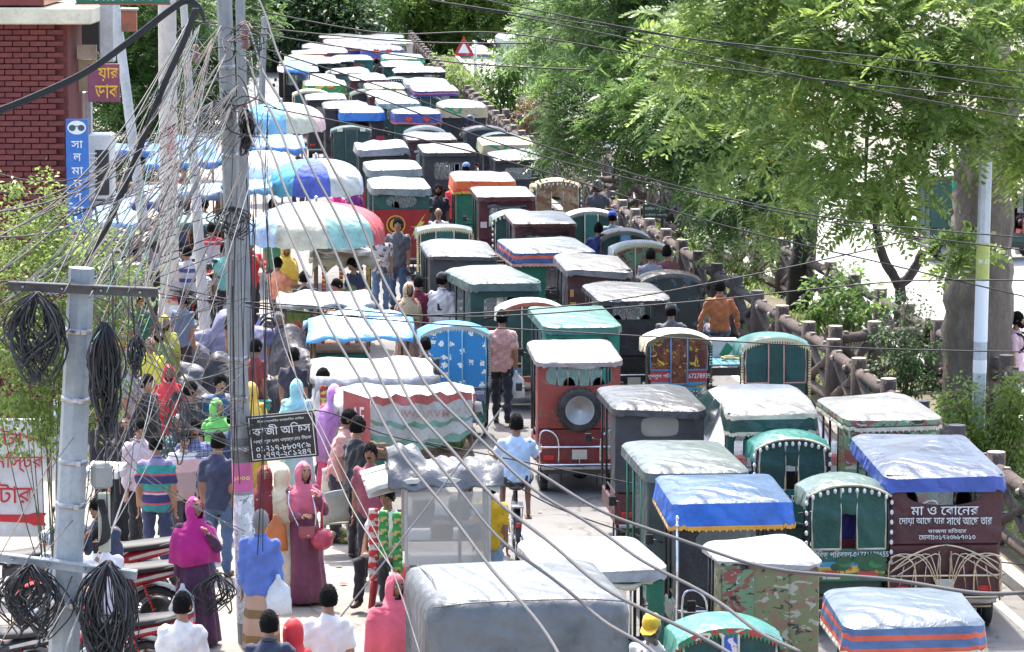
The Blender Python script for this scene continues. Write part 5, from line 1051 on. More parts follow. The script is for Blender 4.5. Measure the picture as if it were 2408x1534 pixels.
# ---- white car
def car(name, label, loc, rz, paint):
    t = thing(name, label, 'car', loc, rz); W = 1.68
    def sec(y, zb, zt, w, zs, wt):      # cross-section: sill, shoulder, roof
        return [(-w/2*.94,y,zb),(-w/2,y,zb+.12),(-w/2,y,zs-.08),(-w/2*.97,y,zs),(-wt/2,y,max(zs+.01,zt-.05)),(-wt/2*.8,y,max(zs+.012,zt)),(0,y,max(zs+.015,zt+.02)),(wt/2*.8,y,max(zs+.012,zt)),(wt/2,y,max(zs+.01,zt-.05)),(w/2*.97,y,zs),(w/2,y,zs-.08),(w/2,y,zb+.12),(w/2*.94,y,zb)]
    mb = MB(); S = [sec(0,.4,.0,1.5,.8,1.3),sec(.06,.28,.0,1.62,.94,1.35),(sec(.5,.22,.0,W,.98,1.36)),sec(.55,.2,.99,W,.97,1.36),sec(1.05,.2,1.4,W,.95,1.16),sec(1.5,.2,1.46,W,.95,1.18),sec(2.3,.2,1.46,W,.94,1.18),sec(2.75,.2,1.36,W,.93,1.18),sec(3.35,.22,.96,W,.92,1.3),sec(3.9,.24,.0,1.64,.86,1.3),sec(4.3,.3,.0,1.5,.7,1.2)]
    mb.loft(S, 0, True, True, True, True); mb.build('body', paint, t)
    GL = mat('glass', (.02,.03,.035), .05, alpha=.95); mb = MB(); mb.quad((-.6,.56,1.0),(.6,.56,1.0),(.52,1.0,1.39),(-.52,1.0,1.39)); 
    mb.M = Matrix.Translation((0,-.012,.014)); mb2 = MB(); mb2.M = mb.M; mb2.add([(-.6,.56,1.0),(.6,.56,1.0),(.52,1.02,1.39),(-.52,1.02,1.39)], [(0,1,2,3)]); mb2.build('rear_window', GL, t)
    mb2 = MB(); mb2.add([(-.62,3.33,.99),(.62,3.33,.99),(.52,2.8,1.36),(-.52,2.8,1.36)], [(3,2,1,0),(0,1,2,3)]); mb2.M = None; o = mb2.build('windscreen', GL, t); o.location = (0,.012,.02)
    for s in (-1,1):
        for y0, y1, y2, y3 in ((.85,1.1,1.62,1.62),(1.68,1.68,2.6,3.0)):
            mb = MB(); q = [(s*.835,y0,1.0),(s*.835,y3,1.0),(s*.61,y2,1.385),(s*.61,y1,1.385)]; mb.add(q, [(0,1,2,3)]); o = mb.build('side_window', GL, t); o.location = (s*.012,0,.008)
        mb = MB(); mb.box((s*.64,.03,.82), (.34,.12,.15), bev=.03); mb.build('tail_lamp', mat('plain',(.6,.01,.015),.15), t)
        mb = MB(); mb.box((s*.95,2.75,1.02), (.16,.08,.12), bev=.03); mb.build('mirror', paint, t)
        for y in (.75,3.45): put_wheel(t, s*.74, y, .31, CW_T, CW_R, 0 if s < 0 else math.pi)
    mb = MB(); mb.box((0,.02,.42), (1.5,.14,.2), bev=.05); mb.build('bumper', paint, t)
    mb = MB(); mb.box((0,-.02,.62), (.45,.02,.12)); mb.build('number_plate', WHITEPL, t)
    return t
WPAINT = mat('paint', (.72,.72,.72), .25, grime=.08)
cpos = I(1838, 1060, .95); car('white_car', 'white saloon car with red tail lamps hemmed in by rickshaws', (cpos.x, cpos.y, 0), R(5), WPAINT)
def microbus(name, label, px, py, rz, paint, cat='van', H=2.0, W=1.75, L=4.2):
    p = I(px, py, H); t = thing(name, label, cat, (p.x, p.y, 0), rz); mb = MB()
    mb.box((0,L/2,(H+.35)/2), (W,L,H-.35), bev=.12); mb.build('body', paint, t); GL = mat('glass', (.02,.03,.035), .05, alpha=.95)
    mb = MB(); mb.box((0,-.005,H*.72), (W*.8,.02,H*.26), bev=.008); mb.build('rear_window', GL, t)
    for s in (-1,1):
        for k in range(3): mb = MB(); mb.box((s*(W/2),.7+1.15*k,H*.72), (.02,.95,H*.24), bev=.008); mb.build('side_window', GL, t)
        mb = MB(); mb.box((s*W*.42,-.01,.8), (.14,.03,.28), bev=.01); mb.build('tail_lamp', LAMPR, t)
        for y in (.8,L-.8): put_wheel(t, s*(W/2-.1), y, .31, CW_T, CW_R, 0 if s < 0 else math.pi)
    mb = MB(); mb.box((0,-.04,.42), (W*.95,.1,.2), bev=.03); mb.build('bumper', STEEL, t)
microbus('microbus', 'white microbus with dark windows at the head of the jam', 862, 72, R(6), WPAINT, 'van', 1.7, 1.2, 3)
microbus('lorry', 'small dark lorry far away where the road disappears under trees', 868, 50, R(6), mat('paint',(.16,.17,.19)), 'lorry', 2.1, 1.1, 3)
microbus('microbus', 'pale blue microbus on the far carriageway behind the warning sign', 1215, 78, R(186), mat('paint',(.5,.58,.66)), 'van')
microbus('microbus', 'white van parked beyond the median past the neem branches', 1270, 95, R(186), WPAINT, 'van')
# ---- far carriageway
auto('faca', 0, 0, 'dark green auto rickshaw crossing on the far carriageway', loc=I(2170,612), W=1.2, H=1.85, L=2.5, rz=R(-82), roof='white', rear='dkgreen', body='dkgreen', win='none', low=.75)
auto('facb', 0, 0, 'red-framed white auto rickshaw coming down the far carriageway', loc=I(2480,600)+Vector((0,2.4,0)), W=1.3, H=1.95, L=2.4, rz=R(172), roof='white', rear='dred', body='dred', rearkind='paint', post='red', win='rect', wz=(1.0,1.7), ww=.8, low=.8)
auto('facc', 0, 0, 'black cloth auto rickshaw waiting near the huge trunk on the far carriageway', loc=I(2290,560)+Vector((0,2.4,0)), W=1.25, H=1.9, L=2.4, rz=R(174), roof=(.5,.5,.5), rear='black', body='maroon', win='rect')
auto('facd', 0, 0, 'red and yellow auto rickshaw seen through the leaves across the median', loc=I(1820,600)+Vector((0,2,0)), W=1.2, H=1.85, L=2.3, rz=R(176), roof='white', rear='red', body='yellow', win='rect')
auto('face', 0, 0, 'pale auto rickshaw beyond the trees on the far carriageway', loc=I(1620,440)+Vector((0,2,0)), W=1.2, H=1.85, L=2.3, rz=R(176), roof='white', rear='navy', body='navy', win='rect')

for x, y, lb, c in ((1150,105,'small white-roofed auto rickshaw on the far carriageway past the warning sign','green'),(1250,130,'small dark auto rickshaw on the far carriageway past the mango tree','black'),(1330,215,'red auto rickshaw glimpsed beyond the old tree','red'),(1080,72,'tiny pale auto rickshaw on the far carriageway','silver')):
    auto('fc'+c, 0, 0, lb, loc=I(x, y)+Vector((0,2,0)), W=1.25, H=1.85, L=2.2, rz=R(176), roof='white', rear=c, body=c)
# ================================================================== people
SKIN = [mat('skin', c) for c in ((.3,.15,.088),(.23,.11,.063),(.37,.2,.125))]
HAIR = mat('plain', (.005,.0045,.0045), .8); HAIR.node_tree.nodes['Principled BSDF'].inputs['Specular IOR Level'].default_value = .12; HAIRG = mat('cloth', (.16,.155,.15)); EYEW = mat('plain', (.6,.58,.55), .3); LIPS = mat('skin', (.2,.07,.055)); SHOE = mat('plain', (.03,.025,.02), .5); SANDAL = mat('plain', (.12,.07,.04), .6)
_jobs = []
def capsule(mb, a, b, ra, rb, n=10):
    a, b = Vector(a), Vector(b); d = b-a
    if d.length < 1e-6: mb.sph(a, ra, n, 6); return
    u = d.normalized(); P = [a-u*ra*.92, a-u*ra*.6]+[a.lerp(b,t) for t in (0,.5,1)]+[b+u*rb*.6, b+u*rb*.92]
    mb.tube(P, [ra*.38, ra*.8, ra, (ra+rb)/2, rb, rb*.8, rb*.38], n)
def remeshed(mb, voxel, smooth=3):
    """queue a union of overlapping volumes to be merged into one continuous skin"""
    me = mb.mesh('tmp', []); o = bpy.data.objects.new('tmp', me); COL.objects.link(o)
    m = o.modifiers.new('r', 'REMESH'); m.mode = 'VOXEL'; m.voxel_size = voxel; m.use_smooth_shade = True
    s = o.modifiers.new('s', 'SMOOTH'); s.iterations = smooth; s.factor = .5
    return o
def ell(mb, z, rx, ry, cy=0): return [(rx*math.cos(2*math.pi*k/16), cy+ry*math.sin(2*math.pi*k/16), z) for k in range(16)]
def head_mesh(mb, c, rot, s=1, face=True, beard=None, hairm=1):
    """head with brow, nose, mouth, chin and ears; materials: 0 skin 1 hair 2 eye white 3 lips"""
    n, m = 18, 14; rings = []
    for i in range(m+1):
        a = math.pi*(.03+.94*i/m)-math.pi/2; z = math.sin(a); cr = math.cos(a); ring = []
        for k in range(n):
            b = 2*math.pi*k/n; x, y = math.sin(b)*cr, -math.cos(b)*cr       # b=0 faces -y
            low = max(0, -z); fr = max(0, math.cos(b))
            px, py, pz = x*.076*(1-.30*low**1.5), y*.098*(1-.10*low), z*.118
            if py > 0: py *= 1+.06*max(0,z)-.25*low
            g = math.exp(-(px/.014)**2-((pz+.008)/.024)**2); py -= .024*g*fr
            py += .010*fr*(math.exp(-((abs(px)-.03)/.015)**2-((pz-.015)/.014)**2)); py -= .008*fr*math.exp(-((pz-.036)/.012)**2)
            py -= .009*fr*math.exp(-(px/.022)**2-((pz+.062)/.012)**2) + .012*fr*math.exp(-(px/.022)**2-((pz+.1)/.016)**2)
            ring.append(c+rot@Vector((px*s, py*s, pz*s)))
        rings.append(ring)
    mb.loft(rings, 0, True, True, True)
    for sx in (-1,1):
        mb.sph(c+rot@Vector((sx*.077*s,.01*s,-.005*s)), (.011*s,.02*s,.033*s), 8, 5, 0, rot)
        if face:
            mb.sph(c+rot@Vector((sx*.030*s,-.079*s,.014*s)), (.0135*s,.012*s,.0085*s), 8, 5, 2, rot); mb.sph(c+rot@Vector((sx*.030*s,-.088*s,.014*s)), (.0068*s,.005*s,.0075*s), 7, 4, 1, rot)
            mb.sph(c+rot@Vector((sx*.031*s,-.089*s,.036*s)), (.021*s,.007*s,.0055*s), 7, 4, 1, rot)
    if face: mb.sph(c+rot@Vector((0,-.094*s,-.058*s)), (.022*s,.010*s,.0085*s), 8, 5, 3, rot)
    if beard:
        if beard in ('moustache','full'): mb.sph(c+rot@Vector((0,-.098*s,-.042*s)), (.028*s,.010*s,.008*s), 8, 5, 1, rot)
        if beard in ('full','grey'):
            mb.sph(c+rot@Vector((0,-.066*s,-.092*s)), (.056*s,.045*s,.038*s), 10, 6, 1, rot)
            for sx in (-1,1): mb.sph(c+rot@Vector((sx*.058*s,-.035*s,-.06*s)), (.018*s,.035*s,.045*s), 8, 5, 1, rot)
def hair_cap(mb, c, rot, s, style='short'):
    n, m = 26, 11; rings = []; rn = random.Random(int(c.z*1e4) % 97)
    for i in range(m+1):
        a = math.pi/2*(1-i/m*1.32); ring = []
        for k in range(n):
            b = 2*math.pi*k/n; fr = max(0, math.cos(b)); aa = max(a, R(27)*fr**.8 + R(-36)*(1-fr)) if i > 0 else a
            x, y, z = math.sin(b)*math.cos(aa), -math.cos(b)*math.cos(aa), math.sin(aa); q = 1.075+rn.uniform(-.03,.05)*(1 if i else 0)
            ring.append(c+rot@Vector((x*.080*q*s, y*.101*q*s+.004*s, z*.122*q*s+.004*s)))
        rings.append(ring)
    mb.loft(rings[::-1], 0, True, True, True)
    for k in range(230):                       # loose strands break the outline
        i = rn.randrange(1, m); q = Vector(rings[i][rn.randrange(n)]); o_ = (q-c).normalized(); tg = Vector((rn.uniform(-1,1), rn.uniform(-1,1), rn.uniform(-1,.6))); tg = (tg-o_*tg.dot(o_)).normalized(); d = (tg+o_*rn.uniform(.05,.35)).normalized()*rn.uniform(.014,.03)*s; sd_ = o_.cross(tg)*.006*s
        mb.add([q-sd_, q+sd_, q+d], [(0,1,2)])
def hand(mb, w, d, side, s=1, curl=.45, mt=0):
    """palm, four unequal bent fingers and a thumb off the side of the palm"""
    d = d.normalized(); a = Vector((0,-1,0)); a = (a-d*a.dot(d)); a = a.normalized() if a.length > .1 else d.orthogonal().normalized()   # across the knuckles
    pn = d.cross(a)*side                                                                                                     # palm normal, turned inwards
    pts = [w-d*.02*s, w+d*.03*s, w+d*.07*s, w+d*.09*s]; rings = []
    for p, r in zip(pts, (.024,.034,.040,.036)): rings.append([p+a*math.cos(2*math.pi*k/8)*r*s+pn*math.sin(2*math.pi*k/8)*.0155*s for k in range(8)])
    mb.loft(rings, mt, True, True, True)
    for j, L in enumerate((.070,.080,.074,.058)):
        r0 = w+d*.085*s+a*(.029-.0195*j)*s; d1 = (d+pn*curl*.5).normalized(); d2 = (d+pn*curl*1.6).normalized(); d3 = (d*.5+pn*curl*2.2).normalized() if curl > .1 else d
        p1 = r0+d1*L*.45*s; p2 = p1+d2*L*.32*s; p3 = p2+d3*L*.25*s; mb.tube([r0-d*.015*s, p1, p2, p3], [.0098*s,.0092*s,.0085*s,.006*s], 5, mt)
    t0 = w+d*.028*s+a*.026*s; t1 = t0+(d*.6+a*.75+pn*.25).normalized()*.034*s; t2 = t1+(d*.95+a*.2+pn*.35).normalized()*.03*s; mb.tube([t0, t1, t2], [.0125*s,.011*s,.007*s], 5, mt)
POSES = dict(hang=((.13,.03,-1),(.03,-.2,-1)), fwd=((.14,-.02,-1),(-.35,-1,.12)), face=((.22,-.5,-.8),(-.62,-.42,.85)), reach=((.25,-.75,-.6),(.05,-1,-.2)), knee=((.2,-.45,-1),(-.12,-.62,-.75)),
             bars=((.3,-.6,-.8),(.15,-1,.05)), back=((.25,.35,-1),(-.1,.2,-1)), up=((.5,-.5,.5),(.1,-.5,1)), cross=((.25,-.2,-1),(-1,-.55,.25)), carry=((.1,.05,-1),(.02,-.06,-1)), wide=((.45,-.15,-1),(.1,-.5,-.8)))
def person(px, py, label, h=1.68, yaw=0, top=('short',(.5,.5,.5)), bottom=('trousers',(.03,.03,.04)), hair='short', skin=0, arms=('hang','hang'), sit=None, beard=None, headyaw=0, nod=0, scarf=None, step=0, lean=0,
           hat=None, feet='shoe', loc=None, group='people in the market street', lo=False, ground=0, female=False, name='person', thin=1.0):
    s = h/1.7; HZ = h if sit is None else sit+h*.47
    p = loc if loc is not None else I(px, py, HZ)
    t = thing(name, label, 'person', (p.x, p.y, ground), R(yaw), group)
    V = .024 if not lo else .034; sk = SKIN[skin]; bw = .93 if female else 1.0
    hipz = (.90*s if sit is None else sit+.08); dz = hipz-.90*s
    def J(x, y, z): return Vector((x*s, y*s - (z*s-.9*s)*math.sin(R(lean)) if z > .9 else y*s, z*s+dz))
    hips = [J(sx*.09,0,.90) for sx in (-1,1)]
    kn, an = [], []
    for i, sx in enumerate((-1,1)):
        if sit is None: st = step*(1 if i else -1); kn.append(J(sx*.10, -.16*st-.02, .49)); an.append(J(sx*.10, -.20*st+(.10 if st < 0 else 0), .085+(.05 if st < 0 else 0)))
        else:
            k_ = Vector((sx*.15*s, -.40*s, sit+.07)); kn.append(k_); an.append(Vector((sx*.16*s, -.43*s if step == 0 else -.3*s, max(ground+.08, sit-.36*s))))
    chest, neck = J(0,0,1.24), J(0,.012,1.45)
    hc = J(0,-.02,1.585); hrot = Matrix.Rotation(R(headyaw),3,'Z') @ Matrix.Rotation(R(nod),3,'X')
    sh = [J(sx*.168*bw,.01,1.362) for sx in (-1,1)]; el, wr, fd = [], [], []
    for i, sx in enumerate((-1,1)):
        U, F = [Vector((v[0]*sx, v[1], v[2])).normalized() for v in POSES[arms[i]]]
        e = sh[i]+U*.285*s; el.append(e); wr.append(e+F*.245*s); fd.append(F)
    # one continuous body
    b = MB(); b.loft([ell(b,q.z,rx*s*bw,ry*s,q.y) for q, rx, ry in ((J(0,0,.84),.12,.09),(J(0,0,.92),.155,.11),(J(0,0,1.08),.135,.1),(J(0,0,1.25),.165,.108),(J(0,0,1.34),.16,.092),(J(0,0,1.40),.10,.075),(J(0,0,1.44),.06,.055))], 0, True, True, True)
    capsule(b, neck-Vector((0,0,.05*s)), hc-Vector((0,-.012,.05*s)), .053*s, .05*s)
    for i in (0,1):
        capsule(b, sh[i], el[i], .05*s*thin, .043*s*thin); capsule(b, el[i], wr[i], .043*s*thin, .03*s*thin)
        capsule(b, hips[i], kn[i], .078*s, .054*s); capsule(b, kn[i], an[i], .05*s, .034*s); capsule(b, an[i]+Vector((0,.03*s,-.03*s)), an[i]+Vector((0,-.13*s,-.045*s)), .036*s, .03*s)
    xb = MB(); head_mesh(xb, hc, hrot, s, scarf != 'niqab' or True, beard)
    for i, sx in enumerate((-1,1)): hand(xb, wr[i], fd[i], -sx, s, .45 if arms[i] != 'bars' else .8)
    hm = HAIRG if hair == 'grey' or beard == 'grey' else HAIR
    _jobs.append((remeshed(b, V), xb, 'body', [sk, hm, EYEW, LIPS], t))
    # top garment
    kind, col = top[0], top[1]; m = M_(col, 'cloth')
    if kind in ('short','long'):
        c = MB(); hem = .80 if sit is None else .88
        c.loft([ell(c,q.z,rx*s*bw,ry*s,q.y) for q, rx, ry in ((J(0,0,hem),.172,.128),(J(0,0,.92),.172,.13),(J(0,0,1.08),.158,.122),(J(0,0,1.25),.186,.128),(J(0,0,1.33),.184,.112),(J(0,.004,1.385),.135,.092),(J(0,.008,1.425),.085,.075),(J(0,.01,1.452),.064,.062))], 0, True, True, True)
        for i in (0,1):
            if kind == 'short': capsule(c, sh[i], sh[i].lerp(el[i],.66), .062*s, .066*s)
            else: capsule(c, sh[i], el[i], .06*s, .056*s); capsule(c, el[i], el[i].lerp(wr[i],.86), .052*s, .042*s)
        _jobs.append((remeshed(c, V, 2), None, 'shirt', [m], t))
        if kind == 'long' or (len(top) > 2 and top[2] == 'collar'):
            q = MB(); q.tube([J(.062*math.cos(a), .012+.062*math.sin(a), 1.452-.012*math.sin(a)*-1) for a in [2*math.pi*k/12 for k in range(13)]], .014*s, 5); q.build('collar', m, t)
    elif kind == 'robe':                       # long loose dress to the ground with hanging folds
        c = MB(); rn = random.Random(int(p.x*100) % 71); ph = rn.uniform(0,6); rings = []
        for z, rx, ry, f in ((.05,.30,.25,.055),(.3,.27,.225,.05),(.6,.235,.195,.035),(.9,.205,.165,.02),(1.05,.175,.14,.01),(1.25,.185,.13,.004),(1.33,.18,.11,0),(1.39,.125,.09,0),(1.43,.08,.072,0),(1.455,.06,.06,0)):
            q = J(0,0,max(z,.0)) if z > .9 or sit is None else Vector((0,-.16*s*(1 if z < .85 else .5),z*s*(sit+.1)/.98)); e = 1 if sit is None else (1.25 if z < .9 else 1)
            rings.append([(rx*s*bw*math.cos(a)*(1+f*math.cos(9*a+ph)/rx*.45), q.y+ry*s*e*math.sin(a)*(1+f*math.cos(9*a+ph)/rx*.45), q.z) for a in [2*math.pi*k/54 for k in range(54)]])
        c.loft(rings, 0, True, True, True); c.build('robe', m, t)
        c = MB()
        for i in (0,1): capsule(c, sh[i], el[i], .064*s, .064*s); capsule(c, el[i], el[i].lerp(wr[i],.9), .06*s, .055*s)
        _jobs.append((remeshed(c, V, 2), None, 'sleeves', [m], t))
    bk, bc = bottom[0], bottom[1]
    if bk in ('trousers','shorts') and kind != 'robe':
        c = MB(); m = M_(bc, 'cloth'); capsule(c, J(-.055,0,.92), J(.055,0,.92), .1*s, .1*s); capsule(c, J(0,0,.9), J(0,0,.96), .11*s,.1*s)
        for i in (0,1):
            if bk == 'trousers': capsule(c, hips[i]-Vector((0,0,.03*s)), kn[i], .086*s, .074*s); capsule(c, kn[i], an[i]+Vector((0,.01,.01)), .07*s, .058*s)
            else: capsule(c, hips[i], kn[i], .1*s, .085*s)
        _jobs.append((remeshed(c, V, 2), None, bk, [m], t))
    elif bk == 'lungi' and kind != 'robe':
        c = MB(); m = M_(bc, 'cloth'); c.loft([[(rx*s*math.cos(a)*(1+.06*math.cos(7*a)), ry*s*math.sin(a)*(1+.06*math.cos(7*a)), z*s+dz) for a in [2*math.pi*k/36 for k in range(36)]] for z, rx, ry in ((.2,.2,.18),(.5,.19,.165),(.78,.158,.118),(.97,.135,.1))], 0, True, True, True); c.build('lungi', m, t)
    for i in (0,1):
        if feet in ('shoe','sandal') and kind != 'none':
            c = MB(); a = an[i]; c.sph(a+Vector((0,-.055*s,-.05*s)), (.045*s,.125*s,.034*s), 10, 6) if feet == 'shoe' else c.box(a+Vector((0,-.05*s,-.083*s)), (.085*s,.25*s,.02), bev=.008); c.build('shoe' if feet == 'shoe' else 'sandal', SHOE if feet == 'shoe' else SANDAL, t)
    # hair, caps, scarves
    if hair in ('short','grey'):
        c = MB(); hair_cap(c, hc, hrot, s); c.build('hair', hm, t)
    elif hair == 'bun':
        c = MB(); hair_cap(c, hc, hrot, s); c.sph(hc+hrot@Vector((0,.1*s,-.03*s)), .045*s, 8, 6); c.build('hair', HAIR, t)
    if hat:
        c = MB(); hm2 = M_(hat[1], 'cloth')
        if hat[0] == 'cap':
            c.loft([[hc+hrot@Vector((.087*q*math.cos(a)*s, .107*q*math.sin(a)*s, (.035+z)*s)) for a in [2*math.pi*k/16 for k in range(16)]] for q, z in ((1,-.01),(1.0,.03),(.85,.075),(.45,.1),(.08,.105))], 0, True, False, True)
            c.add([hc+hrot@Vector((x*s,y*s,z*s)) for x, y, z in ((-.08,-.06,.03),(-.075,-.14,.018),(-.04,-.185,.01),(.04,-.185,.01),(.075,-.14,.018),(.08,-.06,.03))]+[hc+hrot@Vector((x*s,y*s,(z-.01)*s)) for x, y, z in ((-.08,-.06,.03),(-.075,-.14,.018),(-.04,-.185,.01),(.04,-.185,.01),(.075,-.14,.018),(.08,-.06,.03))], [(0,1,2,3,4,5),(11,10,9,8,7,6),(0,6,7,1),(1,7,8,2),(2,8,9,3),(3,9,10,4),(4,10,11,5)])
            c.build('cap', hm2, t)
            if len(hat) > 2:
                o = text(hat[2], t, hc.x, hc.z+.055*s, hc.y-.105*s, .05*s, .05*s, mat('plain',(.15,.04,.02)), name='cap_letter'); o.rotation_euler = (R(-20),0,R(headyaw))
        elif hat[0] == 'helmet':
            c.loft([[hc+hrot@Vector((.118*q*math.cos(a)*s, .14*q*math.sin(a)*s, z*s)) for a in [2*math.pi*k/18 for k in range(18)]] for q, z in ((.86,-.1),(1,-.04),(1.02,.03),(.92,.1),(.65,.15),(.1,.17))], 0, True, True, True); c.build('helmet', mat('paint', hat[1] if isinstance(hat[1], tuple) else C[hat[1]], .15), t)
            c = MB(); c.loft([[hc+hrot@Vector((.122*math.cos(a)*s, .145*math.sin(a)*s, z*s)) for a in [math.pi*(1.15+.7*k/8) for k in range(9)]] for z in (-.03,.06)], 0, False); c.build('visor', mat('glass',(.03,.03,.04),.05,alpha=.9), t)
    if scarf:
        sm = M_(scarf[1], 'cloth'); nk = scarf[0] == 'niqab'; n, c = 28, MB(); rings = []; rn = random.Random(int(abs(p.x)*50) % 53); ph = rn.uniform(0,6); drop = scarf[2] if len(scarf) > 2 else 1.02; wf = scarf[3] if len(scarf) > 3 else 1.0
        spec = [(.118*1.10, .02,.02,0),(.105,.05,.055,0),(.07,.078,.092,0),(.02,.094,.114,0),(-.04,.098,.118,0),(-.09,.096,.112,.0),(-.13,.092,.104,.01)]
        for z, rx, ry, f in spec: rings.append([hc+hrot@Vector((rx*s*math.cos(a), ry*s*math.sin(a)+.012*s, z*s)) for a in [2*math.pi*k/n+math.pi*.5 for k in range(n)]])
        for z, rx, ry, f in ((1.40,.13,.12,.02),(1.35,.205,.15,.03),(1.22,.235,.18,.05),(drop,.245,.195,.07)):
            q = J(0,0,z); rx = rx*(1 if z > 1.38 else wf); f = f*1.6; rings.append([Vector((rx*s*math.cos(a)*(1+f*math.cos(7*a+ph)), q.y+ry*s*math.sin(a)*(1+f*math.cos(7*a+ph)), q.z+.05*f*math.cos(3*a+ph)*s*3)) for a in [2*math.pi*k/n+math.pi*.5 for k in range(n)]])
        vs = [v for r_ in rings for v in r_]; F = []
        for i in range(len(rings)-1):
            for k in range(n):
                ang = (2*math.pi*(k+.5)/n+math.pi*.5) % (2*math.pi); df = abs((ang-1.5*math.pi+math.pi) % (2*math.pi)-math.pi)
                if nk: hole = i in (2,) and df < R(42)
                else: hole = (i in (2,3,4) and df < R(44)) or (i == 5 and df < R(26))
                if not hole: F.append((i*n+k, i*n+(k+1)%n, (i+1)*n+(k+1)%n, (i+1)*n+k))
        c.add(vs, F, 0, True); o = c.build('headscarf', sm, t); md = o.modifiers.new('s','SOLIDIFY'); md.thickness = .006; md.offset = 1
    t['_s'] = s
    if '_s' in t: del t['_s']
    return t, dict(wr=wr, el=el, sh=sh, hc=hc, s=s, fd=fd, J=J)
def finish_people():
    dg = bpy.context.evaluated_depsgraph_get()
    for o, xb, name, mats, parent in _jobs:
        me = o.evaluated_get(dg).to_mesh(); nv = len(me.vertices); nf = len(me.polygons)
        co = np.empty(nv*3, dtype=np.float32); me.vertices.foreach_get('co', co)
        ls = np.empty(nf, dtype=np.int32); lt = np.empty(nf, dtype=np.int32); lv = np.empty(len(me.loops), dtype=np.int32)
        me.polygons.foreach_get('loop_start', ls); me.polygons.foreach_get('loop_total', lt); me.loops.foreach_get('vertex_index', lv)
        mi = np.zeros(nf, dtype=np.int32)
        if name != 'body':                     # hanging folds in the cloth
            nr_ = np.empty(nv*3, dtype=np.float32); me.vertices.foreach_get('normal', nr_); c3 = co.reshape(-1,3); n3 = nr_.reshape(-1,3); ph = (nv % 17)*.7
            dsp = .0075*np.sin(c3[:,2]*34+2.6*np.sin(c3[:,0]*17+ph)+ph)+.006*np.sin((c3[:,0]*1.3+c3[:,1])*38+3*np.sin(c3[:,2]*9+ph))+.004*np.sin(c3[:,2]*60+c3[:,0]*40)
            co = (c3+n3*dsp[:,None]).ravel().astype(np.float32)
        if xb and xb.v:
            xv = np.array(xb.v, dtype=np.float32).ravel(); xl = np.concatenate([np.array(f, dtype=np.int32) for f in xb.f])+nv; xt = np.array([len(f) for f in xb.f], dtype=np.int32)
            xs = np.concatenate([[0], np.cumsum(xt)[:-1]]).astype(np.int32)+len(lv); co = np.concatenate([co, xv]); lv = np.concatenate([lv, xl]); ls = np.concatenate([ls, xs]); lt = np.concatenate([lt, xt]); mi = np.concatenate([mi, np.array(xb.m, dtype=np.int32)])
        new = bpy.data.meshes.new(name); new.vertices.add(len(co)//3); new.vertices.foreach_set('co', co); new.loops.add(len(lv)); new.loops.foreach_set('vertex_index', lv.astype(np.int32))
        new.polygons.add(len(ls)); new.polygons.foreach_set('loop_start', ls.astype(np.int32))
        try: new.polygons.foreach_set('loop_total', lt.astype(np.int32))
        except Exception: pass
        for m in mats: new.materials.append(m)
        new.polygons.foreach_set('material_index', mi); new.polygons.foreach_set('use_smooth', np.ones(len(ls), dtype=bool)); new.update(calc_edges=True); new.validate()
        link(name, new, parent); o.evaluated_get(dg).to_mesh_clear()
    for o in [j[0] for j in _jobs]: me = o.data; bpy.data.objects.remove(o); bpy.data.meshes.remove(me)
    _jobs.clear()
# patterns worn
STRIPE_POLO = mat('stripes', (0,0,0), z0=.8, z1=1.5, bands=[(0,(.03,.2,.2)),(.13,(.5,.05,.08)),(.16,(.03,.035,.12)),(.3,(.45,.4,.5)),(.33,(.5,.05,.08)),(.36,(.03,.25,.22)),(.48,(.03,.035,.12)),(.62,(.5,.05,.08)),(.65,(.03,.25,.24)),(.8,(.22,.19,.33))])
RW_POLO = mat('stripes', (0,0,0), z0=.8, z1=1.5, bands=[(0,(.03,.035,.1)),(.1,(.5,.45,.47)),(.5,(.45,.38,.4)),(.62,(.5,.03,.06)),(.7,(.65,.62,.62)),(.73,(.5,.03,.06))])
PLAID = mat('plaid', (.05,.07,.2), c2=(.5,.5,.55), sc=6); LUNGI = mat('plaid', (.6,.5,.42), c2=(.4,.25,.14), sc=4); LUNGI2 = mat('stripes', (0,0,0), z0=.1, z1=1.0, bands=[(0,(.4,.25,.17)),(.2,(.25,.14,.06)),(.3,(.45,.28,.19)),(.5,(.2,.12,.05)),(.6,(.45,.28,.19)),(.8,(.06,.05,.1)),(.86,(.5,.4,.35))])
FIGSHIRT = mat('print', (.5,.45,.42), layers=(((.06,.05,.07),9,.53),((.3,.25,.25),14,.6)), dist=.8, stretch=(1,1,1))
REDPRINT = mat('print', (.55,.02,.03), layers=(((.7,.4,.35),7,.66),), dist=.8); DOTS = mat('print', (.02,.05,.05), layers=(((.4,.6,.5),26,.6),), dist=.2, stretch=(1,1,1))
DKREDPRINT = mat('print', (.17,.012,.02), layers=(((.6,.4,.35),18,.7),), dist=.3); PINKPRINT = mat('print', (.62,.3,.26), layers=(((.65,.45,.4),10,.56),), dist=1)
J_ = (.05,.09,.17); BLK = (.015,.015,.018); PW = (.66,.64,.63)
P_ = {}
def P(key, *a, **k): P_[key] = person(*a, **k); return P_[key]
P('greytee', 935, 514, 'man in grey t-shirt and jeans waiting beside the printed-shirt man', top=('short',(.085,.085,.1)), bottom=('trousers',J_), yaw=-8, headyaw=10, h=1.74)
P('figshirt', 895, 537, 'man in black and white figured shirt looking down at his hands', top=('short',FIGSHIRT,'collar'), bottom=('trousers',(.1,.16,.26)), yaw=12, nod=16, arms=('fwd','hang'), h=1.66)
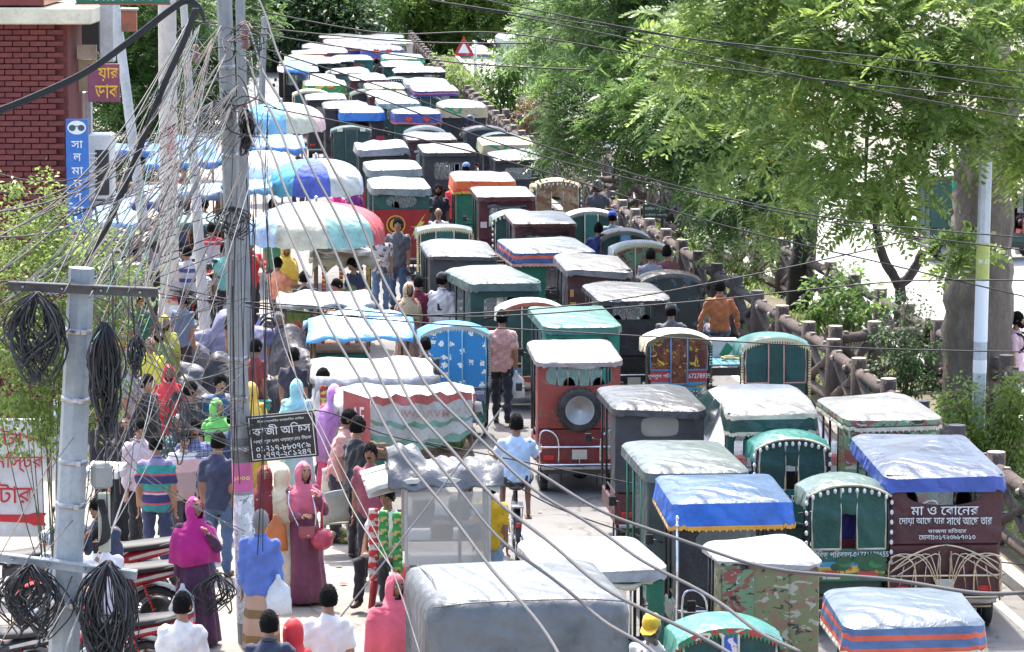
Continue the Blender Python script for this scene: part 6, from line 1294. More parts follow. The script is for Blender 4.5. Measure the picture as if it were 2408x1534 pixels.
P('redpolo', 588, 560, 'man in red polo shirt with a hand at his chin', top=('short',(.45,.015,.025),'collar'), yaw=15, nod=14, arms=('hang','face'), bottom=('trousers',BLK))
P('stripeback', 497, 535, 'motorcyclist in red and white banded polo seen from behind', top=('short',RW_POLO), bottom=('trousers',(.2,.27,.36)), yaw=176, sit=.78, arms=('bars','bars'), ground=0)
P('ltblue', 396, 568, 'man in pale blue shirt and checked lungi walking through the market', top=('short',(.36,.5,.62),'collar'), bottom=('lungi',LUNGI), yaw=8, step=.5, h=1.7, feet='sandal', skin=1)
P('whitecap', 1040, 643, 'man in white shirt and black cap standing behind the flowered rickshaw', top=('long',(.66,.65,.67)), yaw=165, hat=('cap',(.03,.03,.035)), headyaw=-45, h=1.74)
P('maroonback', 984, 650, 'man in maroon t-shirt seen from behind near the blue sheet stall', top=('long',(.15,.012,.035)), yaw=178, h=1.68)
P('beigescarf', 960, 665, 'woman in beige patterned headscarf next to the maroon shirt', top=('robe',(.35,.2,.15)), hair=None, scarf=('open',mat('print',(.45,.36,.22),layers=(((.3,.1,.1),8,.58),))), yaw=20, h=1.6, female=True)
P('pinkwalk', 1180, 731, 'man in pink patterned shirt and black trousers walking away with a white bag', top=('short',PINKPRINT), yaw=176, step=.8, h=1.73, arms=('hang','carry'), bottom=('trousers',(.018,.02,.03)), headyaw=4)
P('brownvan', 1693, 671, 'van puller in rust-brown shirt seated with his back turned', top=('long',(.36,.11,.035)), yaw=184, sit=.95, arms=('wide','wide'), bottom=('trousers',(.06,.08,.13)))
P('cyclist', 1214, 992, 'cyclist in light blue shirt pedalling away between the vehicles', top=('short',(.42,.56,.75)), bottom=('shorts',(.03,.03,.04)), yaw=182, sit=.9, arms=('bars','bars'), headyaw=20, feet='sandal', step=1, skin=1)
P('mauve', 712, 1087, 'woman in long mauve gown and pink headscarf with a shoulder bag', top=('robe',(.19,.055,.1)), hair=None, scarf=('open',(.58,.13,.2),1.1), yaw=28, h=1.63, arms=('fwd','face'), female=True, feet='sandal', skin=2)
P('magenta', 456, 1170, 'woman in magenta shawl and purple gown with hand raised to her chin', top=('robe',(.07,.02,.06)), hair=None, scarf=('open',(.45,.01,.2),.96,1.15), yaw=25, headyaw=15, nod=-12, arms=('carry','face'), h=1.62, female=True, feet='sandal')
P('seatedwhite', 912, 1160, 'seated man in white shirt and black trousers beside the hanging snack packets', top=('short',(.66,.66,.67)), bottom=('trousers',BLK), sit=.5, yaw=-25, nod=10, arms=('knee','knee'), skin=1, h=1.7)
P('blacktee', 838, 982, 'man in black t-shirt and black trousers standing side on by the carts', top=('short',(.02,.02,.025)), yaw=120, headyaw=20, bottom=('trousers',BLK), h=1.74)
P('moustache', 872, 1044, 'moustached man behind the tilted metal tray', top=('short',(.25,.06,.09)), yaw=-10, beard='moustache', h=1.64, skin=1)
P('pinkprofile', 788, 964, 'man in salmon shirt leaning forward in profile before the violet shawl', top=('short',(.6,.28,.25),'collar'), yaw=85, lean=14, skin=1, arms=('hang','reach'), h=1.66)
P('violet', 785, 905, 'figure wrapped in a long violet shawl above a hot pink dress', top=('robe',(.6,.05,.14)), hair=None, scarf=('open',(.5,.22,.55),.62), yaw=165, h=1.6, female=True)
P('cyan', 697, 893, 'woman under a pale cyan headscarf seen from behind', top=('robe',(.4,.6,.63)), hair=None, scarf=('open',(.25,.55,.6),1.0), yaw=170, h=1.58, female=True)
P('whitestall', 757, 868, 'man in white t-shirt standing at the sachet-hung stall', top=('short',PW), yaw=120, h=1.6, skin=1)
P('greenhijab', 508, 938, 'girl in bright green headscarf looking aside near the concrete pole', top=('robe',(.12,.5,.08)), hair=None, scarf=('open',(.14,.52,.1),1.05), yaw=40, h=1.52, female=True, skin=2)
P('bluebeard', 516, 880, 'young man with thin moustache in a blue t-shirt behind the green headscarf', top=('short',(.03,.08,.17)), yaw=25, nod=12, beard='moustache', h=1.7, skin=2)
P('redscarf', 396, 858, 'woman in red flowered headscarf behind the cable coils', top=('robe',(.4,.02,.03)), hair=None, scarf=('open',REDPRINT,.95), yaw=10, h=1.6, female=True, skin=1)
P('blackdress', 345, 882, 'woman in black dress with tied hair turned aside', top=('robe',(.014,.014,.018)), hair='bun', yaw=55, h=1.66, female=True, skin=2)
P('yellow', 352, 793, 'balding man in lemon yellow polo shirt', top=('short',(.68,.62,.04),'collar'), hair=None, yaw=22, nod=8, h=1.66, arms=('hang','hang'))
P('greenshirt', 372, 765, 'bearded young man in olive green shirt beside the lemon yellow polo', top=('short',(.16,.24,.04),'collar'), yaw=20, beard='full', h=1.72)
P('olive', 386, 742, 'woman in mustard headscarf behind the olive green shirt', top=('robe',(.35,.32,.03)), hair=None, scarf=('open',(.4,.36,.03)), yaw=25, h=1.62, female=True)
P('stripedpolo', 366, 1024, 'man in teal and navy striped polo seen from behind', top=('short',STRIPE_POLO,'collar'), yaw=178, bottom=('trousers',(.03,.04,.1)), h=1.7, nod=6, arms=('hang','hang'))
P('lilac', 328, 985, 'man in pale lilac shirt looking down at the white box', top=('long',(.55,.45,.5)), yaw=35, nod=18, bottom=('trousers',BLK), arms=('hang','fwd'))
P('whitepink', 432, 1012, 'boy in white and pink t-shirt tilting his head', top=('short',mat('stripes',(0,0,0),z0=.8,z1=1.5,bands=[(0,(.4,.28,.26)),(.4,(.62,.4,.38)),(.62,(.68,.67,.66))])), yaw=20, nod=12, h=1.58, skin=2, bottom=('trousers',(.05,.05,.06)))
P('plaid', 455, 985, 'man with glasses-thin face in navy plaid shirt', top=('short',PLAID,'collar'), yaw=15, nod=14, h=1.7, beard='moustache')
P_['plaid'][0]['label'] = 'moustached man in navy and white plaid shirt'
P('navytee', 512, 1018, 'man in dark navy t-shirt and blue jeans seen from behind by the pole', top=('short',(.035,.045,.09)), bottom=('trousers',(.07,.13,.24)), yaw=160, h=1.72)
P('niqab', 285, 985, 'woman in black face veil beside the lilac shirt', top=('robe',(.012,.012,.015)), hair=None, scarf=('niqab',(.012,.012,.015),.9), yaw=30, h=1.58, female=True)
P('dots', 418, 975, 'woman in green dotted headscarf among the onlookers', top=('robe',DOTS), hair=None, scarf=('open',DOTS), yaw=10, nod=10, h=1.56, female=True)
P('boy', 467, 1012, 'small black-haired boy peering from behind the plaid shirt', top=('short',(.1,.12,.2)), yaw=10, h=1.4, skin=2)
P('phone', 235, 1240, 'man in white shirt holding a dark phone behind the cable bundle', top=('short',(.62,.6,.64),'collar'), yaw=8, nod=10, arms=('fwd','hang'), h=1.68)
P('tallback', 232, 1172, 'dark-shirted man with curly hair behind the phone user', top=('long',(.04,.05,.09)), yaw=-10, headyaw=-30, nod=15, h=1.7, arms=('face','hang'))
P('whiteback', 428, 1396, 'man in white t-shirt with cropped hair seen from behind at the kerb', top=('short',PW), yaw=172, h=1.7, headyaw=-12)
P('navyback', 632, 1440, 'man in navy shirt holding a phone, back turned, below the pole', top=('short',(.03,.04,.08),'collar'), yaw=178, h=1.68, arms=('hang','face'))
P('redback', 688, 1456, 'woman in red and white floral headscarf beside the navy shirt', top=('robe',(.5,.02,.03)), hair=None, scarf=('open',REDPRINT), yaw=150, h=1.58, female=True)
P('peachback', 772, 1380, 'man in white and peach t-shirt seen from behind, hair parted', top=('short',mat('stripes',(0,0,0),z0=.8,z1=1.5,bands=[(0,(.55,.36,.28)),(.42,(.68,.66,.64))])), yaw=178, h=1.7)
P('coral', 928, 1350, 'woman wrapped in a big coral pink shawl beside the grey tarpaulin', top=('robe',(.02,.02,.025)), hair=None, scarf=('open',(.64,.1,.15),.8,1.4), yaw=28, nod=8, h=1.58, female=True, skin=1)
P('oldcap', 1534, 1446, 'old man with white beard under a yellow cap', top=('short',PW), hair='grey', beard='grey', hat=('cap',(.65,.38,.02),'A'), yaw=-18, nod=14, skin=1, h=1.62)
P('bluelungi', 612, 1203, 'grey-haired man in blue shirt and banded lungi beside the pole', top=('long',(.1,.17,.48)), bottom=('lungi',LUNGI2), hair='grey', yaw=172, h=1.66, feet='sandal')
P('shawl', 622, 1096, 'woman in black veil and dark red spangled shawl with an orange bag', top=('robe',BLK), hair=None, scarf=('niqab',DKREDPRINT,.8), yaw=5, h=1.58, female=True)
P('cream', 662, 1092, 'figure under a cream headscarf half hidden by the mauve gown', top=('robe',(.6,.52,.38)), hair=None, scarf=('open',(.62,.54,.38)), yaw=160, h=1.6, female=True)
P('yellowkid', 1152, 1128, 'boy in yellow shirt and light jeans behind the glass food cart', top=('short',(.7,.42,.01)), bottom=('trousers',(.3,.42,.6)), yaw=175, h=1.5)
P('blackbeard', 1031, 434, 'bearded man in dark shirt between the green autos', top=('short',(.02,.025,.04)), yaw=-5, beard='full', h=1.68, skin=1)
P('redyellow', 1072, 418, 'man in red shirt with yellow sleeves below the orange canopy', top=('short',(.6,.02,.03)), yaw=175, h=1.7)
P('bald', 1031, 490, 'bald old man behind the three-panelled green rickshaw', top=('short',(.4,.38,.36)), hair=None, yaw=-5, nod=5, h=1.6, skin=1)
P('driver1', 1407, 535, 'rickshaw driver in navy shirt seen from behind', top=('short',(.02,.035,.16)), yaw=170, sit=.95, arms=('bars','bars'))
P('bluecap', 1440, 508, 'rickshaw driver in bright blue cap by the fence', top=('short',(.3,.35,.4)), yaw=175, sit=.95, hat=('cap',(.02,.08,.5)), arms=('bars','bars'))
P('pinktee', 2390, 735, 'man in pale pink t-shirt with a black backpack beyond the huge trunk', top=('short',(.66,.45,.5)), yaw=75, headyaw=10, beard='full', h=1.72, bottom=('trousers',(.5,.4,.42)))
P('jersey', 2246, 410, 'man in green sports jersey riding on the far carriageway', top=('short',(.01,.3,.13)), yaw=170, sit=.95, bottom=('shorts',(.02,.02,.06)), loc=None)
P('orangeboy', 652, 618, 'boy in orange t-shirt riding a bicycle past the stalls', top=('short',(.7,.26,.14)), yaw=150, sit=.85, arms=('bars','bars'), bottom=('trousers',(.03,.03,.04)), h=1.55, step=1)
P('greykurta', 655, 735, 'white-bearded man in purple-grey shirt before the helmeted scooter', top=('short',(.12,.12,.25)), hair='grey', beard='grey', yaw=30, h=1.5)
P('purple1', 832, 432, 'person in dark purple clothes under the market umbrella', top=('robe',(.13,.01,.12)), hair=None, scarf=('open',(.14,.01,.13)), yaw=160, h=1.58, female=True, lo=True)
P('magenta2', 792, 438, 'person in hot pink clothes under the market umbrella', top=('robe',(.6,.01,.16)), hair=None, scarf=('open',(.6,.01,.17)), yaw=170, h=1.58, female=True, lo=True)
P('yscarf', 672, 572, 'woman in yellow and red bordered headscarf at the covered stall', top=('robe',(.5,.3,.08)), hair=None, scarf=('open',(.62,.4,.05)), yaw=15, nod=12, h=1.6, female=True)
P('vendor1', 842, 607, 'vendor in dark shirt bent over behind the sachet strips', top=('short',(.03,.04,.07)), yaw=-40, nod=20, lean=12, h=1.6, lo=True)
P('vendor2', 822, 655, 'vendor in navy shirt reaching over the coconut cart', top=('short',(.03,.045,.09)), yaw=-60, nod=25, lean=20, arms=('fwd','fwd'), h=1.55)
P('redhelmet', 1405, 437, 'motorcyclist in black and red helmet behind the green rickshaw', top=('short',(.05,.05,.06)), yaw=170, sit=.85, hair=None, hat=('helmet',(.03,.01,.012)), arms=('bars','bars'), lo=True)
P('bluecap2', 1096, 384, 'man in faded blue cap behind the orange canopy', top=('short',(.3,.2,.2)), yaw=175, hat=('cap',(.12,.2,.4)), h=1.7, lo=True)
P('darkhelmet', 1105, 282, 'motorcyclist in navy helmet squeezed beside the dark rickshaws', top=('short',(.05,.05,.06)), yaw=175, sit=.95, hair=None, hat=('helmet',(.015,.02,.06)), arms=('bars','bars'), lo=True)
P('darkcap', 1578, 728, 'rickshaw driver in dark cap seen over the leaf-printed hood', top=('short',(.1,.1,.12)), yaw=176, sit=.98, hat=('cap',(.03,.03,.04)), arms=('bars','bars'))
P('hair1', 1530, 597, 'passenger with black hair riding ahead of the house-mural rickshaw', top=('short',(.2,.2,.25)), yaw=175, sit=.95, lo=True)
P('hair2', 1568, 590, 'second black-haired passenger nearer the fence ahead of the mural', top=('short',(.15,.05,.05)), yaw=175, sit=.95, lo=True)
P('far1', 885, 138, 'man in dark striped shirt standing beside the sea-green auto', top=('short',(.12,.1,.09)), yaw=175, h=1.7, lo=True)
P('far2', 1006, 138, 'man in white and blue standing by the fence far along the road', top=('short',(.5,.52,.6)), yaw=185, h=1.7, lo=True)
P('far3', 936, 104, 'man in blue cap far away by the fence', top=('short',(.2,.3,.3)), hat=('cap',(.1,.2,.45)), yaw=185, h=1.7, lo=True)
P('yellowcloth', 590, 900, 'woman in yellow printed shawl just behind the concrete pole', top=('robe',(.6,.38,.05)), hair=None, scarf=('open',mat('print',(.65,.42,.06),layers=(((.6,.2,.03),8,.6),))), yaw=160, h=1.58, female=True)
P('orangesari', 262, 700, 'woman in orange shawl behind the bush', top=('robe',(.04,.05,.14)), hair=None, scarf=('open',(.62,.13,.05),.8), yaw=150, h=1.62, female=True)
P('dottedshirt', 232, 838, 'man in orange dotted shirt half hidden by the bush', top=('short',mat('print',(.6,.25,.04),layers=(((.2,.1,.03),22,.6),))), yaw=20, h=1.64)
P('backpack', 460, 556, 'man in white shirt facing away between the poles', top=('short',(.6,.56,.48)), yaw=150, h=1.7, lo=True)
P('tealtee', 528, 572, 'person in teal t-shirt hidden behind the pole', top=('short',(.15,.45,.42)), yaw=170, h=1.62, lo=True)
P('bikerider2', 440, 590, 'motorcyclist in blue striped shirt beside the thin pale pole', top=('short',mat('stripes',(0,0,0),z0=.8,z1=1.5,bands=[(0,(.4,.42,.5)),(.3,(.06,.08,.25)),(.4,(.45,.45,.5)),(.55,(.06,.08,.25)),(.65,(.45,.45,.5))])), yaw=165, sit=.78, arms=('bars','bars'), bottom=('trousers',(.2,.27,.36)), lo=True)
for k, (x, y, lb, c, yw) in enumerate(((480,470,'shopper in dark clothes under the blue awnings',(.03,.03,.05),150),(520,445,'shopper in brown clothes under the blue awnings',(.2,.1,.05),120),(420,470,'shopper in navy clothes under the blue awnings',(.04,.05,.14),190),(560,480,'shopper in red clothes behind the concrete pole',(.4,.05,.04),170),
      (350,560,'shopper in grey clothes near the leaning pole',(.15,.15,.17),160),(310,580,'shopper in black clothes near the leaning pole',(.02,.02,.025),100),(640,470,'shopper in dark red clothes between the umbrellas',(.2,.03,.04),150),(700,345,'shopper in black clothes behind the striped umbrella',(.02,.02,.03),180),(430,390,'shopper with orange shawl under the blue awnings',(.5,.15,.05),20),(650,525,'shopper in green clothes under the pastel umbrella',(.05,.2,.1),170))):
    P('shop%d'%k, x, y, lb, top=('short',c), yaw=yw, h=1.66, lo=True, skin=k%3)
for k, (x, y, lb, c, yw, fm) in enumerate(((262,930,'woman in black gown near the cable bundle',(.015,.015,.02),40,1),(548,965,'onlooker in dark blue shirt beside the concrete pole',(.03,.05,.12),170,0),
      (310,840,'onlooker in faded grey shirt beside the lemon polo',(.25,.25,.27),60,0),(445,900,'onlooker in black t-shirt behind the red flowered headscarf',(.02,.02,.025),100,0),(600,800,'stallholder in dark red shirt among the sheeted motorcycles',(.2,.03,.03),140,0),(560,700,'shopper in black shirt behind the pole head',(.02,.02,.02),170,0),
      (430,690,'shopper in dusty blue shirt beside the painted column',(.14,.2,.3),150,0),(330,690,'shopper in dark green clothes by the leaning pole',(.02,.1,.06),30,0),(715,640,'stall helper in black shirt behind the white sheet cart',(.02,.02,.025),200,0),(690,820,'stall helper in dark clothes behind the blue plastic sheet',(.03,.03,.05),160,0),(1000,795,'black-haired passer-by beside the flowered rickshaw',(.05,.05,.07),170,0))):
    P('crowd%d'%k, x, y, lb, top=('robe' if fm else 'short',c), yaw=yw, h=1.62, lo=True, skin=k%3, female=bool(fm), hair=None if fm else 'short', scarf=('open',c) if fm else None)
# passengers seen through the back windows
def rider(veh, x, label, c, hatc=None, sit=.62, y=.45, hairc='short', sc=None):
    t = VEH[veh]; lp = Matrix.Rotation(t.rotation_euler.z,3,'Z') @ Vector((x, y, 0)) + t.location
    person(0, 0, label, top=('short',c), yaw=180+math.degrees(t.rotation_euler.z), sit=sit, loc=lp, hat=hatc, lo=True, hair=None if sc else hairc, scarf=sc, group='passengers in the rickshaws', arms=('knee','knee'))
rider('maroon', -.3, 'passenger in dark red under the blue roof sheet', (.2,.02,.03)); rider('maroon', .3, 'passenger in turquoise under the blue roof sheet', (.03,.4,.42)); rider('redauto', -.1, 'dark-clothed passenger behind the red auto window bars', BLK)
rider('redauto', .3, 'grey-clothed passenger behind the red auto window bars', (.15,.15,.15)); rider('maroonrolled', -.28, 'passenger in red cap behind the rolled blind', (.4,.05,.05), ('cap',(.55,.01,.02))); rider('maroonrolled', .3, 'black-haired passenger behind the rolled blind', BLK)
rider('greentarp2', .2, 'passenger in white below the sagging tarpaulin', PW); rider('jet', -.2, 'passenger in green inside the black cloth auto', (.15,.4,.12)); rider('jet', .25, 'passenger in pink inside the black cloth auto', (.4,.12,.14)); rider('maroonthin', -.1, 'passenger behind the window of the noticed maroon auto', BLK)
rider('nibir', .02, 'passenger in violet-blue between the two green curtains', (.1,.08,.4), sit=.72, y=.5); rider('silver', .1, 'passenger under the sliding silver sheet', BLK); rider('blackwin', .2, 'passenger behind the wide barred window', (.3,.3,.32)); rider('power', -.1, 'passenger in rust shirt behind the oval window', (.3,.08,.04))
rider('greentarp', 0, 'driver seen through the sea-green auto', BLK, y=1.3); rider('sticker', .2, 'passenger in orange under the torn dusty roof', (.5,.15,.03)); rider('whitegreen', .1, 'driver of the bright white flat-roofed auto', (.2,.3,.25), y=1.0)
rider('camohood', -.2, 'first passenger under the camouflage hood', BLK, sit=.75, y=.5)
# ================================================================== market: umbrellas, awnings, carts, two-wheelers, goods
def umbrella(px, py, label, Rr, cols, z=2.0, rise=.55, rot=0):
    p = I(px, py, z); p.y += Rr; t = thing('market_umbrella', label, 'umbrella', (p.x, p.y, 0), rot, 'big umbrellas over the stalls'); n = len(cols)
    for k, c in enumerate(cols):
        mb = MB(); a0, a1 = 2*math.pi*k/n, 2*math.pi*(k+1)/n; rings = []
        for i in range(9):
            f = i/8; r = Rr*math.sin(f*math.pi/2*.98)**.95; zz = z+rise*(1-f**2.1); row = []
            for j in range(7):
                u = j/6; a = a0+(a1-a0)*u; sag = 1-.07*f*math.sin(math.pi*u); row.append((r*sag*math.cos(a), r*sag*math.sin(a), zz-.05*f*math.sin(math.pi*u)))
            rings.append(row)
        rings.append([(x*1.005, y*1.005, q-.13-.02*math.sin(j*2.4)) for j, (x, y, q) in enumerate(rings[-1])])
        mb.loft(rings, 0, False); mb.build('canopy_panel', mat('tarp', tuple(min(.7,x*1.0+.03) for x in c), rough=.85), t)
        mb = MB(); mb.tube([(0,0,z+.1),(Rr*.6*math.cos(a0),Rr*.6*math.sin(a0),z+.2),(Rr*.97*math.cos(a0),Rr*.97*math.sin(a0),z-.02)], .008, 4); mb.build('rib', STEEL, t)
    mb = MB(); mb.tube([(0,0,0),(0,0,z+rise+.08)], .022, 8); mb.sph((0,0,z+rise+.08), (.04,.04,.03), 8, 5); mb.build('pole', STEEL, t)
TQ, LB, UB, UW, UY, URd = (.05,.3,.45), (.3,.45,.75), (.06,.1,.45), (.62,.62,.58), (.56,.56,.42), (.55,.06,.08)
umbrella(737, 447, 'striped umbrella with teal, royal blue and cream panels', 1.0, [UW,UW,LB,UB,TQ,UB,UW,(.4,.45,.55)], rot=R(20))
umbrella(735, 566, 'pastel umbrella with a red panel, pale yellow and mint, largest over the stalls', 1.22, [URd,UW,LB,(.55,.6,.7),LB,UY,(.3,.56,.5),URd], rot=R(12))
umbrella(655, 300, 'turquoise and pink umbrella with a yellow edge farther up the market', 1.12, [(.62,.42,.4),UW,TQ,TQ,TQ,(.15,.4,.6),UY,(.62,.42,.4)], rot=R(10))
umbrella(612, 424, 'sky blue umbrella tucked behind the striped one', .85, [(.3,.5,.7)]*5+[UW]*3)
def awning(label, corners, m, sag=.12, legs=True, zs=None, group='blue market awnings', name='awning', cat='awning', thick=.012):
    c = sum((Vector(q) for q in corners), Vector())/4; t = thing(name, label, cat, (c.x, c.y, 0), group=group); o = Vector((c.x, c.y, 0)); a, b, c2, d = [Vector(q)-o for q in corners]; n = 10; rn = random.Random(int(abs(c.x)*100)); ph = rn.uniform(0,6)
    rows = []
    for i in range(n+1):
        u = i/n; rows.append([a.lerp(b,v/n).lerp(d.lerp(c2,v/n),u)-Vector((0,0,sag*math.sin(math.pi*u)*math.sin(math.pi*v/n)+.02*math.sin(v*2.1+ph+u*4)+.012*math.sin(u*17+v))) for v in range(n+1)])
    rows = [[p-Vector((0,0,.12+.03*math.sin(k*1.7))) for k, p in enumerate(rows[0])]]+rows
    mb = MB(); mb.loft(rows, 0, False); sh = mb.build('sheet', m, t); md = sh.modifiers.new('s','SOLIDIFY'); md.thickness = thick
    if legs:
        for q in (a, b, c2, d): mb = MB(); mb.tube([(q.x,q.y,0),(q.x,q.y,q.z)], .02, 6); mb.build('leg', mat('bark',(.2,.13,.08)), t)
    return t
BT = mat('tarp', (.05,.2,.55)); BT2 = mat('tarp', (.16,.36,.62))
for lb, q, m in (('wide blue tarpaulin awning behind the leaning pole', ((335,388),(525,380),(500,322),(400,318)), BT), ('faded blue sheet awning beside the striped umbrella', ((520,452),(640,440),(640,400),(545,405)), BT2),
                 ('blue tarpaulin awning beyond the turquoise umbrella', ((585,345),(720,350),(710,318),(600,316)), BT), ('small bright blue awning below the dark tree', ((668,162),(728,168),(722,146),(676,142)), BT), ('ragged blue sheet near the air conditioner', ((215,520),(330,528),(300,470),(230,462)), BT2)):
    awning(lb, [I(x, y, 2.1) for x, y in q], m)
RED_S = mat('print', (.45,.03,.02), layers=(((.65,.5,.1),16,.56),((.6,.6,.55),24,.64)), dist=.2, stretch=(1,1,1)); YEL_S = mat('print', (.5,.38,.05), layers=(((.4,.05,.03),16,.58),), dist=.2, stretch=(1,1,1)); WOOD = mat('bark', (.26,.16,.09))
def cart(label, px, py, W, Dp, z, m, front=.1, peak=0, sag=.06, rz=None, table=.85, sachets=(), body='teal', wheels=True, name='food_cart', group='vendor carts'):
    p = I(px, py, z); h = heading(p.y) if rz is None else rz; t = thing(name, label, 'cart', (p.x, p.y, 0), h, group); rn = random.Random(int(px)); ph = rn.uniform(0,6); n = 14; rows = []
    for i in range(n+1):
        u = i/n; row = []
        for j in range(n+1):
            v = j/n; zz = z + peak*(1-abs(2*u-1))*(1-.5*abs(2*v-1)) - sag*math.sin(math.pi*u*2)**2*.5 - sag*math.sin(math.pi*v*3+ph)**2*.4 + .018*math.sin(v*13+u*9+ph) + (.1*(u-.5)*.6)
            row.append((W*(v-.5)*1.04+.03*math.sin(u*7+ph), Dp*u+.05*math.sin(v*5+ph), zz))
        rows.append(row)
    rows = [[(x*1.01, y-.03-.02*math.sin(k*1.3), q-front*(1+.35*math.sin(k*1.9+ph))) for k, (x, y, q) in enumerate(rows[0])]]+rows+[[(x*1.01, y+.03, q-.1) for x, y, q in rows[-1]]]
    rows = [[(r_[0][0]-.02, r_[0][1], r_[0][2]-.1)]+r_+[(r_[-1][0]+.02, r_[-1][1], r_[-1][2]-.1)] for r_ in rows]
    mb = MB(); mb.loft(rows, 0, False); sh = mb.build('canopy', m, t); md = sh.modifiers.new('s','SOLIDIFY'); md.thickness = .01
    for sx in (-1,1):
        for y in (.08, Dp-.08): mb = MB(); mb.tube([(sx*(W/2-.06),y,.3),(sx*(W/2-.06),y,z-.04)], .022, 6); mb.build('upright', WOOD, t)
    mb = MB(); mb.box((0,Dp/2,table), (W-.04,Dp-.04,.05), bev=.01); mb.build('counter', WOOD, t)
    mb = MB(); mb.box((0,Dp/2,table-.22), (W-.14,Dp-.14,.38), bev=.01); mb.build('cart_body', M_(body,'paint'), t)
    if wheels:
        for sx in (-1,1):
            for y in (.35, Dp-.35): put_wheel(t, sx*(W/2-.08), y, .3, BW_T, BW_R)
    for k, (x, y, z0, ln, c) in enumerate(sachets):        # strips of little packets
        mb = MB(); q = int(ln/.075)
        for j in range(q): mb.box((x+.004*math.sin(j), y-.01*(j%2), z0-.075*(j+.5)), (.075,.02,.07), bev=.012)
        mb.build('sachet_strip', RED_S if c else YEL_S, t)
    return t
WTP = mat('tarp', (.36,.36,.36)); cart('wooden cart with yellowed torn canopy under the pastel umbrella', 808, 600, 1.05, 1.1, 1.65, mat('tarp', (.45,.41,.28)), front=.18, sachets=((-.35,-.05,1.45,.9,1),(-.05,-.06,1.45,.5,1),(.3,-.05,1.45,.9,1),(.42,-.05,1.45,1.0,0)))
cart('white sheet cart with coconuts hanging from its rail', 768, 708, 1.4, 1.2, 1.65, WTP, front=.07, sag=.1, sachets=((-.05,.6,1.5,.6,1),(.35,.6,1.5,.7,1),(.5,.6,1.5,.6,0)))
cart('cart under a peaked bright blue plastic sheet', 850, 786, 1.5, 1.5, 1.5, mat('tarp', (.14,.38,.68)), front=.06, peak=.35)
cart('cart under a broad plain white sheet with sachet strips at its corners', 885, 880, 1.6, 1.5, 1.55, WTP, front=.16, sag=.05, sachets=((-.72,-.06,1.42,1.0,1),(-.5,-.05,1.42,.7,1),(-.32,-.04,1.38,.4,1),(-.05,-.04,1.38,.4,1),(.05,.2,1.38,.4,1)))
bc = cart('cart with a white sheet and a torn red, white and green banner on its side', 962, 938, 1.72, 1.2, 1.6, mat('tarp', (.42,.41,.39)), front=.12, sag=.1)
BAN = [mat('tarp', c) for c in ((.4,.09,.085),(.42,.42,.39),(.15,.29,.22),(.3,.42,.5))]; mb = MB(); W0 = 1.3
def banrow(z, k): return [(-.5+W0*j/16, -.1-.045*math.sin(j*1.1+k)-.025*math.sin(j*2.7+2*k), z-.07*math.sin(j/16*math.pi)*k*.45+.05*(j/16)+.025*math.sin(j*1.9+k*.7)) for j in range(17)]
for k, (z0, z1, m) in enumerate(((1.64,1.55,0),(1.55,1.34,1),(1.34,1.30,2),(1.30,1.18,1),(1.18,1.10,2))): mb.loft([banrow(z0,k), banrow((z0+z1)/2,k+.5), banrow(z1,k+1)], m, False)
mb.loft([[(-.5-.34*v, -.1+.12*v, 1.62-.6*u+.1*v) for v in (0,.33,.66,1)] for u in (0,.5,1)], 0, False); mb.loft([[(.8+.05*u, -.1, 1.66-.4*u),(.86+.03*u,.1,1.64-.4*u)] for u in (0,.5,1)], 0, False); mb.build('banner', BAN, bc)
o = text('ΙWDΛVM', bc, .2, 1.43, -.15, .62, .1, mat('plain', (.38,.2,.19))); text('AE', bc, -.66, 1.4, -.12, .16, .24, mat('plain', (.7,.68,.66)))
cart('low stall under a navy sheet beside the leaning pole', 310, 470, 1.5, 1.4, 1.7, mat('tarp', (.03,.06,.2)), front=.2, body='black', wheels=False, group='stalls under the trees', name='stall')
cart('low stall under a grey-blue sheet behind the painted column', 420, 448, 1.7, 1.4, 1.75, mat('tarp', (.16,.22,.32)), front=.2, body='maroon', wheels=False, group='stalls under the trees', name='stall')
cart('low stall under a dark green sheet behind the thin pole', 490, 520, 1.3, 1.2, 1.6, mat('tarp', (.02,.08,.06)), front=.15, body='black', wheels=False, group='stalls under the trees', name='stall')
cart('low stall under a brown sheet near the air conditioner', 270, 560, 1.3, 1.2, 1.6, mat('tarp', (.12,.08,.05)), front=.15, body='black', wheels=False, group='stalls under the trees', name='stall')
cart('far stall under a royal blue sheet below the feathery tree', 350, 350, 1.8, 1.5, 1.8, mat('tarp', (.03,.13,.42)), front=.2, body='black', wheels=False, group='stalls under the trees', name='stall')
# glass food cart with a heap of grey sheet on its roof
a = I(1020, 1152, 1.62); gc = thing('glass_cart', 'food cart with cloudy glass case and crumpled grey sheet on its curved roof', 'cart', (a.x, a.y, 0), R(4), 'vendor carts')
mb = MB(); mb.loft([[(-.72+1.44*v/12, y, 1.62+.13*math.sin(math.pi*v/12)**.6-(.05 if e else 0)) for v in range(13)] for y, e in ((-.02,1),(-.02,0),(.9,0),(.9,1))], 0, False); mb.build('roof', mat('paint', (.55,.52,.44)), gc)
mb = MB(); mb.box((.16,.46,.5), (.88,.8,.55), bev=.02); mb.build('cart_base', mat('paint', (.2,.2,.19)), gc)
for sx in (-.2,.5):
    for y in (.2,.7): put_wheel(gc, sx, y, .28, BW_T, BW_R)
for x, y in ((-.3,0),(.6,0),(-.3,.88),(.6,.88),(.28,0)): mb = MB(); mb.box((x,y,1.2), (.035,.035,.84)); mb.build('upright', mat('paint', (.5,.48,.44)), gc)
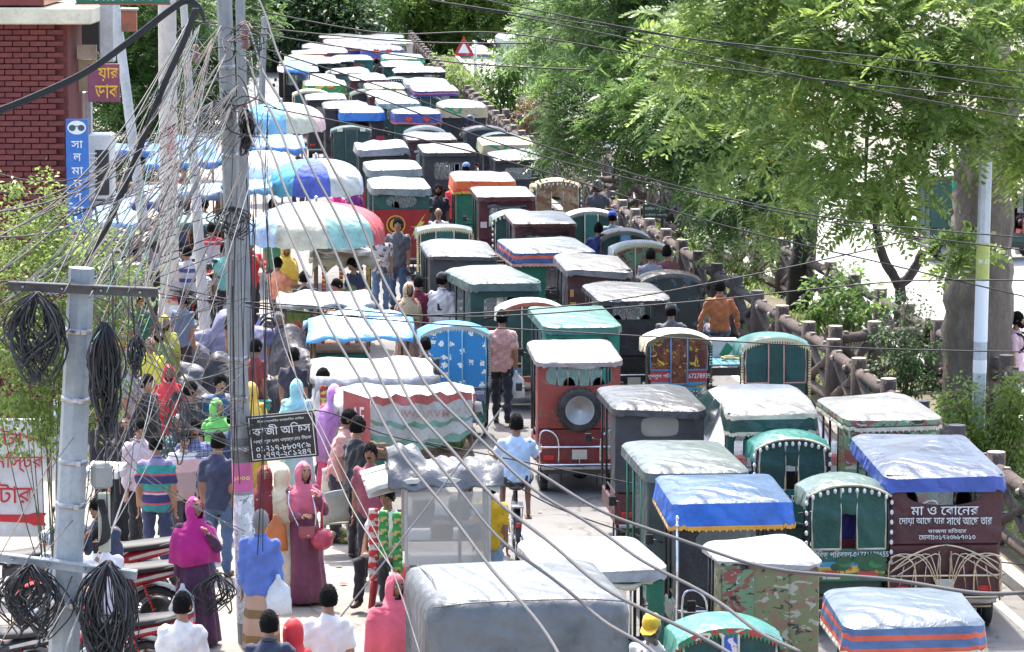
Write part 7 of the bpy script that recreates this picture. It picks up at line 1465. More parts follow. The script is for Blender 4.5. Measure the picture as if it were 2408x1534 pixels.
mb = MB(); mb.box((.15,-.03,1.2), (.88,.008,.8)); mb.build('glass_front', mat('glass', (.42,.4,.36), .25, alpha=.5), gc); mb = MB(); mb.box((.62,.44,1.2), (.008,.84,.8)); mb.build('glass_side', mat('glass', (.45,.44,.42), .25, alpha=.5), gc)
mb = MB(); mb.box((.15,.4,1.32), (.84,.7,.02)); mb.box((.15,.4,1.05), (.84,.7,.02)); mb.build('shelves', mat('paint', (.35,.36,.38)), gc)
for x, z, c in ((-.1,1.4,(.45,.25,.08)),(.3,1.4,(.5,.42,.3)),(.1,1.13,(.4,.2,.08)),(.42,1.13,(.3,.3,.32))): mb = MB(); mb.box((x,.3,z), (.24,.3,.14), bev=.03); mb.build('food_tray', mat('paint', c), gc)
rn = random.Random(8); mb = MB(); rows = []
for i in range(13):
    u = i/12; rows.append([(-.5+1.28*v/18+.03*rn.uniform(-1,1), -.06+.9*u+.03*rn.uniform(-1,1), 1.76+.1*math.sin(math.pi*u)+.09*math.sin(v*1.1+i*.5)*math.sin(i*.9)+.05*rn.uniform(-1,1)-(.12 if i == 0 else 0)+(.16 if v < 6 and 3 < i < 9 else 0)) for v in range(19)])
mb.loft(rows, 0, False); sh = link('plastic_sheet', mb.mesh('plastic_sheet', mat('tarp', (.13,.135,.145))), None, 'crumpled grey plastic sheet heaped on the glass cart roof', 'plastic sheet', loc=gc.location, rot=gc.rotation_euler); md = sh.modifiers.new('s','SOLIDIFY'); md.thickness = .01; md = sh.modifiers.new('u','SUBSURF'); md.levels = md.render_levels = 1
a = I(893, 1130, 1.62); t = thing('metal_tray', 'ribbed white metal tray tilted against the glass cart', 'tray', a, R(8)); t.rotation_euler = (R(38), R(-14), R(10))
for k in range(5): mb = MB(); mb.box((0,-.17+.085*k,0), (.36,.075,.022+.012*(k%2)), bev=.008); mb.build('slat', mat('paint', (.62,.58,.53)), t)
# coconuts, fruit waste
COCO = mat('paint', (.09,.14,.025), .55, grime=.25)
def coconut(p, r, label='green coconut hanging from the white sheet cart', group=None):
    mb = MB(); mb.sph((0,0,0), (r,r,r*1.22), 12, 8); mb.tube([(0,0,r*1.2),(0,0,r*1.35)], r*.16, 6); link('coconut', mb.mesh('coconut', COCO), None, label, 'coconut', group, loc=p)
for x, y, z in ((682,742,1.15),(700,735,1.2),(715,745,1.12)): coconut(I(x, y, z), .11, group='coconuts on the white sheet cart')
for x, y, z in ((815,698,1.0),(838,702,1.0),(826,690,1.05)): coconut(I(x, y, z), .12, 'green coconut lying on the counter behind the blue sheet', 'coconuts on the counter')
for x, y, z in ((1048,1030,1.0),(1062,1042,.95),(1050,1052,.9),(1075,1030,1.0)): coconut(I(x, y, z), .12, 'green coconut hung below the torn banner', 'coconuts below the banner')
for x, y, z in ((822,1010,1.05),(812,1022,1.0)): coconut(I(x, y, z), .12, 'green coconut beside the black t-shirt man', 'coconuts by the black t-shirt')
mb = MB(); rn = random.Random(3); a = I(800, 1275)
for k in range(46): mb.sph((rn.uniform(-.22,.22), rn.uniform(-.2,.2), .03+rn.uniform(0,.12)), (rn.uniform(.03,.07), rn.uniform(.03,.06), rn.uniform(.02,.05)), 6, 4, k % 3)
link('coconut_husks', mb.mesh('coconut_husks', [COCO, mat('paint', (.4,.28,.14)), mat('paint', (.5,.4,.25))]), None, 'heap of cut coconut husks beside the plastic chair', 'husks', kind='stuff', loc=a)
# plastic chair, stool, sack, packets
a = I(790, 1305); t = thing('plastic_chair', 'grey-green plastic armchair standing near the coconut husks', 'chair', a, R(200)); PL = mat('paint', (.36,.38,.33), grime=.25)
mb = MB(); mb.box((0,0,.43), (.46,.44,.03), bev=.012); mb.build('seat', PL, t)
mb = MB(); rows = [[(.24*math.sin(v)*(1+.05*u), .2+.05*math.cos(v)*1.0+.07*u, .46+.4*u-.03*(v*v)) for v in [-1.25+.25*k for k in range(11)]] for u in (0,.25,.7,1)]; mb.loft(rows, 0, False); q = mb.build('backrest', PL, t); md = q.modifiers.new('s','SOLIDIFY'); md.thickness = .014
for sx in (-1,1):
    for y in (-.19,.19): mb = MB(); mb.tube([(sx*.2,y*.95,.42),(sx*.25,y*1.15,0)], [.028,.02], 6); mb.build('leg', PL, t)
    mb = MB(); mb.tube(catmull([(sx*.23,-.19,.43),(sx*.25,-.18,.62),(sx*.26,.0,.65),(sx*.24,.22,.66)], 4), .02, 6); mb.build('armrest', PL, t)
q = P_['seatedwhite'][0].location; t = thing('plastic_stool', 'red plastic stool with green top under the seated man', 'stool', (q.x, q.y+.05, 0)); RP = mat('paint', (.45,.02,.03), grime=.15)
mb = MB(); mb.box((0,0,.46), (.34,.34,.035), bev=.012); mb.build('top', mat('paint', (.04,.25,.08)), t)
for sx in (-1,1):
    for sy in (-1,1): mb = MB(); mb.tube([(sx*.13,sy*.13,.45),(sx*.19,sy*.19,0)], [.05,.035], 4); mb.build('leg', RP, t)
a = I(797, 1215); t = thing('sack', 'pale woven sack standing open beside the pink dress', 'sack', a); mb = MB(); mb.loft([[(r*math.cos(q)*(1+.05*math.sin(5*q+z*9)), r*math.sin(q), z) for q in [2*math.pi*k/20 for k in range(20)]] for r, z in ((.2,0),(.24,.1),(.22,.4),(.2,.58),(.21,.62),(.19,.6),(.17,.4))], 0, True, True, True); mb.build('sack_cloth', mat('cloth', (.5,.45,.36)), t)
PKG = [mat('print', (.03,.32,.07), layers=(((.6,.45,.2),7,.56),((.65,.65,.6),9,.64)), dist=.4), mat('print', (.55,.5,.45), layers=(((.55,.03,.04),7,.5),), dist=.3)]
for c, (x, y0, n, m) in enumerate(((878,1195,6,1),(902,1200,6,0),(934,1204,7,0))):
    a = I(x, y0, 1.42-.02*c); a.y = P_['seatedwhite'][0].location.y-.35; a = D(x, y0, a.y); t = thing('packet_strip', 'strip of %s snack packets hanging by the seated man%s' % (('red and white','green','green')[c], ('',', next to the red ones',', next to the glass case')[c]), 'snack packets', a)
    for k in range(n):
        mb = MB(); mb.loft([[(sx*(.058 if abs(zz) < .05 else .052), s_*dd, zz) for sx, s_ in ((-1,-1),(-.3,-1.6),(.4,-1.5),(1,-1),(1,1),(-1,1))] for zz, dd in ((-.068,.002),(-.05,.012),(0,.022),(.05,.012),(.068,.002))], 0, True, True, True); mb.build('packet', PKG[m], t, loc=(.006*math.sin(k*3), 0, -.07-.138*k), rot=(0,R(4*math.sin(k*2)),0))
# what people carry
w = P_['mauve']; q = w[0].location; t = thing('handbag', 'dusty rose quilted handbag on a chain across the mauve gown', 'handbag', D(722,1252,q.y-.25)); BG = mat('paint', (.33,.08,.1))
mb = MB(); mb.box((0,0,0), (.19,.07,.14), bev=.02); mb.build('bag', BG, t); mb = MB(); mb.box((0,-.038,.02), (.185,.012,.1), bev=.005); mb.build('flap', BG, t); mb = MB(); mb.box((.02,-.047,-.03), (.03,.008,.015)); mb.build('clasp', CHROME, t); mb = MB(); mb.tube(catmull([(-.09,0,.06),(-.2,.04,.3),(-.2,.1,.45)], 5), .009, 5); mb.tube(catmull([(.09,0,.06),(.1,.02,.2),(.06,.1,.4)], 5), .009, 5); mb.build('chain', CHROME, t)
mb = MB(); mb.sph((0,0,0), .13, 14, 10); mb.tube([(0,0,.12),(.0,.02,.3),(.02,.05,.45)], [.02,.015,.01], 5); link('ball', mb.mesh('ball', mat('plain', (.42,.05,.09), .25)), None, 'red ball in a clear bag beside the mauve gown', 'ball', loc=D(757,1268,q.y-.2))
def carrier(px, py, Y, label, c=(.62,.64,.66), sc=1):
    mb = MB(); mb.loft([[(r*sc*math.cos(a)*(1+.12*math.sin(3*a+z*20)), .5*r*sc*math.sin(a), z*sc) for a in [2*math.pi*k/14 for k in range(14)]] for r, z in ((.06,-.2),(.13,-.19),(.14,-.05),(.11,.08),(.03,.17),(.018,.22))], 0, True, True, True); link('carrier_bag', mb.mesh('carrier_bag', mat('tarp', c)), None, label, 'bag', loc=D(px, py, Y))
pk = P_['pinkwalk'][0].location; carrier(1213, 905, pk.y-.05, 'white printed carrier bag in the hand of the walking man'); carrier(430, 1420, P_['magenta'][0].location.y-.2, 'white plastic bag hanging from the hand of the magenta shawl woman')
carrier(648, 1255, P_['shawl'][0].location.y-.3, 'orange leather bag in front of the black-veiled woman', (.5,.14,.03)); carrier(655, 1400, P_['bluelungi'][0].location.y-.1, 'white thin plastic bag beside the banded lungi')
a = D(248, 1112, P_['lilac'][0].location.y-.5); t = thing('white_box', 'white open cardboard box held out before the lilac shirt', 'box', a, R(-15)); mb = MB(); mb.box((0,0,0), (.42,.3,.09), bev=.005); mb.build('box_body', mat('paint', (.62,.62,.62)), t); mb = MB(); mb.box((-.02,.05,.06), (.44,.3,.015), rx=R(14)); mb.build('lid', WHITEPL, t)
a = D(228, 1288, P_['phone'][0].location.y-.32); mb = MB(); mb.box((0,0,0), (.08,.012,.15), rx=R(30)); link('mobile_phone', mb.mesh('mobile_phone', DARK), None, 'dark mobile phone held by the white-shirted man', 'phone', loc=a)
a = D(397, 672, P_['ltblue'][0].location.y+.3); a = D(362, 660, P_['ltblue'][0].location.y-.1); mb = MB(); mb.box((0,0,0), (.2,.08,.34), bev=.02); link('shoulder_bag', mb.mesh('shoulder_bag', mat('cloth', BLK)), None, 'black shoulder bag beside the pale blue shirt', 'bag', loc=a)
t = P_['pinktee'][0]; mb = MB(); mb.box((0,.19,1.18), (.3,.16,.42), bev=.06); mb.tube(catmull([(-.12,.14,1.38),(-.13,-.1,1.4),(-.13,-.14,1.2),(-.12,.12,1.02)], 4), .02, 5); mb.tube(catmull([(.12,.14,1.38),(.13,-.1,1.4),(.13,-.14,1.2),(.12,.12,1.02)], 4), .02, 5); link('backpack', mb.mesh('backpack', mat('cloth', BLK)), None, 'black backpack on the pale pink t-shirt', 'backpack', loc=t.location, rot=t.rotation_euler)
# ---- two-wheelers
def motorcycle(label, loc, rz, paint, key=None, lean=0, group='parked motorcycles', cov=None):
    t = thing('motorcycle', label, 'motorcycle', loc, rz, group); pm = M_(paint, 'paint')
    if not hasattr(motorcycle, 'w'): motorcycle.w = (tyre_ring(.30,.09), wheel_mesh(.3,.06,mat('metal',(.3,.3,.3),.4))[1])
    T, Rm = motorcycle.w; put_wheel(t, 0, .32, .3, T, Rm); put_wheel(t, 0, 1.58, .3, T, Rm)
    mb = MB(); mb.tube([(0,.85,.35),(0,1.35,.85),(0,.6,.68),(0,.85,.35)], .022, 6); mb.box((0,.92,.38), (.24,.34,.3), bev=.06); mb.sph((0,.98,.55), (.1,.1,.12), 8, 6); mb.tube([(.0,.32,.3),(.0,.85,.36)], .025, 5); mb.build('engine', mat('metal',(.14,.14,.14),.45), t)
    mb = MB(); mb.loft([[(w*math.cos(a), y, z+h_*math.sin(a)) for a in [2*math.pi*k/12 for k in range(12)]] for y, z, w, h_ in ((.78,.78,.06,.06),(.88,.82,.12,.1),(1.05,.86,.15,.13),(1.2,.87,.13,.11),(1.3,.86,.06,.05))], 0, True, True, True); mb.build('tank', pm, t)
    mb = MB(); mb.loft([[(w*math.cos(a), y, z+h_*math.sin(a)) for a in [2*math.pi*k/10 for k in range(10)]] for y, z, w, h_ in ((-.16,.9,.02,.02),(.0,.83,.07,.05),(.25,.76,.1,.07),(.5,.7,.12,.075),(.72,.62,.1,.07))], 0, True, True, True); mb.build('tail_fairing', pm, t)
    mb = MB(); mb.loft([[(w*math.cos(a), y, z+h_*math.sin(a)) for a in [2*math.pi*k/10 for k in range(10)]] for y, z, w, h_ in ((-.05,.9,.05,.03),(.1,.87,.13,.045),(.4,.83,.15,.05),(.62,.8,.14,.05),(.82,.82,.09,.04))], 0, True, True, True); mb.build('seat', mat('plain',(.02,.02,.022),.6), t)
    mb = MB()
    for s in (-1,1): mb.add([(s*.115,.05,.84),(s*.128,.3,.79),(s*.145,.55,.72),(s*.145,.55,.69),(s*.128,.3,.75),(s*.115,.05,.81)], [(0,1,4,5),(1,2,3,4)])
    mb.build('side_flash', mat('paint',(.55,.53,.5)), t)
    mb = MB()
    for s in (-1,1): mb.tube(catmull([(s*.12,.25,.84),(s*.13,.02,.9),(s*.08,-.12,.93),(0,-.15,.93)], 4), .014, 6)
    mb.build('grab_rail', mat('metal',(.1,.1,.1),.4), t)
    for s in (-1,1):
        mb = MB(); P = [(s*.12, .32+.12*k/24+.0, .32+.34*k/24) for k in range(25)]; mb.tube([(x+.02*math.cos(k*2.1), y, z+.0) for k, (x, y, z) in enumerate(P)], .016, 5); mb.build('shock_spring', mat('paint',(.5,.03,.02)), t)
        mb = MB(); mb.tube([(s*.09,1.58,.3),(s*.09,1.42,.95)], .022, 6); mb.build('fork', STEEL, t)
        mb = MB(); mb.tube(catmull([(s*.1,1.35,1.05),(s*.18,1.36,1.2),(s*.2,1.36,1.28)], 3), .008, 4); mb.sph((s*.21,1.36,1.3), (.06,.02,.04), 8, 5); mb.build('mirror', BLACKP, t)
        mb = MB(); mb.sph((s*.16,-.06,.72), (.03,.045,.03), 7, 5); mb.build('indicator', mat('plain',(.6,.25,.02),.2), t)
    mb = MB(); mb.tube(catmull([(-.36,1.2,1.02),(-.18,1.34,1.06),(.18,1.34,1.06),(.36,1.2,1.02)], 4), .014, 6); mb.tube([(-.36,1.2,1.02),(-.26,1.27,1.05)], .022, 6); mb.tube([(.36,1.2,1.02),(.26,1.27,1.05)], .022, 6); mb.build('handlebar', BLACKP, t)
    mb = MB(); mb.sph((0,1.5,.9), (.1,.09,.1), 10, 7); mb.build('headlamp', mat('metal',(.7,.7,.7),.15), t); mb = MB(); mb.box((0,-.13,.78), (.14,.05,.08), bev=.02); mb.build('tail_lamp', LAMPR, t)
    for y, nm in ((.32,'rear_mudguard'),(1.58,'front_mudguard')): mb = MB(); mb.loft([[(x*.07, y+.35*math.cos(a), .3+.35*math.sin(a)) for x in (-1,-.5,.5,1)] for a in [R(20+14*k) for k in range(9)]], 0, False); mb.build(nm, pm if nm[0] == 'f' else BLACKP, t)
    mb = MB(); mb.tube([(.14,1.1,.28),(.16,.7,.27),(.17,.05,.36)], [.02,.03,.045], 8); mb.build('exhaust', CHROME, t); mb = MB(); mb.box((0,-.16,.6), (.2,.015,.13), rx=R(-14)); mb.build('number_plate', mat('paint',(.6,.6,.6)), t)
    if lean: t.rotation_euler = (0, R(lean), rz)
    return t
RD = (.42,.015,.025); sp = lambda x, y, z=.85: I(x, y, z)
for lb, x, y, rz, c, dx in (('red motorcycle with white side flash, nearest the row end', 425, 1450, 84, RD, 0), ('red motorcycle in the middle of the parked row behind the cable bundle', 440, 1325, 86, RD, 0), ('red motorcycle with pale grab rail, farthest of the parked row', 425, 1272, 88, RD, 0), ('dark motorcycle with a big chrome headlamp below the white board', 165, 1480, 75, (.03,.03,.04), 0), ('black motorcycle beside the white notice board', 160, 1290, 95, (.05,.02,.03), 0)):
    p = sp(x, y); motorcycle(lb, (p.x, p.y, 0), R(rz), c, lean=-7)
def under(key, label, c, dy=-.5): p, a = P_[key][0].location, P_[key][0].rotation_euler.z-math.pi; d = Vector((-math.sin(a), math.cos(a), 0)); return motorcycle(label, p+d*dy, a, c, group='motorcycles being ridden')
under('stripeback', 'black motorcycle with red tail lamp ridden by the banded polo', BLK); under('bikerider2', 'grey motorcycle ridden by the blue striped shirt', (.2,.2,.22)); under('redhelmet', 'dark motorcycle under the red helmeted rider', BLK); under('darkhelmet', 'dark motorcycle under the navy helmeted rider', (.04,.04,.1))
def bicycle(key, label, c, dy=-.42, group='bicycles being ridden'):
    p, a = P_[key][0].location, P_[key][0].rotation_euler.z-math.pi; d = Vector((-math.sin(a), math.cos(a), 0)); t = thing('bicycle', label, 'bicycle', p+d*dy, a, group); pm = M_(c,'paint')
    put_wheel(t, 0, .1, .34, BW_T, BW_R); put_wheel(t, 0, 1.18, .34, BW_T, BW_R)
    mb = MB(); [mb.tube(q, .016, 6) for q in (((0,.1,.34),(0,.58,.3),(0,.4,.85),(0,.1,.34)),((0,.42,.78),(0,1.0,.82),(0,.58,.3)),((0,1.0,.9),(0,1.18,.34)))]; mb.build('frame', pm, t)
    mb = MB(); mb.tube(catmull([(-.27,.85,1.0),(-.2,1.0,1.02),(0,1.02,.98),(.2,1.0,1.02),(.27,.85,1.0)], 4), .012, 6); mb.build('handlebar', CHROME, t); mb = MB(); mb.sph((0,.38,.9), (.1,.14,.04), 10, 6); mb.build('saddle', mat('plain',(.03,.025,.02),.4), t)
    mb = MB(); mb.lathe_x((.05,.58,.3), [(-.005,.1),(.005,.1)], 14); mb.tube([(.07,.58,.3),(.09,.5,.14)], .01, 5); mb.box((.12,.5,.13), (.09,.06,.02)); mb.tube([(-.07,.58,.3),(-.09,.66,.46)], .01, 5); mb.box((-.12,.66,.46), (.09,.06,.02)); mb.build('crank', STEEL, t)
    mb = MB(); mb.box((0,.05,.74), (.14,.36,.02)); mb.tube([(.06,-.1,.74),(.04,.1,.36)], .007, 4); mb.tube([(-.06,-.1,.74),(-.04,.1,.36)], .007, 4); mb.build('carrier', STEEL, t); mb = MB(); mb.loft([[(x*.035, .1+.38*math.cos(a), .34+.38*math.sin(a)) for x in (-1,0,1)] for a in [R(10+16*k) for k in range(11)]], 0, False); mb.build('mudguard', pm, t); mb = MB(); mb.box((0,-.27,.55), (.05,.02,.06), bev=.01); mb.build('reflector', LAMPR, t)
bicycle('cyclist', 'black bicycle under the cyclist in light blue', BLK); bicycle('orangeboy', 'blue bicycle under the boy in orange', (.03,.06,.3))
# van rickshaw of the brown-shirted man: open blue platform with a carton and rope
p = P_['brownvan'][0].location; t = thing('van_rickshaw', 'open van rickshaw with blue plank platform behind the brown shirt', 'van rickshaw', (p.x+.1, p.y-1.9, 0), heading(p.y), 'open platform vans'); mb = MB()
for k in range(7): q = MB(); q.box((-.36+.12*k,.75,.72), (.11,1.5,.03), bev=.005); q.build('plank', mat('paint', (.08,.25,.33)), t)
mb.box((0,0,.62), (.9,.04,.12)); mb.box((0,1.5,.62), (.9,.04,.12)); mb.tube([(-.4,.0,.6),(-.4,1.5,.6),(0,2.4,.6),(0,2.8,.9)], .025, 6); mb.tube([(.4,0,.6),(.4,1.5,.6),(0,2.4,.6)], .025, 6); mb.tube([(0,1.9,.6),(0,1.88,.92)], .02, 6); mb.box((0,1.85,.92), (.2,.26,.05), bev=.02); mb.build('frame', BLACKP, t)
for x, y in ((-.46,.7),(.46,.7),(0,2.75)): put_wheel(t, x, y, .35, RW_T, RW_R)
c = Matrix.Rotation(t.rotation_euler.z,3,'Z') @ Vector((.0,.95,.87)) + t.location; t2 = thing('carton', 'white carton with a green corner on the blue plank platform', 'carton', c, heading(p.y)); mb = MB(); mb.box((0,0,0), (.42,.3,.27), bev=.004); mb.build('carton_body', mat('paint', (.6,.6,.6), grime=.1), t2); mb = MB(); mb.poly([(-.1,-.153,-.1),(.02,-.153,-.13),(.14,-.153,0),(.02,-.153,.1)]); mb.build('printed_corner', mat('plain',(.01,.2,.1)), t2)
mb = MB(); rn = random.Random(5); mb.tube(catmull([(.16*math.cos(k*.9)+rn.uniform(-.03,.03), .1*math.sin(k*.9), .02+.012*(k%4)) for k in range(26)], 4), .011, 5); link('rope', mb.mesh('rope', mat('cloth', (.5,.38,.16))), None, 'coil of yellow rope on the blue plank platform', 'rope', loc=Matrix.Rotation(t.rotation_euler.z,3,'Z') @ Vector((.05,.4,.74)) + t.location)
# motorcycles under sheets: a draped skin over tank, bars and seat
def draped(label, px, py, rz, m, seed, L=1.9, hz=1.0, wd=.42):
    p = I(px, py, .05); t = thing('covered_motorcycle', label, 'motorcycle', (p.x, p.y, 0), rz, 'motorcycles under sheets'); rn = random.Random(seed); mb = MB(); rows = []; n = 20
    prof = [(.0,.25),(.08,.62),(.2,.78),(.4,.84),(.55,.8),(.66,.95),(.74,1.1),(.8,1.02),(.9,.6),(1,.2)]
    for i in range(n+1):
        u = i/n; zt = np.interp(u, [a for a, b in prof], [b for a, b in prof])*hz; w = wd*(.55+.5*math.exp(-((u-.72)/.12)**2)+.15*math.sin(math.pi*u)); row = []
        for j in range(17):
            v = -1+j/8; a = abs(v); z = zt*(1-a**2.6*.93) if a < 1 else .06*zt; x = v*w*(1+.12*math.sin(i*1.9+j)+.1*a*math.sin(i*2.7)); row.append((x+rn.uniform(-.015,.015), L*u+rn.uniform(-.02,.02), max(.03, z+rn.uniform(-.02,.02))))
        rows.append(row)
    mb.loft(rows, 0, False); o = mb.build('sheet', m, t); md = o.modifiers.new('u','SUBSURF'); md.levels = md.render_levels = 1
    T, Rm = motorcycle.w; put_wheel(t, 0, .3, .3, T, Rm); put_wheel(t, 0, L-.32, .3, T, Rm); return t
GS, PS, BS = mat('tarp', (.11,.11,.13), rough=.55), mat('tarp', (.2,.2,.3), rough=.6), mat('tarp', (.02,.02,.026), rough=.5)
for lb, x, y, rz, m, sd, hz in (('motorcycle under a charcoal sheet behind the red flowered headscarf', 520, 985, 70, GS, 1, 1.1), ('motorcycle under a purple-grey sheet with a helmet on top', 700, 900, 60, PS, 2, 1.1), ('motorcycle under a grey sheet next to the concrete pole', 600, 880, 110, PS, 6, 1.0), ('motorcycle under a black sheet with a tan board sticking out', 690, 1010, 55, BS, 3, 1.05), ('motorcycle under a peaked brown-black sheet by the sachet strips', 745, 985, 20, mat('tarp',(.05,.045,.055),rough=.5), 4, 1.25), ('motorcycle under a dull grey sheet beside the pale striped pole', 520, 905, 80, GS, 5, .95), ('motorcycle under a black sheet behind the office sign', 640, 1060, 65, BS, 7, 1.0)):
    draped(lb, x, y, R(rz), m, sd, hz=hz)
a = D(697, 765, I(700,900).y+.2); t = thing('helmet', 'orange-red motorcycle helmet resting on the purple-grey sheet', 'helmet', a, R(-50)); mb = MB(); mb.loft([[(.125*q*math.cos(b), .15*q*math.sin(b), z) for b in [2*math.pi*k/18 for k in range(18)]] for q, z in ((.86,-.11),(1,-.04),(1.02,.03),(.92,.1),(.65,.15),(.1,.17))], 0, True, True, True); mb.build('shell', mat('paint',(.4,.07,.04),.2,grime=.1), t); mb = MB(); mb.loft([[(.13*math.cos(b), .155*math.sin(b), z) for b in [math.pi*(1.15+.7*k/8) for k in range(9)]] for z in (-.08,.03)], 0, False); mb.build('visor', mat('glass',(.4,.4,.4),.1,alpha=.6), t)
a = D(665, 905, I(690,1010).y-.1); mb = MB(); mb.box((0,0,0), (.5,.36,.03), rx=R(50), ry=R(-18)); link('board', mb.mesh('board', mat('paint',(.55,.38,.17),grime=.15)), None, 'tan board propped on the black sheet', 'board', loc=a)
a = D(605, 955, I(640,1060).y-.3); t = thing('green_tub', 'sea-green plastic basket behind the office sign', 'basket', a, R(20)); mb = MB(); mb.box((0,0,0), (.34,.22,.14), bev=.03); mb.build('tub', mat('paint',(.03,.3,.23),grime=.15), t); mb = MB(); mb.box((0,0,.075), (.37,.25,.02), bev=.008); mb.build('rim', mat('paint',(.04,.36,.28),grime=.15), t)
# ================================================================== cables
CB = {'black': mat('plain', (.018,.018,.02), .6), 'grey': mat('plain', (.06,.06,.064), .8), 'pale': mat('plain', (.11,.108,.105), .8), 'beige': mat('plain', (.11,.08,.06), .8), 'green': mat('plain', (.02,.13,.09), .6), 'white': mat('plain', (.22,.22,.22), .7)}
def cable(pts, r, col, label, name='cable', n=6, res=7, group=None, cat='cable', twist=False, r1=None):
    P = catmull(pts, res)
    if twist:
        P = [p + Vector((math.sin(i*.55)*r*1.2, 0, math.cos(i*.55)*r*1.2)) for i, p in enumerate(P)]
    rr_ = r if r1 is None else [r+(r1-r)*i/(len(P)-1) for i in range(len(P))]
    mb = MB(); mb.tube(P, rr_, n); return link(name, mb.mesh(name, CB[col]), None, label, cat, group)
PY = pb.y   # the main pole's distance
# bundle of twisted cables from the pole over the road towards the camera
fan = [([(606,0),(668,150),(748,318),(862,560),(960,765),(1040,880),(1190,1060),(1400,1190),(1720,1312),(2120,1372),(2420,1398)], .021),
       ([(578,60),(628,180),(712,345),(828,590),(930,790),(1070,980),(1280,1165),(1490,1300),(1720,1440),(1880,1540)], .021),
       ([(576,140),(620,230),(690,385),(806,640),(905,830),(1015,1010),(1200,1200),(1410,1370),(1730,1548)], .021),
       ([(572,210),(610,300),(668,430),(752,620),(858,830),(1002,1060),(1195,1280),(1400,1440),(1545,1545)], .02),
       ([(568,250),(596,330),(640,450),(716,640),(850,905),(1000,1140),(1180,1360),(1320,1545)], .019)]
TW = ('topmost twisted grey cable of the fan, leaving past the striped canopy', 'twisted grey cable crossing the bright blue roof, second of the fan', 'middle twisted grey cable of the fan, over the bright white flat roof', 'twisted grey cable running down across the grey tarpaulin seam, fourth of the fan', 'lowest twisted grey cable of the fan, past the glass cart')
for k, (q, r) in enumerate(fan):
    r *= .62
    n = len(q)-1; cable([D(x, y, PY*(1-.42*(i/n)**1.1)) for i, (x, y) in enumerate(q)], r, 'grey', TW[k], 'twisted_cable', 8, 9, 'thick twisted cables from the concrete pole', twist=True)
for k, q in enumerate(([(602,540),(660,790),(745,985),(905,1300),(990,1545)], [(590,120),(640,600),(700,900),(760,1040),(830,1200),(925,1340)])):
    cable([D(x, y, PY*(1-.3*i/4)) for i, (x, y) in enumerate(q)], .0055, 'pale', ('thin pale cord dropping past the office sign to the coral shawl','thin pale cord from the pole base of the fan to the peach t-shirt')[k], 'thin_cable', group='thin white cords')
cable([D(x, y, K*20) for x, y in ((800,1452),(960,1250),(1112,1050),(1180,960))], .009, 'white', 'pale stay wire rising across the glass cart', 'stay_wire')
# long black lines over the road and through the trees
lines = [((940,-10),(1600,88),(2000,128),(2420,172)), ((1090,-10),(1500,70),(1900,135),(2420,212)), ((985,-5),(1400,75),(1900,183),(2420,280)), ((590,22),(900,78),(1204,80),(1700,160),(2420,240)),
         ((560,95),(900,205),(1204,318),(1600,440),(2000,520),(2420,560)), ((575,120),(900,235),(1220,352),(1650,460),(2050,540),(2420,590)), ((620,250),(1000,330),(1300,410),(1700,530),(2080,620),(2420,700)),
         ((330,655),(620,720),(1000,760),(1500,790),(2000,818),(2420,828)), ((370,690),(700,735),(1000,742),(1400,712),(1800,640),(2160,560)), ((380,700),(700,718),(1100,745),(1600,712),(2100,663),(2420,660)),
         ((560,60),(800,85),(1000,100),(1250,102)), ((560,70),(800,110),(1100,150),(1400,165)), ((1000,1040),(1400,1120),(1700,1180),(2060,1280),(2420,1330)), ((560,1000),(740,965),(900,1020),(1100,1075),(1300,1190),(1560,1280))]
for k, q in enumerate(lines): cable([D(x, y, K*(24+.0*k)) for x, y in q], .0085, 'black', 'thin black line crossing the road above the traffic', 'overhead_line', 5, 8, 'thin black lines over the road')
# heavy black feeder sagging from the left up to the pole heads
for k, dy in enumerate((0,6,12)):
    cable([D(x, y+dy, K*21) for x, y in ((-20,262),(80,222),(200,165),(300,95),(400,18),(440,-5),(470,15),(480,40))], .014, 'black', 'heavy black feeder cable sagging past the brick wall', 'feeder_cable', 7, 8, 'heavy black feeder cables')
for k in range(5):
    cable([D(x+3*k, y+2*math.sin(k*3), K*20) for x, y in ((455,20),(430,90),(380,200),(330,330),(270,480),(210,600),(150,672))], .009, 'black', 'black cable hanging diagonally between the two poles', 'drop_cable', 6, 7, 'diagonal drop cables')
rn = random.Random(21)
# tangle round the pole heads: every run is a cable of its own
A = [(455,30),(470,60),(500,90),(440,130),(520,60),(530,130),(480,180),(545,250),(560,200),(500,240),(530,300)]
Bp = [(60,680),(110,700),(150,690),(210,700),(250,690),(300,690),(340,685),(190,650),(0,720),(0,800),(0,640),(-10,500),(-10,560),(220,800),(260,980)]
cols = ['black','black','black','grey','pale','beige','green','beige','black']
for k in range(66):
    a, b = rn.choice(A), rn.choice(Bp); s = rn.uniform(10,90); Ya, Yb = K*rn.uniform(20,22.3), K*rn.uniform(16.5,18); m1 = (a[0]+(b[0]-a[0])*.35+rn.uniform(-25,25), a[1]+(b[1]-a[1])*.33+s), ; m2 = (a[0]+(b[0]-a[0])*.7+rn.uniform(-20,20), a[1]+(b[1]-a[1])*.68+s)
    c = rn.choice(cols); cable([D(*a,Ya), D(*m1[0],Ya*.67+Yb*.33), D(*m2,Ya*.33+Yb*.67), D(*b,Yb)], rn.choice((.0035,.0045,.006,.008)), c, 'loose thin cable slung between the two pole heads', 'slack_cable', 5, 6, 'loose cables between the poles')
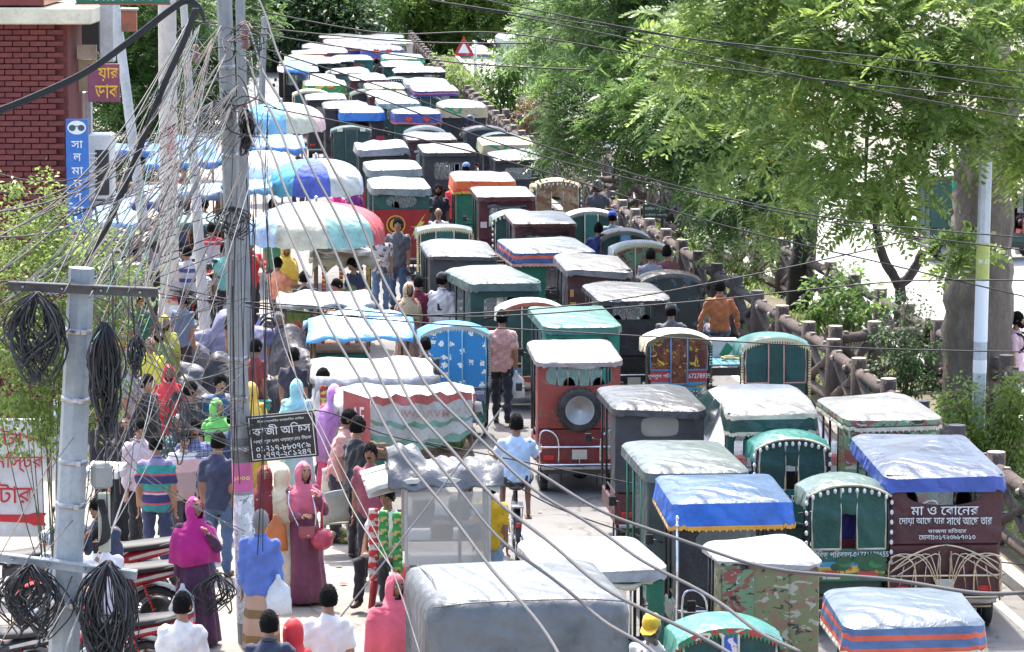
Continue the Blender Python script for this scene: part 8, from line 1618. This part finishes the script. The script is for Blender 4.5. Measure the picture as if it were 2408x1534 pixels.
for k in range(34):          # from the metal pole's arm to the big pole and beyond
    a = rn.choice([(30,680),(120,690),(200,690),(280,690),(340,690),(190,800)]); b = (rn.uniform(545,600), rn.choice((930,960,1000,860,1060,1250,590,300,250,480,700))); Yb = PY-.2; m = ((a[0]+b[0])/2+rn.uniform(-40,40), (a[1]+b[1])/2+rn.uniform(40,180))
    cable([D(*a,K*17), D((a[0]+m[0])/2,(a[1]+m[1])/2+rn.uniform(5,40),K*18.5), D(*m,K*20), D(*b,Yb)], rn.choice((.004,.005,.007)), rn.choice(('black','pale','grey','black','beige','pale')), 'slack thin cable looping from the metal pole to the concrete pole', 'slack_cable', 5, 6, 'slack cables above the crowd')
for k in range(10):          # steep pale wires from top centre to bottom-left
    x0 = rn.uniform(590,640) if k < 5 else rn.uniform(400,560); x1 = rn.uniform(-30,230); y1 = rn.uniform(900,1540) if k >= 5 else rn.uniform(1150,1540)
    cable([D(x0, rn.uniform(250,420), K*22), D((x0+x1)/2+rn.uniform(0,60), (360+y1)/2+rn.uniform(0,60), K*19), D(x1, y1, K*16.4)], rn.choice((.004,.005,.006)), rn.choice(('pale','beige','grey','white','black')), 'straight pale wire stretched down past the bush', 'guy_wire', 5, 7, 'pale wires beside the bush')
for k in range(12):
    y0 = rn.uniform(250,700); cable([D(-20, y0+rn.uniform(0,120), K*22.8), D(180, y0+20+rn.uniform(-10,30), K*22.6), D(rn.uniform(420,560), y0-rn.uniform(60,160), K*22.6)], rn.choice((.006,.008)), rn.choice(('black','black','grey')), 'thin dark wire running past the brick wall and blue sign', 'wall_wire', 5, 7, 'dark wires by the brick wall')
for k in range(38):          # small curls around the head of the concrete pole
    cx, cy = rn.uniform(440,600), rn.uniform(60,330); q = []; r = rn.uniform(20,70); a0 = rn.uniform(0,6)
    for j in range(7): q.append(D(cx+r*math.cos(a0+j*.8)*rn.uniform(.7,1.2), cy+r*.8*math.sin(a0+j*.8)*rn.uniform(.7,1.2), PY-rn.uniform(.2,1.2)))
    cable(q, rn.choice((.004,.006,.008)), rn.choice(('black','black','black','beige','green','grey')), 'short curled cable end at the concrete pole head', 'curled_cable', 5, 6, 'curled cable ends on the pole')
for k in range(30):          # verticals and spills on the poles
    x = rn.choice((rn.uniform(540,620), rn.uniform(225,330), rn.uniform(590,640))); y0 = rn.uniform(560,760) if x < 400 else rn.uniform(250,700); L_ = rn.uniform(250,650); Y = K*(17 if x < 400 else 21.5)
    cable([D(x, y0, Y), D(x+rn.uniform(-12,12), y0+L_*.5, Y), D(x+rn.uniform(-20,20), min(1560,y0+L_), Y)], rn.choice((.004,.005,.007)), rn.choice(('black','black','grey','pale')), 'loose cable end hanging straight down beside the poles', 'hanging_cable', 5, 5, 'hanging cable ends')
# coils and bundles hung on the metal pole
def coil(label, top, bot, w, n, col, Y, seed, name='cable_coil', r=.007, spread=.08):
    rn = random.Random(seed); t = D((top[0]+bot[0])/2, (top[1]+bot[1])/2, Y); mb = MB(); px = Y/FPX
    for k in range(n):
        ww = w*px*rn.uniform(.35,1.0); h = (bot[1]-top[1])*px*rn.uniform(.55,1.15); T = D(top[0]+rn.uniform(-8,8), top[1]+rn.uniform(-4,6), Y)-t; dx = rn.uniform(-.3,.3)*w*px
        P = [T+Vector((0,rn.uniform(-.02,.02),0))]+[T+Vector((dx*f+ww*.5*math.sin(math.pi*f)*sgn*1.0+rn.uniform(-.03,.03), rn.uniform(-spread,spread), -h*f)) for sgn, f in ((-1,.25),(-1,.6),(-.7,.92),(.0,1.0),(.7,.92),(1,.6),(1,.25))]+[T]
        mb.tube(catmull(P, 4), r*rn.uniform(.7,1.2), 5, 0 if rn.random() < .75 else 1)
    return link(name, mb.mesh(name, [CB[col], CB['grey']]), None, label, 'cable coil', loc=t)
MY = mpY-.25
coil('big round coil of black cable hung on the upper arm beside the bush', (85,690), (70,890), 130, 42, 'black', MY, 1, spread=.1)
coil('long black cable bundle hanging from the upper arm beside the metal pole', (245,760), (248,1010), 60, 46, 'black', MY, 2)
coil('thick fountain of grey-black cable ends tied to the lower arm', (255,1322), (245,1640), 130, 60, 'black', MY, 3, spread=.15)
coil('messy knot of black cable loops on the lower arm near the notice board', (70,1330), (60,1500), 150, 30, 'black', MY, 4, spread=.12)
coil('slim dark cable hank slung under the cross arm end', (320,790), (345,880), 26, 12, 'black', MY-.1, 5)
coil('round coil of black cable hanging on the magenta shawl woman side of the pole', (510,1350), (505,1445), 90, 16, 'black', PY-.5, 6)
coil('tangle of thin black loops wound round the pole shoulder', (545,490), (548,560), 110, 12, 'black', PY-.3, 7)
coil('black tape-wrapped cable splice beside the pole head', (580,260), (575,350), 24, 26, 'black', PY-.3, 8)
coil('drooping loop of cables above the red headscarf', (420,920), (425,1100), 60, 8, 'grey', K*20, 9)
# cross arms and closure box on the metal pole
for lb, y0, x0, x1, yy in (('upper', 672, 20, 372, 688), ('lower', 1310, 0, 322, 1352)):
    a, b = D(x0, y0, mpY-.16), D(x1, yy, mpY-.16); c = (a+b)/2; t = thing('cross_arm', ('dark upper' if lb == 'upper' else 'pale galvanised lower')+' cross arm carrying cable coils on the metal pole', 'cross arm', c); d = b-a; ang = math.atan2(-d.z, d.x); mb = MB(); mb.box((0,0,0), (d.length,.05,.075), ry=ang); mb.box((0,-.03,.03), (d.length,.05,.012), ry=ang); mb.build('arm_bar', GALV if lb == 'lower' else mat('paint',(.05,.05,.055)), t)
    for k in range(4): q = MB(); q.sph((d.length*(-.4+.26*k), -.035, -math.tan(ang)*d.length*(-.4+.26*k)), (.014,.01,.014), 6, 4); q.build('bolt', STEEL, t)
a = D(195, 1235, mpY+.0); t = thing('splice_tray', 'cream plastic cable tray with wound cables behind the metal pole', 'cable tray', a)
for sx in (-1,1):
    q = MB(); q.box((sx*.16,.12,0), (.1,.03,.5), bev=.012); q.build('tray_side', mat('paint',(.55,.53,.42)), t)
    q = MB()
    for k in range(12): q.tube(catmull([(sx*(.1+.006*k),.08-.01*(k%3),.2),(sx*(.15+.004*k),.06,.05),(sx*(.14+.006*k),.07,-.12),(sx*.09,.08,-.2)], 4), .007, 5)
    q.build('wound_cable', CB['black'], t)
a = D(222, 1120, mpY-.1); t = thing('junction_box', 'small grey junction box strapped to the metal pole', 'junction box', a, R(20)); q = MB(); q.box((.06,0,0), (.16,.12,.2), bev=.02); q.build('box_body', mat('paint',(.2,.21,.2)), t); q = MB(); q.box((.06,-.065,0), (.13,.012,.16), bev=.004); q.build('cover', mat('paint',(.25,.26,.25)), t)
for k, (x, y) in enumerate(((575,75),(577,95),(700-125,262),(460,125))):       # porcelain insulators on the pole
    a = D(x, y, PY-.15); q = MB(); q.tube([(0,0,-.09),(0,0,-.05),(0,0,-.045),(0,0,0),(0,0,.005),(0,0,.05),(0,0,.09)], [.03,.055,.03,.05,.028,.042,.02], 10); link('insulator', q.mesh('insulator', mat('paint', (.25,.12,.09), .2)), None, 'brown porcelain insulator on the concrete pole head', 'insulator', 'insulators on the pole head', loc=a)
finish_people()
